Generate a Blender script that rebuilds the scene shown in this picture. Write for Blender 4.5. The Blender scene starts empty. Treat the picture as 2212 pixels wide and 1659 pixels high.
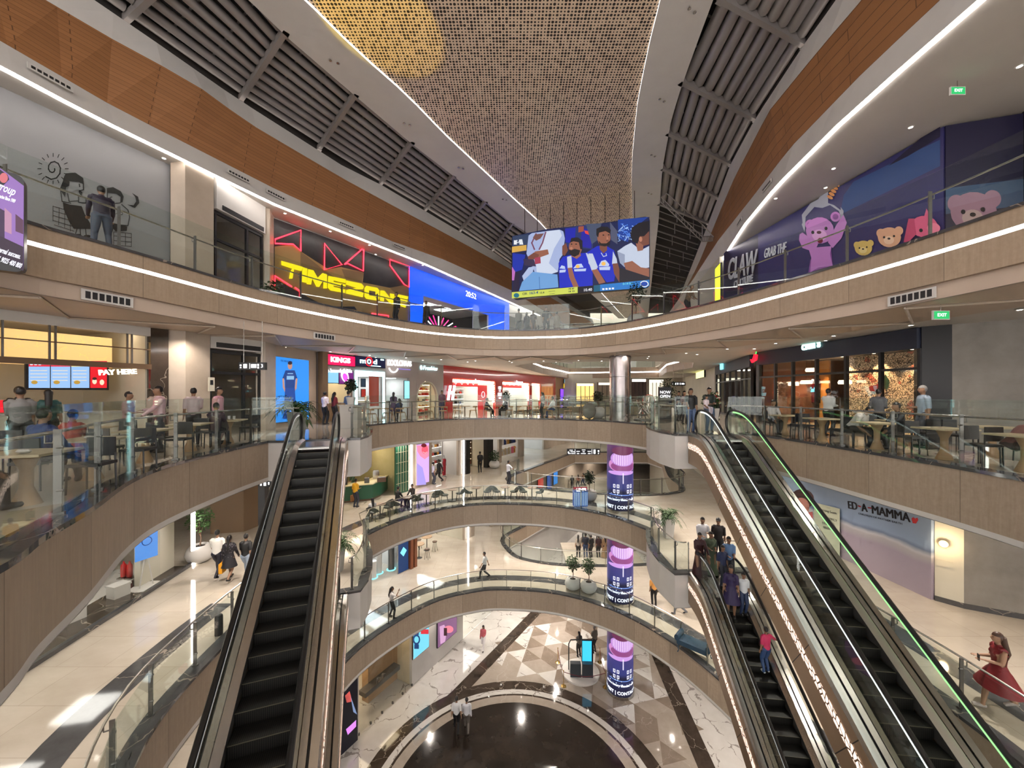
import bpy, bmesh, math, random
from mathutils import Vector, Matrix
from mathutils.geometry import tessellate_polygon
random.seed(7)
S = bpy.context.scene
C = S.collection
SCR = bpy.data.scenes.new('scratch')                       # scratch scene for measuring and meshing, removed at the end
PI = math.pi
# ---------------------------------------------------------------- camera, world, exposure
W, H, F, CX, HY = 2212, 1659, 830.0, 1106.0, 848.0      # HY = the horizon's pixel row
EYE = 17.35
cam = bpy.data.objects.new('camera', bpy.data.cameras.new('camera')); C.objects.link(cam)
cam.location = (0, 0, EYE); cam.rotation_euler = (PI/2, 0, 0)
cam.data.sensor_width = 36.0; cam.data.lens = F/W*36.0
cam.data.shift_y = (HY-H/2)/W
cam.data.clip_end = 300; cam.data.clip_start = .05
S.camera = cam
wd = bpy.data.worlds.new('world'); S.world = wd; wd.use_nodes = True
wd.node_tree.nodes['Background'].inputs[0].default_value = (.95, .9, .88, 1)
wd.node_tree.nodes['Background'].inputs[1].default_value = 1.7
S.view_settings.view_transform = 'Standard'; S.view_settings.look = 'None'
S.view_settings.exposure = .95; S.view_settings.gamma = 1.0; S.view_settings.use_curve_mapping = False
S.cycles.transparent_max_bounces = 40; S.cycles.max_bounces = 5; S.cycles.diffuse_bounces = 2
S.cycles.glossy_bounces = 3; S.cycles.use_denoising = True; S.cycles.use_adaptive_sampling = True; S.cycles.adaptive_threshold = .12; S.cycles.adaptive_min_samples = 14; S.cycles.sample_clamp_indirect = 4
S.cycles.caustics_reflective = False; S.cycles.caustics_refractive = False
L0, L1, L2, L3, L4 = 0.0, 5.25, 10.5, 15.75, 21.0
ZC = 25.7                                                # soffit over the top walkway

def at(px, py, z):                                       # point at height z seen at a pixel
    Y = (z-EYE)*F/(HY-py); return Vector(((px-CX)*Y/F, Y, z))
def atY(px, py, Y): return Vector(((px-CX)*Y/F, Y, EYE+(HY-py)*Y/F))

# ---------------------------------------------------------------- materials
MATS = {}
def mat(name, col=(.8,.8,.8), rough=.5, metal=0, emit=None, es=1.0, spec=.5, alpha=None, coat=0):
    if name in MATS: return MATS[name]
    m = bpy.data.materials.new(name); m.use_nodes = True
    b = m.node_tree.nodes['Principled BSDF']
    b.inputs['Base Color'].default_value = (*col, 1); b.inputs['Roughness'].default_value = rough
    b.inputs['Metallic'].default_value = metal; b.inputs['Specular IOR Level'].default_value = spec
    if coat: b.inputs['Coat Weight'].default_value = coat
    if emit is not None:
        b.inputs['Emission Color'].default_value = (*emit, 1); b.inputs['Emission Strength'].default_value = es
    MATS[name] = m; return m
class N:                                                 # tiny node helper
    def __init__(s, name):
        s.m = mat(name); s.t = s.m.node_tree; s.b = s.t.nodes['Principled BSDF']
    def n(s, typ, **k):
        x = s.t.nodes.new(typ)
        ins = k.pop('ins', {})
        for a, v in k.items(): setattr(x, a, v)
        for a, v in ins.items(): s.set(x, a, v)
        return x
    def set(s, node, inp, v):
        if isinstance(v, bpy.types.NodeSocket): s.t.links.new(v, node.inputs[inp])
        elif isinstance(v, tuple) and len(v) == 3 and node.inputs[inp].type == 'RGBA': node.inputs[inp].default_value = (*v, 1)
        else: node.inputs[inp].default_value = v
    def math(s, op, a, b=0.0, c=0.0):
        x = s.n('ShaderNodeMath', operation=op); s.set(x, 0, a); s.set(x, 1, b); s.set(x, 2, c); return x.outputs[0]
    def mix(s, f, a, b):
        x = s.n('ShaderNodeMix', data_type='RGBA'); s.set(x, 0, f)
        for i, v in ((6, a), (7, b)):
            if isinstance(v, bpy.types.NodeSocket): s.t.links.new(v, x.inputs[i])
            else: x.inputs[i].default_value = (*v, 1)
        return x.outputs[2]
    def coord(s, which='Object'): return s.n('ShaderNodeTexCoord').outputs[which]
    def uv(s): return s.n('ShaderNodeTexCoord').outputs['UV']
    def sep(s, v):
        x = s.n('ShaderNodeSeparateXYZ'); s.t.links.new(v, x.inputs[0]); return x.outputs
    def comb(s, x, y, z=0.0):
        c = s.n('ShaderNodeCombineXYZ'); s.set(c, 0, x); s.set(c, 1, y); s.set(c, 2, z); return c.outputs[0]
    def noise(s, v, scale, detail=3, rough=.5, out=0):
        x = s.n('ShaderNodeTexNoise', ins={'Scale': scale, 'Detail': detail, 'Roughness': rough})
        if v is not None: s.t.links.new(v, x.inputs['Vector'])
        return x.outputs[out]
    def map(s, v, scale=(1,1,1), rot=(0,0,0), loc=(0,0,0)):
        x = s.n('ShaderNodeMapping'); s.t.links.new(v, x.inputs[0])
        x.inputs['Scale'].default_value = scale; x.inputs['Rotation'].default_value = rot; x.inputs['Location'].default_value = loc
        return x.outputs[0]
    def ramp(s, f, stops):
        x = s.n('ShaderNodeValToRGB'); s.t.links.new(f, x.inputs[0]); e = x.color_ramp.elements
        while len(e) < len(stops): e.new(.5)
        for i, (p, c) in enumerate(stops): e[i].position = p; e[i].color = (*c, 1)
        return x.outputs[0]
    def bump(s, h, strength=.2, dist=.02):
        x = s.n('ShaderNodeBump', ins={'Strength': strength, 'Distance': dist}); s.t.links.new(h, x.inputs['Height'])
        s.t.links.new(x.outputs[0], s.b.inputs['Normal'])
    def col(s, v): s.t.links.new(v, s.b.inputs['Base Color'])
    def rough(s, v): s.set(s.b, 'Roughness', v)

def panel_stone(name, c1, c2, w=2.1, rough=.46, dark=.55):       # stone/wood-grain cladding panels, UV in metres
    q = N(name); u = q.uv(); x, y, z = q.sep(u)
    idx = q.math('FLOOR', q.math('DIVIDE', x, w))
    rnd = q.n('ShaderNodeTexWhiteNoise', noise_dimensions='1D'); q.set(rnd, 'W', idx)
    gr = q.noise(q.map(u, (7, .5, 1)), 2.2, 6, .65)
    sp = q.noise(u, 9, 5, .7)
    f = q.math('ADD', q.math('MULTIPLY', gr, .55), q.math('MULTIPLY', sp, .45))
    base = q.mix(q.math('MULTIPLY', q.math('SUBTRACT', f, .25), 2.0), c1, c2)
    base = q.mix(q.math('MULTIPLY', rnd.outputs[0], .35), base, tuple(a*.75 for a in c1))
    fr = q.math('FRACT', q.math('DIVIDE', x, w))
    j = q.math('LESS_THAN', fr, .008)
    q.col(q.mix(q.math('MULTIPLY', j, dark), base, (.05,.04,.03)))
    q.rough(q.math('ADD', rough-.12, q.math('MULTIPLY', sp, .28)))
    q.b.inputs['Specular IOR Level'].default_value = .5
    q.bump(sp, .15, .004)
    return q.m
M_FASC = panel_stone('beige_fascia_panels', (.30,.225,.16), (.50,.40,.30))
M_FASC4 = panel_stone('tan_fascia_panels', (.33,.24,.16), (.52,.40,.285))
def wood_panels():
    q = N('timber_cladding'); u = q.uv()
    br = q.n('ShaderNodeTexBrick', offset=.37, ins={'Scale': 1.0, 'Mortar Size': .012, 'Brick Width': 3.1, 'Row Height': .33})
    q.t.links.new(u, br.inputs['Vector'])
    br.inputs['Color1'].default_value = (.38,.17,.065,1); br.inputs['Color2'].default_value = (.30,.13,.05,1); br.inputs['Mortar'].default_value = (.07,.03,.015,1)
    g = q.noise(q.map(u, (.6, 9, 1)), 3, 5, .6)
    q.col(q.mix(q.math('MULTIPLY', g, .45), br.outputs[0], (.36,.17,.07))); q.rough(.45)
    return q.m
M_WOOD = wood_panels()
def lt_wood():
    q = N('light_oak'); u = q.coord(); g = q.noise(q.map(u, (1.2, 1.2, 9)), 3, 5, .6)
    q.col(q.mix(g, (.30,.18,.09), (.48,.31,.17))); q.rough(.45); return q.m
M_OAK = lt_wood()
def dk_wood():
    q = N('walnut'); u = q.coord(); g = q.noise(q.map(u, (1.2, 1.2, 9)), 3, 5, .6)
    q.col(q.mix(g, (.09,.05,.03), (.17,.095,.055))); q.rough(.4); return q.m
M_WAL = dk_wood()
def floor_beige(name='polished_beige_floor', c1=(.46,.40,.32), c2=(.60,.54,.46)):
    q = N(name); u = q.coord(); n = q.noise(q.map(u, (.6, 1.1, 1), (0,0,.5)), .8, 6, .6)
    br = q.n('ShaderNodeTexBrick', offset=.5, ins={'Scale': 1.0, 'Mortar Size': .006, 'Brick Width': 1.2, 'Row Height': 1.2})
    q.t.links.new(u, br.inputs['Vector'])
    br.inputs['Color1'].default_value = (1,1,1,1); br.inputs['Color2'].default_value = (.93,.93,.93,1); br.inputs['Mortar'].default_value = (.72,.7,.66,1)
    x = q.n('ShaderNodeMix', data_type='RGBA', blend_type='MULTIPLY'); x.inputs[0].default_value = 1
    q.t.links.new(q.mix(q.math('MULTIPLY', q.math('SUBTRACT', n, .25), 2), c1, c2), x.inputs[6]); q.t.links.new(br.outputs[0], x.inputs[7])
    q.col(x.outputs[2]); q.rough(.07); q.b.inputs['Specular IOR Level'].default_value = .6
    q.bump(q.noise(u, 1.1, 1, .3), .05, .06); return q.m
M_FLOOR = floor_beige()
def marble_white():
    q = N('white_veined_marble'); u = q.coord()
    w = q.noise(u, 1.1, 5, .55, 1)
    vv = q.n('ShaderNodeVectorMath', operation='MULTIPLY_ADD'); q.t.links.new(w, vv.inputs[0]); vv.inputs[1].default_value = (1.3,1.3,0); q.t.links.new(u, vv.inputs[2])
    vo = q.n('ShaderNodeTexVoronoi', feature='DISTANCE_TO_EDGE', ins={'Scale': .62}); q.t.links.new(vv.outputs[0], vo.inputs['Vector'])
    nn = q.noise(u, 1.7, 3, .5)
    v = q.math('MULTIPLY', q.math('LESS_THAN', vo.outputs[0], q.math('MULTIPLY', q.math('MAXIMUM', q.math('SUBTRACT', nn, .42), 0), .11)), .75)
    q.col(q.mix(v, q.mix(nn, (.52,.49,.455), (.68,.66,.63)), (.20,.17,.15))); q.rough(.06); q.b.inputs['Specular IOR Level'].default_value = .6
    q.bump(q.noise(u, 1.1, 1, .3), .05, .06); return q.m
M_MARB = marble_white()
def stone_dark(name, c1, c2, vein=(.5,.42,.34)):
    q = N(name); u = q.coord(); n = q.noise(u, 1.2, 7, .65)
    w = q.noise(u, .8, 4, .55, 1)
    vv = q.n('ShaderNodeVectorMath', operation='MULTIPLY_ADD'); q.t.links.new(w, vv.inputs[0]); vv.inputs[1].default_value = (2,2,0); q.t.links.new(u, vv.inputs[2])
    vo = q.n('ShaderNodeTexVoronoi', feature='DISTANCE_TO_EDGE', ins={'Scale': .5}); q.t.links.new(vv.outputs[0], vo.inputs['Vector'])
    v = q.math('MULTIPLY', q.math('LESS_THAN', vo.outputs[0], .006), .5)
    q.col(q.mix(v, q.mix(q.math('MULTIPLY', q.math('SUBTRACT', n, .3), 2.2), c1, c2), vein)); q.rough(.06)
    q.b.inputs['Specular IOR Level'].default_value = .6
    q.bump(q.noise(u, 1.1, 1, .3), .05, .06); return q.m
M_DARKST = stone_dark('dark_emperador_marble', (.028,.02,.015), (.075,.055,.042))

M_KERB = stone_dark('dark_grey_border_stone', (.05,.05,.052), (.10,.10,.105))
M_TRI_B = stone_dark('brown_inlay_marble', (.21,.165,.13), (.29,.235,.19), (.4,.35,.3))
M_TRI_T = stone_dark('taupe_inlay_marble', (.33,.28,.235), (.43,.375,.32), (.5,.45,.4))
def soft(name, c1, c2, sc=1.5, rough=.6, bump=0):
    q = N(name); u = q.coord(); n = q.noise(u, sc, 5, .6); q.col(q.mix(q.math('MULTIPLY', q.math('SUBTRACT', n, .3), 2.2), c1, c2)); q.rough(rough)
    if bump: q.bump(n, bump, .01)
    return q.m
M_WHITE = soft('off_white_plaster', (.60,.575,.545), (.67,.645,.61), .7, .55)
M_CEIL = soft('ceiling_plaster', (.57,.53,.485), (.63,.59,.545), .5, .6)
M_SOFF = soft('taupe_soffit_board', (.52,.41,.32), (.60,.48,.38), .5, .5)
M_CREAM = soft('cream_wall', (.60,.56,.45), (.68,.64,.53), .5, .5)
M_GREYW = soft('grey_stone_wall', (.20,.18,.155), (.31,.28,.245), 1.2, .45, .1)
M_TANW = soft('tan_marble_cladding', (.42,.345,.27), (.56,.475,.385), .8, .35)
M_BRONZE = soft('bronze_cladding', (.24,.155,.085), (.33,.22,.13), .7, .33); MATS['bronze_cladding'].node_tree.nodes['Principled BSDF'].inputs['Metallic'].default_value = .75
M_STEEL = mat('brushed_steel', (.55,.53,.50), .25, 1.0)
M_DSTEEL = mat('dark_steel', (.16,.155,.15), .38, .8)
M_POST = mat('satin_post_steel', (.20,.19,.18), .32, .85)
M_BLACK = mat('black_rubber', (.008,.008,.008), .35)
M_STEP = mat('black_step_metal', (.012,.011,.010), .42, .3)
M_BLK = mat('black_paint', (.012,.012,.014), .4)
M_NAVY = mat('navy_board', (.018,.025,.05), .5)
M_LOUV = mat('grey_louvre_metal', (.34,.32,.31), .42, .35)
M_VOID = mat('dark_roof_void', (.02,.018,.017), .8)
M_BEAM = mat('grey_steel_beam', (.30,.28,.27), .45, .2)
def perf():
    q = N('perforated_tan_panel'); u = q.coord()
    x, y, z = q.sep(u); g = .115
    cx = q.math('SUBTRACT', q.math('FRACT', q.math('DIVIDE', x, g)), .5); cy = q.math('SUBTRACT', q.math('FRACT', q.math('DIVIDE', y, g)), .5)
    r = q.math('SQRT', q.math('ADD', q.math('MULTIPLY', cx, cx), q.math('MULTIPLY', cy, cy)))
    ix = q.math('FLOOR', q.math('DIVIDE', x, g)); iy = q.math('FLOOR', q.math('DIVIDE', y, g))
    wn = q.n('ShaderNodeTexWhiteNoise', noise_dimensions='3D'); q.t.links.new(q.comb(ix, iy), wn.inputs[0])
    lim = q.math('ADD', .20, q.math('MULTIPLY', wn.outputs[0], .22))
    hole = q.math('LESS_THAN', r, lim)
    q.col(q.mix(hole, (.80,.63,.46), (.035,.026,.02))); q.rough(q.math('ADD', .33, q.math('MULTIPLY', hole, .5)))
    q.b.inputs['Metallic'].default_value = .1; return q.m
M_PERF = perf()
def glassmat(name='pane_glass', tint=(.93,.965,.95), refl=1.0):
    m = bpy.data.materials.new(name); m.use_nodes = True; t = m.node_tree; t.nodes.clear()
    o = t.nodes.new('ShaderNodeOutputMaterial'); mx = t.nodes.new('ShaderNodeMixShader'); tr = t.nodes.new('ShaderNodeBsdfTransparent'); gl = t.nodes.new('ShaderNodeBsdfGlossy')
    lw = t.nodes.new('ShaderNodeLayerWeight'); pw = t.nodes.new('ShaderNodeMath'); pw.operation = 'POWER'; pw.inputs[1].default_value = 5
    mu = t.nodes.new('ShaderNodeMath'); mu.operation = 'MULTIPLY_ADD'; mu.inputs[1].default_value = .9*refl; mu.inputs[2].default_value = .035*refl
    tr.inputs[0].default_value = (*tint, 1); gl.inputs['Roughness'].default_value = .01; gl.inputs['Color'].default_value = (.9,.95,.93,1)
    t.links.new(lw.outputs['Facing'], pw.inputs[0]); t.links.new(pw.outputs[0], mu.inputs[0]); t.links.new(mu.outputs[0], mx.inputs[0]); t.links.new(tr.outputs[0], mx.inputs[1]); t.links.new(gl.outputs[0], mx.inputs[2]); t.links.new(mx.outputs[0], o.inputs[0])
    MATS[name] = m; return m
M_GLASS = glassmat()
M_SHOPGL = glassmat('shop_window_glass', (.97,.98,.975), 1.0)
def em(name, col, s): return mat(name, (.02,.02,.02), .4, emit=col, es=s)
E_LED = em('white_led', (1,.93,.88), 9)
E_WARM = em('warm_led', (1,.80,.55), 7)
E_DOWN = em('downlight_lens', (1,.9,.78), 25)
E_WHITE = em('sign_white', (1,1,1), 1.3)
E_CYANW = em('sign_cool_white', (.55,.95,1), 1.6)
E_RED = em('neon_red', (1,.02,.04), 3)
E_YEL = em('sign_yellow', (1,.80,0), .62)
E_GREEN = em('handrail_green_led', (.33,.85,.28), .75)
E_SHOP = em('shop_ceiling_light', (1,.95,.88), 5)
E_SHOPC = em('shop_ceiling_cool', (.85,.95,1), 5)
E_SHOPW = em('shop_ceiling_warm', (1,.78,.5), 4)

# ---------------------------------------------------------------- geometry helpers
class MB:
    def __init__(s): s.v=[]; s.f=[]; s.m=[]; s.uv=[]; s.mi=0
    def add(s, vs, fs, uvs=None, mi=None):
        o = len(s.v); s.v += [tuple(v) for v in vs]
        for k, f in enumerate(fs):
            s.f.append(tuple(i+o for i in f)); s.m.append(s.mi if mi is None else mi)
            s.uv.append([uvs[i] for i in f] if uvs else None)
        return s
    def box(s, c, d, rz=0, mi=None, M=None):
        x, y, z = d[0]/2, d[1]/2, d[2]/2
        vs = [Vector((i*x, j*y, k*z)) for i in (-1,1) for j in (-1,1) for k in (-1,1)]
        R = Matrix.Rotation(rz, 3, 'Z') if M is None else M
        vs = [R@v+Vector(c) for v in vs]
        return s.add(vs, [(0,1,3,2),(4,6,7,5),(0,4,5,1),(2,3,7,6),(0,2,6,4),(1,5,7,3)], mi=mi)
    def bx(s, x0, x1, y0, y1, z0, z1, mi=None):
        return s.box(((x0+x1)/2,(y0+y1)/2,(z0+z1)/2), (abs(x1-x0),abs(y1-y0),abs(z1-z0)), mi=mi)
    def tube(s, p0, p1, r0, r1=None, n=8, mi=None, cap=True):
        return s.path([p0, p1], [r0, r0 if r1 is None else r1], n, mi, cap)
    def path(s, pts, r, n=8, mi=None, cap=True, flat=1.0, closed=False):
        pts = [Vector(p) for p in pts]; k = len(pts)
        if not hasattr(r, '__len__'): r = [r]*k
        rings = []; up0 = None
        for i, p in enumerate(pts):
            a = pts[i-1] if (i or closed) else p; b = pts[(i+1)%k] if (i < k-1 or closed) else p
            t = (b-a); t = t.normalized() if t.length > 1e-9 else Vector((0,0,1))
            if up0 is None:
                up0 = Vector((0,0,1)) if abs(t.z) < .9 else Vector((1,0,0))
            sd = t.cross(up0)
            if sd.length < 1e-4: sd = t.cross(Vector((0,1,0)))
            sd.normalize(); up = sd.cross(t).normalized(); up0 = up
            rings.append([p + sd*(math.cos(2*PI*j/n)*r[i]) + up*(math.sin(2*PI*j/n)*r[i]*flat) for j in range(n)])
        vs = [v for rg in rings for v in rg]; fs = []
        for i in range(k if closed else k-1):
            i2 = (i+1)%k
            for j in range(n):
                a, b = i*n+j, i*n+(j+1)%n; c, d = i2*n+(j+1)%n, i2*n+j
                fs.append((a,b,c,d))
        if cap and not closed: fs += [tuple(range(n))[::-1], tuple((k-1)*n+j for j in range(n))]
        return s.add(vs, fs, mi=mi)
    def loft(s, A, B, mi=None, flip=False, off=0):
        n = len(A); us = [off]
        for i in range(1, n): us.append(us[-1]+((Vector(A[i])-Vector(A[i-1])).length+(Vector(B[i])-Vector(B[i-1])).length)/2)
        h = (Vector(B[0])-Vector(A[0])).length
        uv = [(u, 0) for u in us]+[(u, h) for u in us]
        fs = [(i, i+1, n+i+1, n+i) for i in range(n-1)]
        if flip: fs = [f[::-1] for f in fs]
        return s.add(list(A)+list(B), fs, uv, mi)
    def poly(s, loops, z, mi=None, flip=False):
        L = [[Vector((p[0], p[1], z)) for p in lp] for lp in loops]
        tris = tessellate_polygon(L); vs = [v for lp in L for v in lp]
        fs = []
        for t in tris:
            a, b, c = (vs[i] for i in t); cr = (b-a).cross(c-a).z
            if abs(cr) < 1e-9: continue
            t = tuple(t)
            if (cr < 0) != flip: t = t[::-1]
            fs.append(t)
        return s.add(vs, fs, mi=mi)
    def prism(s, pts, z0, z1, mi=None):
        n = len(pts)
        s.poly([pts], z1, mi); s.poly([pts], z0, mi, True)
        vs = [(p[0],p[1],z0) for p in pts]+[(p[0],p[1],z1) for p in pts]
        return s.add(vs, [(i,(i+1)%n,n+(i+1)%n,n+i) for i in range(n)], mi=mi)
    def slabxz(s, pts, y0, y1, mi=None):                 # prism of an outline in the xz plane, from y0 (front) to y1
        n = len(pts); L = [Vector((p[0], p[1], 0)) for p in pts]
        tris = tessellate_polygon([L])
        for y, fl in ((y0, True), (y1, False)):
            fs = []
            for t in tris:
                a, b, c = (L[i] for i in t); cr = (b-a).cross(c-a).z
                t = tuple(t)
                if (cr > 0) != fl: t = t[::-1]
                fs.append(t)
            s.add([(p[0], y, p[1]) for p in pts], fs, mi=mi)
        vs = [(p[0],y0,p[1]) for p in pts]+[(p[0],y1,p[1]) for p in pts]
        return s.add(vs, [(i,(i+1)%n,n+(i+1)%n,n+i) for i in range(n)], mi=mi)
    def lathe(s, prof, n=16, c=(0,0,0), mi=None, M=None):
        vs = []; fs = []; c = Vector(c)
        for r, z in prof:
            for j in range(n):
                v = Vector((r*math.cos(2*PI*j/n), r*math.sin(2*PI*j/n), z)); v = (M@v if M else v)+c; vs.append(v)
        for i in range(len(prof)-1):
            for j in range(n): fs.append((i*n+j, i*n+(j+1)%n, (i+1)*n+(j+1)%n, (i+1)*n+j))
        if prof[0][0] > 1e-4: fs.append(tuple(range(n))[::-1])
        if prof[-1][0] > 1e-4: fs.append(tuple((len(prof)-1)*n+j for j in range(n)))
        return s.add(vs, fs, mi=mi)
    def ball(s, c, r, n=10, mi=None, M=None):
        if not hasattr(r, '__len__'): r = (r,r,r)
        k = max(4, n//2); vs = []; fs = []; c = Vector(c)
        for i in range(k+1):
            a = PI*i/k
            for j in range(n):
                v = Vector((r[0]*math.sin(a)*math.cos(2*PI*j/n), r[1]*math.sin(a)*math.sin(2*PI*j/n), -r[2]*math.cos(a)))
                vs.append((M@v if M else v)+c)
        for i in range(k):
            for j in range(n): fs.append((i*n+j, i*n+(j+1)%n, (i+1)*n+(j+1)%n, (i+1)*n+j))
        return s.add(vs, fs, mi=mi)
    def build(s, name, mats, parent=None, smooth=False, world=False, merge=False):
        if not isinstance(mats, (list, tuple)): mats = [mats]
        me = bpy.data.meshes.new(name)
        vs = s.v
        if world and parent is not None:
            inv = parent_inv(parent); vs = [tuple(inv@Vector(v)) for v in vs]
        me.from_pydata(vs, [], s.f)
        for m in mats: me.materials.append(m)
        me.polygons.foreach_set('material_index', [min(i, len(mats)-1) for i in s.m])
        if any(u is not None for u in s.uv):
            ul = me.uv_layers.new(name='UVMap'); k = 0; data = []
            for f, u in zip(s.f, s.uv):
                for j in range(len(f)): data += list(u[j]) if u else [s.v[f[j]][0], s.v[f[j]][2]]
            ul.data.foreach_set('uv', data)
        if smooth:
            me.polygons.foreach_set('use_smooth', [True]*len(me.polygons))
            try: me.set_sharp_from_angle(angle=math.radians(40))
            except Exception: pass
        me.update()
        o = bpy.data.objects.new(name, me); C.objects.link(o)
        if parent is not None: o.parent = parent
        return o
def parent_inv(p):
    M = Matrix.Identity(4); q = p
    while q is not None:
        M = (Matrix.Translation(q.location)@q.rotation_euler.to_matrix().to_4x4()) @ M; q = q.parent
    return M.inverted()
def thing(name, label, cat, loc=(0,0,0), rz=0, group=None):
    o = bpy.data.objects.new(name, None); C.objects.link(o); o.location = loc; o.rotation_euler = (0,0,rz)
    o['label'] = label; o['category'] = cat; o.empty_display_size = .2
    if group: o['group'] = group
    return o
def tag(o, label, cat, group=None):
    o['label'] = label; o['category'] = cat
    if group: o['group'] = group
    return o
def struct(o): o['kind'] = 'structure'; return o
KIDS = {}
def kids(o):
    return [c for c in C.objects if c.parent is o]
def dup(root, loc=None, rz=None, label=None, group=None, cache={}):
    if root.name not in cache:
        ks = kids(root); cache[root.name] = [(k, kids(k)) for k in ks]
    r = root.copy(); C.objects.link(r)
    if loc is not None: r.location = loc
    if rz is not None: r.rotation_euler = (0,0,rz)
    if label: r['label'] = label
    if group: r['group'] = group
    for ch, gs in cache[root.name]:
        c = ch.copy(); C.objects.link(c); c.parent = r
        for g in gs:
            d = g.copy(); C.objects.link(d); d.parent = c
    return r
def spline(pts, k=6):
    out = []; n = len(pts)
    P = [Vector((p[0],p[1])) for p in pts]
    for i in range(n-1):
        p0 = P[max(i-1,0)]; p1 = P[i]; p2 = P[i+1]; p3 = P[min(i+2,n-1)]
        for j in range(k):
            t = j/k
            q = .5*((2*p1)+(p2-p0)*t+(2*p0-5*p1+4*p2-p3)*t*t+(3*p1-p0-3*p2+p3)*t**3)
            out.append((q.x, q.y))
    out.append(tuple(P[-1])); return out
def P3(lst, z): return [Vector((p[0], p[1], z)) for p in lst]
def offset(pts, d, closed=False):                        # positive = to the left of travel
    out = []; n = len(pts)
    for i in range(n):
        a = pts[i-1] if (i or closed) else pts[i]; b = pts[(i+1)%n] if (i < n-1 or closed) else pts[i]
        t = Vector((b[0]-a[0], b[1]-a[1])); t = t.normalized() if t.length else Vector((1,0))
        out.append((pts[i][0]-t.y*d, pts[i][1]+t.x*d))
    return out
def resample(pts, step):
    out = [tuple(pts[0])]; acc = 0
    for i in range(1, len(pts)):
        a = Vector(pts[i-1]); b = Vector(pts[i]); L = (b-a).length
        if L == 0: continue
        d = step-acc
        while d <= L: out.append(tuple(a.lerp(b, d/L))); d += step
        acc = (acc+L) % step
    return out
class Plane:                                             # a vertical wall plane through two plan points, left to right as seen
    def __init__(s, p0, p1, z0=0):
        s.p0 = Vector(p0); s.p1 = Vector(p1); s.d = (s.p1-s.p0).normalized(); s.z0 = z0
        s.rz = math.atan2(s.d.y, s.d.x); s.n = Vector((-s.d.y, s.d.x)); s.L = (s.p1-s.p0).length
    def u(s, px):                                        # distance along the wall of the ray through pixel column px
        k = (px-CX)/F                                    # X = k*Y
        return (k*s.p0.y-s.p0.x)/(s.d.x-k*s.d.y)
    def pt(s, px, py):
        u = s.u(px); Y = s.p0.y+s.d.y*u
        return (u, EYE+(HY-py)*Y/F-s.z0)
    def world(s, u, off=0): q = s.p0+s.d*u+s.n*off; return (q.x, q.y)
    def poly(s, pts): return [s.pt(*p) for p in pts]
    def root(s, name, label, cat, group=None): return thing(name, label, cat, (s.p0.x, s.p0.y, s.z0), s.rz, group)
def fr(o, pl): o.location = (pl.p0.x, pl.p0.y, pl.z0); o.rotation_euler = (0,0,pl.rz); return o
def text(name, s, size, mt, parent, loc, ext=.02, rot=(PI/2,0,0), sx=1.0, align='CENTER', bold=0.0, w=None, shear=0):
    cu = bpy.data.curves.new(name, 'FONT'); cu.body = s; cu.size = size; cu.extrude = ext; cu.align_x = align; cu.align_y = 'CENTER'
    cu.offset = bold; cu.shear = shear; cu.resolution_u = 3
    tmp = bpy.data.objects.new('t', cu); SCR.collection.objects.link(tmp); SCR.view_layers[0].update()
    me = bpy.data.meshes.new_from_object(tmp.evaluated_get(SCR.view_layers[0].depsgraph)); dx = tmp.dimensions.x; bpy.data.objects.remove(tmp)
    me.materials.clear(); me.materials.append(mt); me.name = name
    o = bpy.data.objects.new(name, me); C.objects.link(o); o.location = loc; o.rotation_euler = rot
    if parent is not None: o.parent = parent
    if w is not None: sx = w/dx if dx else 1
    o.scale = (sx, 1, 1)
    return o
def curtext(name, s, mt, pl, px0, py0, px1, py1, cap, root, off=-.05, ext=.02, bold=0.0, shear=0):
    """text whose baseline runs from pixel (px0,py0) to (px1,py1) on wall plane pl; cap = cap height in metres"""
    a = pl.pt(px0, py0); b = pl.pt(px1, py1); w = math.hypot(b[0]-a[0], b[1]-a[1]); tilt = math.atan2(b[1]-a[1], b[0]-a[0])
    o = text(name, s, cap/.7, mt, root, ((a[0]+b[0])/2, off, (a[1]+b[1])/2+cap*.5), ext, (PI/2, -tilt, 0), w=w, bold=bold, shear=shear)
    return o
# ---------------------------------------------------------------- plan outlines (metres, camera at x=0,y=0)
nearL = spline([(-.3,-.35),(-2.2,.1),(-3.9,2.0),(-4.69,3.52),(-5.17,4.2),(-5.8,5.27),(-6.88,6.9),(-7.5,8.4),(-7.86,10.9),(-7.92,12.5)], 5)
farC = spline([(-7.0,18.4),(-6.4,19.9),(-5.3,21.5),(-3.2,23.1),(-.5,23.6),(2.7,23.05),(5.3,21.4),(6.75,19.2)], 6)
landL = [(-7.3,12.52),(-5.25,13.28),(-5.28,14.0),(-5.5,15.0),(-6.0,16.4),(-6.6,17.6)]
landR = [(6.35,18.1),(6.05,16.8),(6.0,15.6),(6.15,14.5),(8.05,14.62)]
nearR = spline([(9.15,14.7),(9.42,12.8),(9.5,10.5),(9.4,7.06),(8.6,4.2),(6.5,1.4),(3,0),(-.3,-.35)], 5)
V3 = nearL+landL+farC+landR+nearR[:-1]
nL2 = spline([(0,2.7),(-3.2,2.8),(-4.7,3.6),(-5.3,4.5),(-5.9,5.5),(-6.88,6.9),(-7.5,8.4),(-7.86,10.9),(-7.92,12.5)], 5)
nR2 = spline([(9.15,14.7),(9.42,12.8),(9.5,10.5),(9.4,7.06),(8.6,4.4),(7.3,3.0),(4,2.7),(0,2.7)], 5)
V2 = nL2+landL+farC+landR+nR2[:-1]
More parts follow.
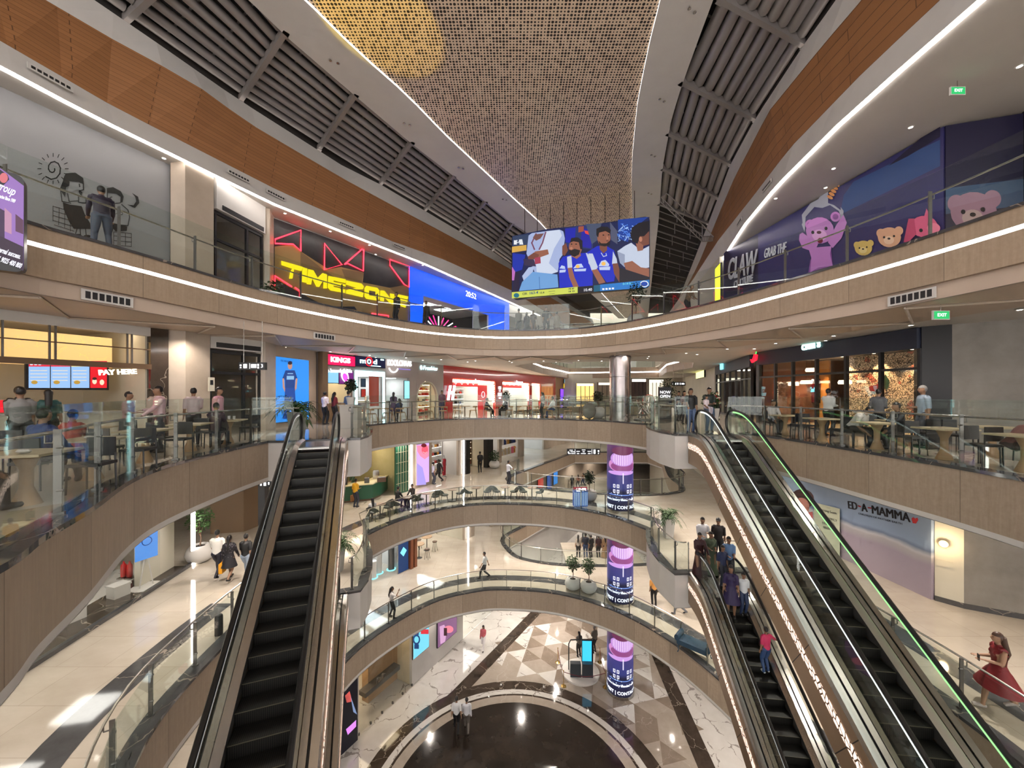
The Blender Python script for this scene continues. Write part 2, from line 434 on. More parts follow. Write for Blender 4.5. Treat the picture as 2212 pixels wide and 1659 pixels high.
V1 = spline([(0,2.7),(-4,2.9),(-6.2,5),(-7.3,7.8),(-7.86,10.9),(-7.95,13.5),(-7.6,16.7),(-6.75,19.2),(-4.6,22.1),(-2.4,23.3),(-.5,23.6),(2.75,23.1),(5.6,21.4),(7.6,18.9),(8.8,16),(9.4,13),(9.5,10.5),(9.3,7),(8,4),(4.5,2.7),(0,2.7)], 5)[:-1]
V4 = spline([(0,-.6),(-7,-.2),(-10,3),(-10.5,6),(-10.4,8.19),(-10.06,9.3),(-9.76,10.4),(-8.97,13.6),(-7.4,16.8),(-5.4,19.8),(-3.1,21.7),(-.4,22.6),(3.3,22.1),(5.2,20.7),(6.7,18.7),(8.2,15.5),(9.0,12.6),(9.6,10.06),(9.9,7.45),(9.9,4),(8,.5),(0,-.6)], 5)[:-1]
B4 = [(.2,31),(1.2,28.8),(4,27),(9,26.3),(13,27.5),(15.5,33),(16.5,41),(21,55),(8.7,58),(3.6,44.6)]
B3 = spline([(-.3,32),(.6,29.6),(2.4,28),(5.5,27.2),(9,27),(12,28.3),(14,33),(17,43)], 4)+[(16,46),(9,46),(4.8,40)]
B2 = spline([(.75,33),(-.25,30.4),(1.0,28.1),(4,26.6),(8.1,25.8),(11.2,26.4),(12.3,28.2),(13,32),(16,41)], 4)+[(15.5,44),(7.2,44)]
B1 = spline([(1.3,35),(-.6,32),(-.1,29.4),(.9,28),(3.6,27.1),(8,27),(11,28),(13,33),(15.5,42)], 4)+[(7,43.5)]
OUT = [(-30,-5),(32,-5),(32,66),(-30,66)]

def slab(tag_, z, V, B, thick, floor_mat):
    m = MB(); m.poly([OUT, V, B], z)
    struct(m.build('floor_'+tag_, floor_mat))
    m = MB(); m.poly([OUT, V, B], z-thick, flip=True)
    struct(m.build('ceiling_under_'+tag_, M_CEIL))
def fascia(name, V, z, h, mt, lip=.12, closed=True):
    pts = V+[V[0]] if closed else V
    m = MB(); m.loft(P3(pts, z-h), P3(pts, z-.0)); struct(m.build('wall_fascia_'+name, mt))
    m = MB(); inn = offset(V, .35, closed) if closed else offset(V, .35)
    pi = inn+[inn[0]] if closed else inn
    m.loft(P3(pts, z-h-lip), P3(pts, z-h)); m.loft(P3(pi, z-h-lip), P3(pts, z-h-lip)); struct(m.build('trim_lip_'+name, M_WHITE))
    out = offset(pts, -.05)
    m = MB(); inn = offset(pts, .3)
    m.loft(P3(out, z-.03), P3(out, z+.045)); m.loft(P3(out, z+.045), P3(inn, z+.045)); m.loft(P3(inn, z+.045), P3(inn, z)); m.loft(P3(pts, z-.03), P3(out, z-.03))
    struct(m.build('trim_kerb_'+name, M_KERB))
def ccw_left(V):                                          # make 'left of travel' point away from the void
    a = sum(V[i-1][0]*V[i][1]-V[i][0]*V[i-1][1] for i in range(len(V)))
    return V if a < 0 else V[::-1]
V1, V2, V3, V4, B1, B2, B3, B4 = [ccw_left(v) for v in (V1,V2,V3,V4,B1,B2,B3,B4)]
slab('level_one', L1, V1, B1, 1.3, M_FLOOR); slab('level_two', L2, V2, B2, 1.3, M_FLOOR)
slab('level_three', L3, V3, B3, 1.28, M_FLOOR); slab('level_four', L4, V4, B4, 1.5, M_FLOOR)
fascia('level_one', V1, L1, 1.15, M_FASC); fascia('level_two', V2, L2, 1.15, M_FASC); fascia('level_three', V3, L3, 1.15, M_FASC)
for nm, B, z in (('rear_one', B1, L1), ('rear_two', B2, L2), ('rear_three', B3, L3)): fascia(nm, B, z, 1.15, M_FASC)
# plain white plaster faces on the escalator landings
for nm, z in (('two', L2), ('three', L3)):
    for k, seg in enumerate((landL, landR)):
        pts = [nearL[-1]]+seg+[farC[0]] if k == 0 else [farC[-1]]+seg+[nearR[0]]
        out = offset(pts, -.015)
        m = MB(); m.loft(P3(out, z-1.28), P3(out, z-.03)); struct(m.build('wall_landing_%s_%s' % (nm, ('left','right')[k]), M_WHITE))
# level four: stone upstand with a light strip, then a plain set-back band
P4 = V4+[V4[0]]; in4 = offset(P4, .12)
m = MB(); m.loft(P3(P4, L4-1.12), P3(P4, L4-.47)); m.loft(P3(P4, L4-.37), P3(P4, L4)); m.loft(P3(in4, L4-1.12), P3(P4, L4-1.12)); struct(m.build('wall_fascia_level_four', M_FASC4))
m = MB(); m.loft(P3(in4, L4-1.5), P3(in4, L4-1.12)); struct(m.build('trim_band_level_four', M_SOFF))
m = MB(); i5 = offset(P4, .03); m.loft(P3(i5, L4-.47), P3(i5, L4-.37)); tag(m.build('light_strip', E_LED), 'long white light strip set in the stone fascia around the top walkway', 'light strip')
m = MB(); o5 = offset(P4, -.04); i6 = offset(P4, .25); m.loft(P3(o5, L4-.03), P3(o5, L4+.04)); m.loft(P3(o5, L4+.04), P3(i6, L4+.04)); struct(m.build('trim_kerb_level_four', M_KERB))
m = MB(); m.loft(P3(P4, L4-1.5), P3(offset(P4, 2.9), L4-1.515)); 
m.v = [(a,b,c-.012) for a,b,c in m.v]; struct(m.build('ceiling_soffit_ring', M_SOFF))
# folded joints in the ring soffit
ring_o = resample(offset(P4, 2.75), 3.4); m = MB()
for i in range(len(ring_o)-1):
    a = Vector(ring_o[i]); b = min((Vector(q) for q in in4), key=lambda q: (q-(Vector(ring_o[i])+Vector(ring_o[i+1]))/2).length)
    for e in (a, Vector(ring_o[i+1])):
        m.path([(e.x, e.y, L4-1.545), (b.x, b.y, L4-1.545)], .035, 4)
struct(m.build('trim_soffit_joints', M_TANW))
P4b = B4+[B4[0]]
m = MB(); m.loft(P3(P4b, L4-1.5), P3(P4b, L4-.75)); m.loft(P3(P4b, L4-.6), P3(P4b, L4)); struct(m.build('wall_fascia_rear_four', M_FASC4))
m = MB(); m.loft(P3(P4b, L4-.75), P3(P4b, L4-.6)); tag(m.build('light_strip', E_LED), 'white light strip framing the opening above the far end of the food level', 'light strip')
# dark inlay bands beside the voids
def band(nm, V, z, a, b, mt):
    pts = V+[V[0]]
    m = MB(); m.loft(P3(offset(pts, b), z+.004), P3(offset(pts, a), z+.004), flip=True); struct(m.build('trim_inlay_'+nm, mt))
for nm, z, lo in (('one', L1, V1), ('two', L2, nL2[2:]), ('twofar', L2, farC), ('two_right', L2, nR2[:-1]), ('three', L3, farC)):
    m = MB(); m.loft(P3(offset(lo, 1.85), z+.004), P3(offset(lo, 1.15), z+.004)); struct(m.build('trim_inlay_'+nm, M_KERB))

# ---------------------------------------------------------------- ground floor
def ring_pts(r, c=(.1,16.1), n=72): return [(c[0]+r*math.cos(2*PI*i/n), c[1]+r*math.sin(2*PI*i/n)) for i in range(n+1)]
m = MB(); m.poly([OUT], 0); struct(m.build('floor_ground', M_MARB))
m = MB(); m.poly([[(-4.4,20.3),(-3.1,22.2),(1.94,30.4),(6,37),(10.6,37),(9.6,24.5),(9.0,17.8),(8.7,10),(-4,10)]], .004); struct(m.build('floor_ground_inlay_field', M_TRI_T))
tb, tw = MB(), MB(); a = 1.3; hh = a*.9
def inwedge(x, y): return y > 17 and x > -3.0+(y-22.2)*.614 and x < 9.0+(y-17.8)*.085-.15 and math.hypot(x-.1, y-16.1) > 7.15 and y < 38
rt = random.Random(5)
for i in range(-8, 22):
    for j in range(0, 26):
        x0 = i*a+(j%2)*a/2; y0 = 15+j*hh
        for up in (0, 1):
            t = [(x0,y0),(x0+a,y0),(x0+a/2,y0+hh)] if up else [(x0+a/2,y0+hh),(x0+a,y0),(x0+1.5*a,y0+hh)]
            ang = math.radians(14); cc = (4, 25)
            t = [(cc[0]+(p[0]-cc[0])*math.cos(ang)-(p[1]-cc[1])*math.sin(ang), cc[1]+(p[0]-cc[0])*math.sin(ang)+(p[1]-cc[1])*math.cos(ang)) for p in t]
            if sum(inwedge(*p) for p in t) < 2: continue
            r = rt.random()
            if r < .40: tb.add([(p[0],p[1],.008) for p in t], [(0,1,2)] )
            elif r < .74: tw.add([(p[0],p[1],.008) for p in t], [(0,1,2)])
struct(tb.build('trim_brown_triangles', M_TRI_B)); struct(tw.build('trim_white_triangles', M_MARB))
def ribbon(nm, pts, w, z, mt):
    m = MB(); m.loft(P3(offset(pts, -w/2), z), P3(offset(pts, w/2), z)); return struct(m.build(nm, mt))
ribbon('trim_dark_band_left', [(8,40.5),(1.94,30.4),(-3.1,22.2),(-5.4,18.9)], .75, .012, M_DARKST)
ribbon('trim_dark_band_right', [(8.6,14),(9.0,17.8),(9.55,24.5),(10.6,37)], .8, .012, M_DARKST)
for nm, r0, r1, z, mt in (('outer_dark', 6.35, 7.0, .016, M_DARKST), ('white', 6.02, 6.35, .016, M_MARB), ('thin_dark', 5.9, 6.02, .016, M_DARKST), ('taupe', 5.4, 5.9, .016, M_TRI_T)):
    m = MB(); m.loft(P3(ring_pts(r1), z), P3(ring_pts(r0), z), flip=True); struct(m.build('trim_circle_'+nm, mt))
m = MB(); m.poly([ring_pts(5.4)[:-1]], .016); struct(m.build('floor_circle_centre', soft('dark_brown_polished_stone', (.012,.009,.007), (.036,.027,.021), 1.1, .13)))

# ---------------------------------------------------------------- roof over the atrium
def lineXY(px_pts, z): return [( (px-CX)*(z-EYE)/(HY-py), (z-EYE)*F/(HY-py)) for px, py in px_pts]
def fx(line):                                             # X as a function of Y with linear ends
    L = sorted(line, key=lambda p: p[1])
    def f(y):
        if y <= L[0][1]: a, b = L[0], L[min(2, len(L)-1)]
        elif y >= L[-1][1]: a, b = L[-3], L[-1]
        else:
            for i in range(len(L)-1):
                if L[i][1] <= y <= L[i+1][1]: a, b = L[i], L[i+1]; break
        return a[0]+(b[0]-a[0])*(y-a[1])/(b[1]-a[1])
    return f
ZW0, ZW1, ZW2, ZT = ZC+.7, ZC+2.7, ZC+3.5, ZC+3.7
lines = {
 'ledL': ([(0,140),(200,247),(400,345),(595,440),(737,498),(914,567),(1049,628),(1162,679)], ZC),
 'w0L': ([(0,88),(128,162),(250,233),(371,294),(608,415),(740,473),(838,518),(960,561),(1104,627),(1227,704)], ZW0),
 'w1L': ([(101,0),(189,57),(290,108),(432,189),(533,263),(631,321),(740,385),(841,440),(965,506),(1104,582),(1192,644)], ZW1),
 'w2L': ([(203,0),(294,61),(506,209),(740,358),(825,400),(1060,540),(1208,644)], ZW2),
 'loL': ([(203,0),(294,61),(506,209),(740,358),(825,400),(1060,540),(1208,644)], ZT),
 'liL': ([(545,0),(615,70),(767,202),(890,307),(980,377),(1105,479),(1142,502),(1281,637)], ZT),
 'pL': ([(665,0),(769,104),(878,200),(960,286),(1108,425),(1168,480),(1306,639)], ZT),
 'pR': ([(1425,0),(1401,95),(1377,217),(1366,330),(1364,391),(1367,477),(1379,652)], ZT),
 'liR': ([(1538,0),(1501,100),(1471,185),(1451,250),(1431,360),(1423,470),(1406,620)], ZT),
 'loR': ([(1806,0),(1736,97),(1631,257),(1578,355),(1551,427),(1531,480),(1481,608)], ZT),
 'w2R': ([(1806,0),(1736,97),(1631,257),(1578,355),(1551,427),(1531,480),(1481,608)], ZW2),
 'w1R': ([(1861,0),(1771,105),(1661,240),(1586,385),(1558,450),(1497,599)], ZW1),
 'w0R': ([(2031,0),(1866,155),(1706,320),(1626,425),(1551,520),(1496,605)], ZW0),
 'ledR': ([(2111,0),(1956,135),(1806,270),(1676,400),(1606,485),(1571,540),(1526,610),(1496,662)], ZC)}
FX = {k: fx(lineXY(*v)) for k, v in lines.items()}; ZZ = {k: v[1] for k, v in lines.items()}
YS = [-3+i*1.0 for i in range(66)]
def row(k, ys=YS, dz=0): return [Vector((FX[k](y), y, ZZ[k]+dz)) for y in ys]
def strip(name, a, b, mt, flip=False, dza=0, dzb=0):
    m = MB(); m.loft(row(a, dz=dza), row(b, dz=dzb), flip=flip); return m.build(name, mt)
for s in 'LR':
    fl = s == 'R'
    struct(strip('wall_bulkhead_lower_'+('left' if s=='L' else 'right'), 'led'+s, 'w0'+s, M_WHITE, fl))
    struct(strip('wall_timber_'+('left' if s=='L' else 'right'), 'w0'+s, 'w1'+s, M_WOOD, fl))
    struct(strip('wall_bulkhead_upper_'+('left' if s=='L' else 'right'), 'w1'+s, 'w2'+s, M_WHITE, fl))
    struct(strip('ceiling_void_'+('left' if s=='L' else 'right'), 'lo'+s, 'li'+s, M_VOID, fl, .75, .75))
    struct(strip('wall_void_side_'+('left' if s=='L' else 'right'), 'lo'+s, 'lo'+s, M_VOID, fl, -.2, .75))
    struct(strip('ceiling_beam_'+('left' if s=='L' else 'right'), 'li'+s, 'p'+s, M_WHITE, fl, -.1, -.1))
    struct(strip('trim_beam_edge_'+('left' if s=='L' else 'right'), 'li'+s, 'li'+s, M_WHITE, fl, -.1, .75))
    m = MB(); r = row('led'+s); sg = 1 if s == 'L' else -1
    m.loft([p+Vector((-.02*sg,0,-.05)) for p in r], [p+Vector((-.13*sg,0,-.05)) for p in r], flip=not fl); m.loft([p+Vector((-.02*sg,0,-.05)) for p in r], [p+Vector((-.02*sg,0,.02)) for p in r])
    tag(m.build('light_strip', E_LED), 'curved white light strip along the %s edge of the top ceiling' % ('left' if s=='L' else 'right'), 'light strip')
struct(strip('ceiling_perforated', 'pL', 'pR', M_PERF, False, -.02, -.02))
m = MB()
for s, w in (('L', -30), ('R', 32)):
    r = row('led'+s, dz=.0); o = [Vector((w, p.y, ZC)) for p in r]
    m.loft(r, o, flip=s=='R')
struct(m.build('ceiling_level_four', M_CEIL))
# louvre tubes and cross beams: each bay of tubes is hung between two steel cross beams
def lerp2(s, t, y, z=None):
    a = FX['lo'+s](y); b = FX['li'+s](y); return Vector((a+(b-a)*t, y, ZT if z is None else z))
def matchY(s, pxo, pyo): return (ZT-EYE)*F/(HY-pyo)
beamsL = [((270,45),(320,0)),((520,215),(615,70)),((690,320),(767,205)),((820,400),(890,307)),((917,455),(980,380)),((992,500),(1050,435)),((1060,545),(1108,482)),((1110,580),(1150,510))]
beamsR = [((1736,97),(1560,0)),((1631,257),(1475,178)),((1578,355),(1446,288)),((1551,427),(1433,364)),((1529,482),(1425,440))]
def tubes(s, beams, cnt, lbl, r):
    prev = None; ends = []
    for (po, pi) in beams:
        a = at(po[0], po[1], ZT); b = at(pi[0], pi[1], ZT); ends.append((a, b))
    if s == 'L': a_, b_ = ends[0]; ends[0] = (a_, a_+(b_-a_).normalized()*((ends[1][1]-ends[1][0]).length*1.08))
    first = ends[0]; d = (ends[0][0]-ends[1][0]); ends.insert(0, (first[0]+d*1.3, first[1]+(ends[0][1]-ends[1][1])*1.3))
    for k, (a, b) in enumerate(ends[1:]):
        dd = (b-a).normalized(); a2 = a-dd*.15; b2 = b+dd*.15
        m = MB(); ax = math.atan2(dd.y, dd.x)
        m.box((a2+b2)/2+Vector((0,0,.05)), ((b2-a2).length, .16, .26), ax)
        for t in (.02, .98): m.box(a2.lerp(b2, t)+Vector((0,0,-.09)), (.25,.2,.02), ax)
        tag(m.build('roof_cross_beam', M_BEAM), 'grey steel beam crossing the %s louvred roof strip' % lbl, 'beam', 'roof cross beams over the %s strip' % lbl)
    for k in range(len(ends)-1):
        (a0, b0), (a1, b1) = ends[k], ends[k+1]
        root = thing('louvre_bay', 'bay of grey rounded louvres between two steel beams of the %s roof strip' % lbl, 'louvre', tuple((a0+b1)/2), 0, 'louvre bays in the %s roof strip' % lbl)
        for j in range(cnt):
            t = (j+.5)/cnt
            p = a0.lerp(b0, t); q = a1.lerp(b1, t); d = (q-p).normalized(); p = p+d*.12; q = q-d*.12
            cen = Vector(((p.x+q.x)/2,(p.y+q.y)/2,0)); sag = FX['lo'+s](cen.y)-(a0.x+a1.x)/2 if False else 0
            m = MB(); m.path([p+Vector((0,0,.22)), q+Vector((0,0,.22))], r, 12, flat=1.0)
            m.build('louvre', M_LOUV, root, smooth=True, world=True)
            for f in (.33, .66):
                pass
        m = MB()
        for f in (.3, .65):
            m.path([a0.lerp(a1, f)+Vector((0,0,.45)), b0.lerp(b1, f)+Vector((0,0,.45))], .04, 4)
        m.build('hanger_rod', M_LOUV, root, world=True)
tubes('L', beamsL, 9, 'left', .145)
tubes('R', beamsR, 8, 'right', .20)
# beyond the louvres on the right: dark open roof with pipe purlins
root = thing('roof_purlins', 'thin grey pipe purlins under the dark roof at the far right end', 'roof frame', (10.5, 35, ZT))
for i, y in enumerate([26.5, 28.4, 30.6, 33.2, 36.4, 40, 44.5, 49.5]):
    m = MB(); A = lerp2('R', 0, y+1.6, ZT+.35); B = lerp2('R', 1, y-1.2, ZT+.35)
    m.path([A, B], .055, 6); m.path([A+Vector((0,0,-.45)), B+Vector((0,0,-.45))], .03, 6)
    for t in (.3, .65): q = A.lerp(B, t); m.path([q, q+Vector((0,0,-.75))], .035, 5)
    m.build('purlin', M_BEAM, root, world=True)
root = thing('maintenance_ladder_truss', 'grey ladder truss crossing the right roof strip to the timber wall', 'truss', (9, 24, ZT))
A = atY(1427, 436, 23.6); B = atY(1517, 522, 24.4); Cc = atY(1548, 520, 24.5)
for nm, (P, Q) in (('ladder_span', (A, B)), ('ladder_end', (B, Cc))):
    m = MB()
    for dz in (0, .3): m.path([P+Vector((0,0,dz)), Q+Vector((0,0,dz))], .03, 5)
    for k in range(15):
        q = P.lerp(Q, k/14); m.path([q, q+Vector((0,0,.3))], .018, 4)
    m.build(nm, M_BEAM, root, world=True)
m = MB(); D = atY(1440, 418, 22.6)
m.path([D, B+Vector((0,0,1.1))], .03, 5); m.path([A+Vector((0,0,.3)), D], .03, 5); m.path([D.lerp(B+Vector((0,0,1.1)), .5), A.lerp(B,.5)], .02, 4); m.path([B+Vector((0,0,1.1)), Cc], .03, 5); m.path([B, B+Vector((0,0,1.1))], .03, 5)
m.build('brace', M_BEAM, root, world=True)
# pairs of small spot fittings in the white beams
for k, (px, py) in enumerate([(722,133),(879,268),(996,363),(1090,431),(1495,22),(1430,216),(1411,336),(1404,418)]):
    p = at(px, py, ZT-.12); t = thing('beam_spot_pair', 'pair of tiny round spots sunk in the white roof beam', 'spotlight', tuple(p), 0, 'spot pairs in the white roof beams')
    for dx in (-.11, .11):
        m = MB(); m.lathe([(.05,0),(.055,-.02),(.03,-.03),(0,-.03)], 10, (dx, .06*(1 if dx>0 else -1), 0)); m.build('spot_lens', M_STEEL, t, smooth=True)
# air grilles on the bulkheads
def grille(px, py, X_or_Y, mt=M_BLK, w=.9, h=.16):
    pass
# far end walls and the outer shell
def wallbox(name, p0, p1, z0, z1, mt, th=.15):
    pl = Plane(p0, p1); m = MB(); m.bx(0, pl.L, 0, th, z0, z1); o = m.build(name, mt); o.location = (pl.p0.x, pl.p0.y, 0); o.rotation_euler = (0,0,pl.rz); return struct(o)
wallbox('wall_far_end', (-12, 64.5), (32, 64.5), 0, 31, M_CREAM)
wallbox('wall_outer_left', (-29.5,-5), (-29.5,66), 0, 26, M_CREAM); wallbox('wall_outer_right', (31.5,66), (31.5,-5), 0, 26, M_CREAM)
# ---------------------------------------------------------------- glass balustrades
def rail(label, pts, z, hr=1.08, hg=1.45, step=1.5, off=.14, group=None, post_w=.075):
    line = offset(pts, off); rs = resample(line, step)
    if (Vector(rs[-1])-Vector(line[-1])).length > .3: rs.append(tuple(line[-1]))
    root = thing('glass_railing', label, 'railing', (rs[0][0], rs[0][1], z), 0, group)
    o0 = Vector((rs[0][0], rs[0][1], z))
    for i, p in enumerate(rs):
        a = Vector(rs[max(0,i-1)]); b = Vector(rs[min(len(rs)-1,i+1)]); d = (b-a).normalized(); ang = math.atan2(d.y, d.x)
        q = Vector((p[0], p[1], 0))-Vector((o0.x, o0.y, 0)); nrm = Vector((-d.y, d.x, 0))
        m = MB(); m.box(q+nrm*.05+Vector((0,0,hr/2+.06)), (.022, post_w, hr-.02), ang); m.box(q+nrm*.05+Vector((0,0,.06)), (.06,.13,.03), ang)
        m.tube(q+nrm*.05+Vector((0,0,hr-.12)), q+nrm*.16+Vector((0,0,hr-.12)), .012, n=6); m.tube(q+nrm*.16+Vector((0,0,hr-.12)), q+nrm*.16+Vector((0,0,hr-.02)), .010, n=6)
        m.tube(q-nrm*.0+Vector((0,0,.35)), q+nrm*.06+Vector((0,0,.35)), .02, n=8); m.tube(q-nrm*.0+Vector((0,0,.9)), q+nrm*.06+Vector((0,0,.9)), .02, n=8)
        m.build('post', M_POST, root)
        if i < len(rs)-1:
            p1 = Vector(rs[i+1]); c = (Vector(p)+p1)/2; dd = p1-Vector(p); L = dd.length
            m = MB(); m.box((c.x-o0.x, c.y-o0.y, (hg+.045)/2), (L-.015, .014, hg-.045), math.atan2(dd.y, dd.x)); m.build('glass_pane', M_GLASS, root)
    hl = [Vector((p[0]-o0.x, p[1]-o0.y, hr)) for p in offset(resample(line, .5)+[line[-1]], .16)]
    m = MB(); m.path(hl, .024, 8); m.build('handrail', M_STEEL, root, smooth=True)
    return root
for z, nm, nl, nr in ((L3, 'third', nearL, nearR), (L2, 'second', nL2, nR2)):
    hg = 1.45 if z == L3 else 1.12
    rail('glass railing with steel posts left of the escalator on the %s walkway' % ('restaurant' if z == L3 else 'middle'), nl[8:]+[(-7.1,12.55)], z, hg=hg)
    rail('curved glass railing across the far side of the %s' % ('food level with wooden chairs' if z == L3 else 'level with dark tub chairs'), [(-5.45,13.2),(-5.25,13.28)]+landL[2:]+farC+landR[:-1]+[(6.75,14.52)], z, hg=hg if z==L2 else 1.45)
    rail('glass railing along the right side of the %s' % ('restaurant terrace' if z == L3 else 'walkway with the printed hoarding'), [(8.3,14.62)]+nr[:-8], z, hg=hg)
V1s = V1 if V1[0][1] < 5 else V1
i0 = min(range(len(V1)), key=lambda i: V1[i][1]+abs(V1[i][0])*.1)
V1r = V1[i0:]+V1[:i0]
V1c = [p for p in V1r if p[1] > 8]
rail('curved glass railing around the opening of the lowest balcony', V1c, L1, hg=1.1)
i0 = min(range(len(V4)), key=lambda i: V4[i][1]+abs(V4[i][0])*.1); V4r = V4[i0:]+V4[:i0]
rail('glass railing above the lit fascia of the top walkway', [p for p in V4r if p[1] > 4], L4, step=1.9, hg=1.5, post_w=.09)
rail('glass railing around the rear opening on the level with tub chairs', B2[:-2]+[], L2, hg=1.12) if B2[0][1] < 40 else rail('glass railing around the rear opening on the level with tub chairs', B2, L2, hg=1.12)
rail('glass railing around the rear opening beyond the striding man', B1, L1, hg=1.12)
rail('glass railing around the rear opening behind the wooden chairs', B3, L3, hg=1.2)
rail('glass railing on the far top level seen through the rear opening', B4, L4, hg=1.2, step=2.2)

# ---------------------------------------------------------------- escalators
def lightstrip_mat():
    q = N('perforated_light_strip'); u = q.uv()
    vo = q.n('ShaderNodeTexVoronoi', feature='DISTANCE_TO_EDGE', voronoi_dimensions='2D', ins={'Scale': 9}); q.t.links.new(u, vo.inputs['Vector'])
    e = q.math('GREATER_THAN', vo.outputs[0], .10)
    q.col(q.mix(e, (.16,.10,.06), (.7,.6,.55))); q.t.links.new(q.mix(e, (0,0,0), (1,.72,.58)), q.b.inputs['Emission Color']); q.b.inputs['Emission Strength'].default_value = .75
    return q.m
M_PSTRIP = lightstrip_mat()
def clad_mat():
    q = N('bronze_side_cladding'); u = q.uv(); x, y, z = q.sep(u)
    n = q.noise(u, 1.3, 4, .6)
    f = q.math('FRACT', q.math('DIVIDE', q.math('SUBTRACT', x, q.math('MULTIPLY', y, .6)), 1.45)); j = q.math('LESS_THAN', f, .012)
    q.col(q.mix(j, q.mix(n, (.25,.165,.10), (.40,.285,.18)), (.02,.015,.01))); q.b.inputs['Metallic'].default_value = .6
    q.rough(q.math('ADD', .25, q.math('MULTIPLY', n, .2))); return q.m
M_CLAD = clad_mat()
def tread_mat():
    q = N('grooved_step_tread'); u = q.coord(); x, y, z = q.sep(u)
    g = q.math('SINE', q.math('MULTIPLY', y, 2*PI/.028)); q.col(q.mix(q.math('GREATER_THAN', g, 0), (.004,.004,.004), (.020,.018,.015))); q.rough(.38)
    q.b.inputs['Metallic'].default_value = .4; return q.m
M_TREAD = tread_mat()
SL = .5774; RUN = 5.25/SL
def zb(s):
    def ramp_int(s0, w):                                  # integral of a smoothstep from 0 to 1 centred at s0
        t = (s-(s0-w))/(2*w)
        if t <= 0: return 0
        if t >= 1: return s-s0
        return 2*w*(t**3-.5*t**4)
    return -SL*(ramp_int(0, .9)-ramp_int(RUN, .9))
def escalator(label, comb, u, zt, led=None, group=None):
    rz = math.atan2(u[1], u[0])
    root = thing('escalator', label, 'escalator', (comb[0], comb[1], zt), rz, group)
    S0, S1 = -1.35, RUN+1.35
    ss = [S0+(S1-S0)*i/70 for i in range(71)]
    def along(y, dz): return [Vector((s, y, zb(s)+dz)) for s in ss]
    hw = .41
    for k in range(-1, 27):                               # steps
        s = .3464*k+.1; z = zb(s+.17) if (k < 2 or k > 24) else -.2*k+.0
        z = zb(s+.36)
        m = MB(); m.bx(s, s+.40, -hw, hw, z-.26, z-.006, mi=0); m.bx(s-.004+.395, s+.402, -hw, hw, z-.012, z-.004, mi=1)
        m.build('step', [M_TREAD, mat('step_nosing', (.10,.09,.06), .4, .4)], root)
    for sd in (-1, 1):
        y = sd*.55
        # glass
        m = MB(); top = []; bot = []
        gs = [s for s in ss if -1.0 <= s <= RUN+1.0]
        for s in gs: top.append(Vector((s, y, zb(s)+.90))); bot.append(Vector((s, y, zb(s)+.10)))
        e0 = [Vector((-1.0-.40*math.sin(PI*i/8), y, .50+.40*math.cos(PI*i/8))) for i in range(1, 8)]
        e1 = [Vector((RUN+1.0+.40*math.sin(PI*i/8), y, -5.25+.50+.40*math.cos(PI*i/8))) for i in range(1, 8)]
        for yy in (-.005, .005):
            off = Vector((0, yy, 0)); A = [p+off for p in bot]; B = [p+off for p in top]; m.loft(A, B)
            for e, c, fl in ((e0, Vector((-1.0,y,.5)), 0), (e1, Vector((RUN+1.0,y,-4.75)), 1)):
                vs = [c+off]+[Vector((c.x,y,c.z+.4))+off]+[p+off for p in e]+[Vector((c.x,y,c.z-.4))+off]
                m.add(vs, [(0,i,i+1) for i in range(1, len(vs)-1)])
        m.build('balustrade_glass', M_GLASS, root)
        # handrail loop
        hp = [Vector((s, y, zb(s)+.955)) for s in gs]
        a0 = [Vector((-1.0-.455*math.sin(PI*i/10), y, .50+.455*math.cos(PI*i/10))) for i in range(10, 0, -1)]
        a1 = [Vector((RUN+1.0+.455*math.sin(PI*i/10), y, -4.75+.455*math.cos(PI*i/10))) for i in range(1, 11)]
        m = MB(); m.path(a0+hp+a1, .042, 8); hro = m.build('handrail', M_BLACK, root, smooth=True)
        col = led[0 if sd > 0 else 1] if led else None
        if col:
            m = MB(); lp = [Vector((s, y+(-.0), zb(s)+.895)) for s in gs]; m.path(lp, .034, 6); m.build('handrail_light', col, hro)
        # skirt, inner and outer decks
        m = MB(); m.loft(along(sd*.42, -.15), along(sd*.42, .07)); m.build('skirt', M_DSTEEL, root)
        m = MB(); m.loft(along(sd*.42, .07), along(sd*.545, .13)); m.loft(along(sd*.56, .13), along(sd*.66, .125)); m.build('inner_deck', M_STEEL, root)
        m = MB(); m.loft(along(sd*.66, .10), along(sd*.665, .125)); m.loft(along(sd*.66, .10), along(sd*.70, .10)); m.build('deck_gap', M_BLACK, root)
        m = MB(); m.loft(along(sd*.70, .12), along(sd*.82, .11)); m.loft(along(sd*.82, .11), along(sd*.835, -.02)); m.build('outer_deck', M_STEEL, root)
        low = [Vector((s, sd*.835, max(-1.24 if s < 0 else -9, zb(s)-1.05 if s < 3 else zb(s)-1.05))) for s in ss]
        low = [Vector((p.x, p.y, max(p.z, -5.27))) for p in low]
        up = [Vector((s, sd*.835, zb(s)-.02)) for s in ss]
        m = MB(); m.loft(low, up); sco = m.build('side_cladding', M_CLAD, root)
        m = MB(); A = [Vector((s, sd*.845, zb(s)-.50)) for s in ss if s < RUN-.3]; B = [Vector((s, sd*.845, zb(s)-.28)) for s in ss if s < RUN-.3]; m.loft(A, B); m.build('perforated_light_strip', M_PSTRIP, sco)
    lowc = [max(-5.27, zb(s)-1.05) for s in ss]
    m = MB(); m.loft([Vector((s, -.835, z)) for s, z in zip(ss, lowc)], [Vector((s, .835, z)) for s, z in zip(ss, lowc)]); m.build('soffit_panel', M_CLAD, root)
    m = MB(); m.bx(-1.75, .12, -.41, .41, -.05, .004); m.build('landing_plate', M_STEEL, root); m = MB(); m.bx(RUN+.1, RUN+1.8, -.41, .41, -5.3, -5.246); m.build('landing_plate', M_STEEL, root)
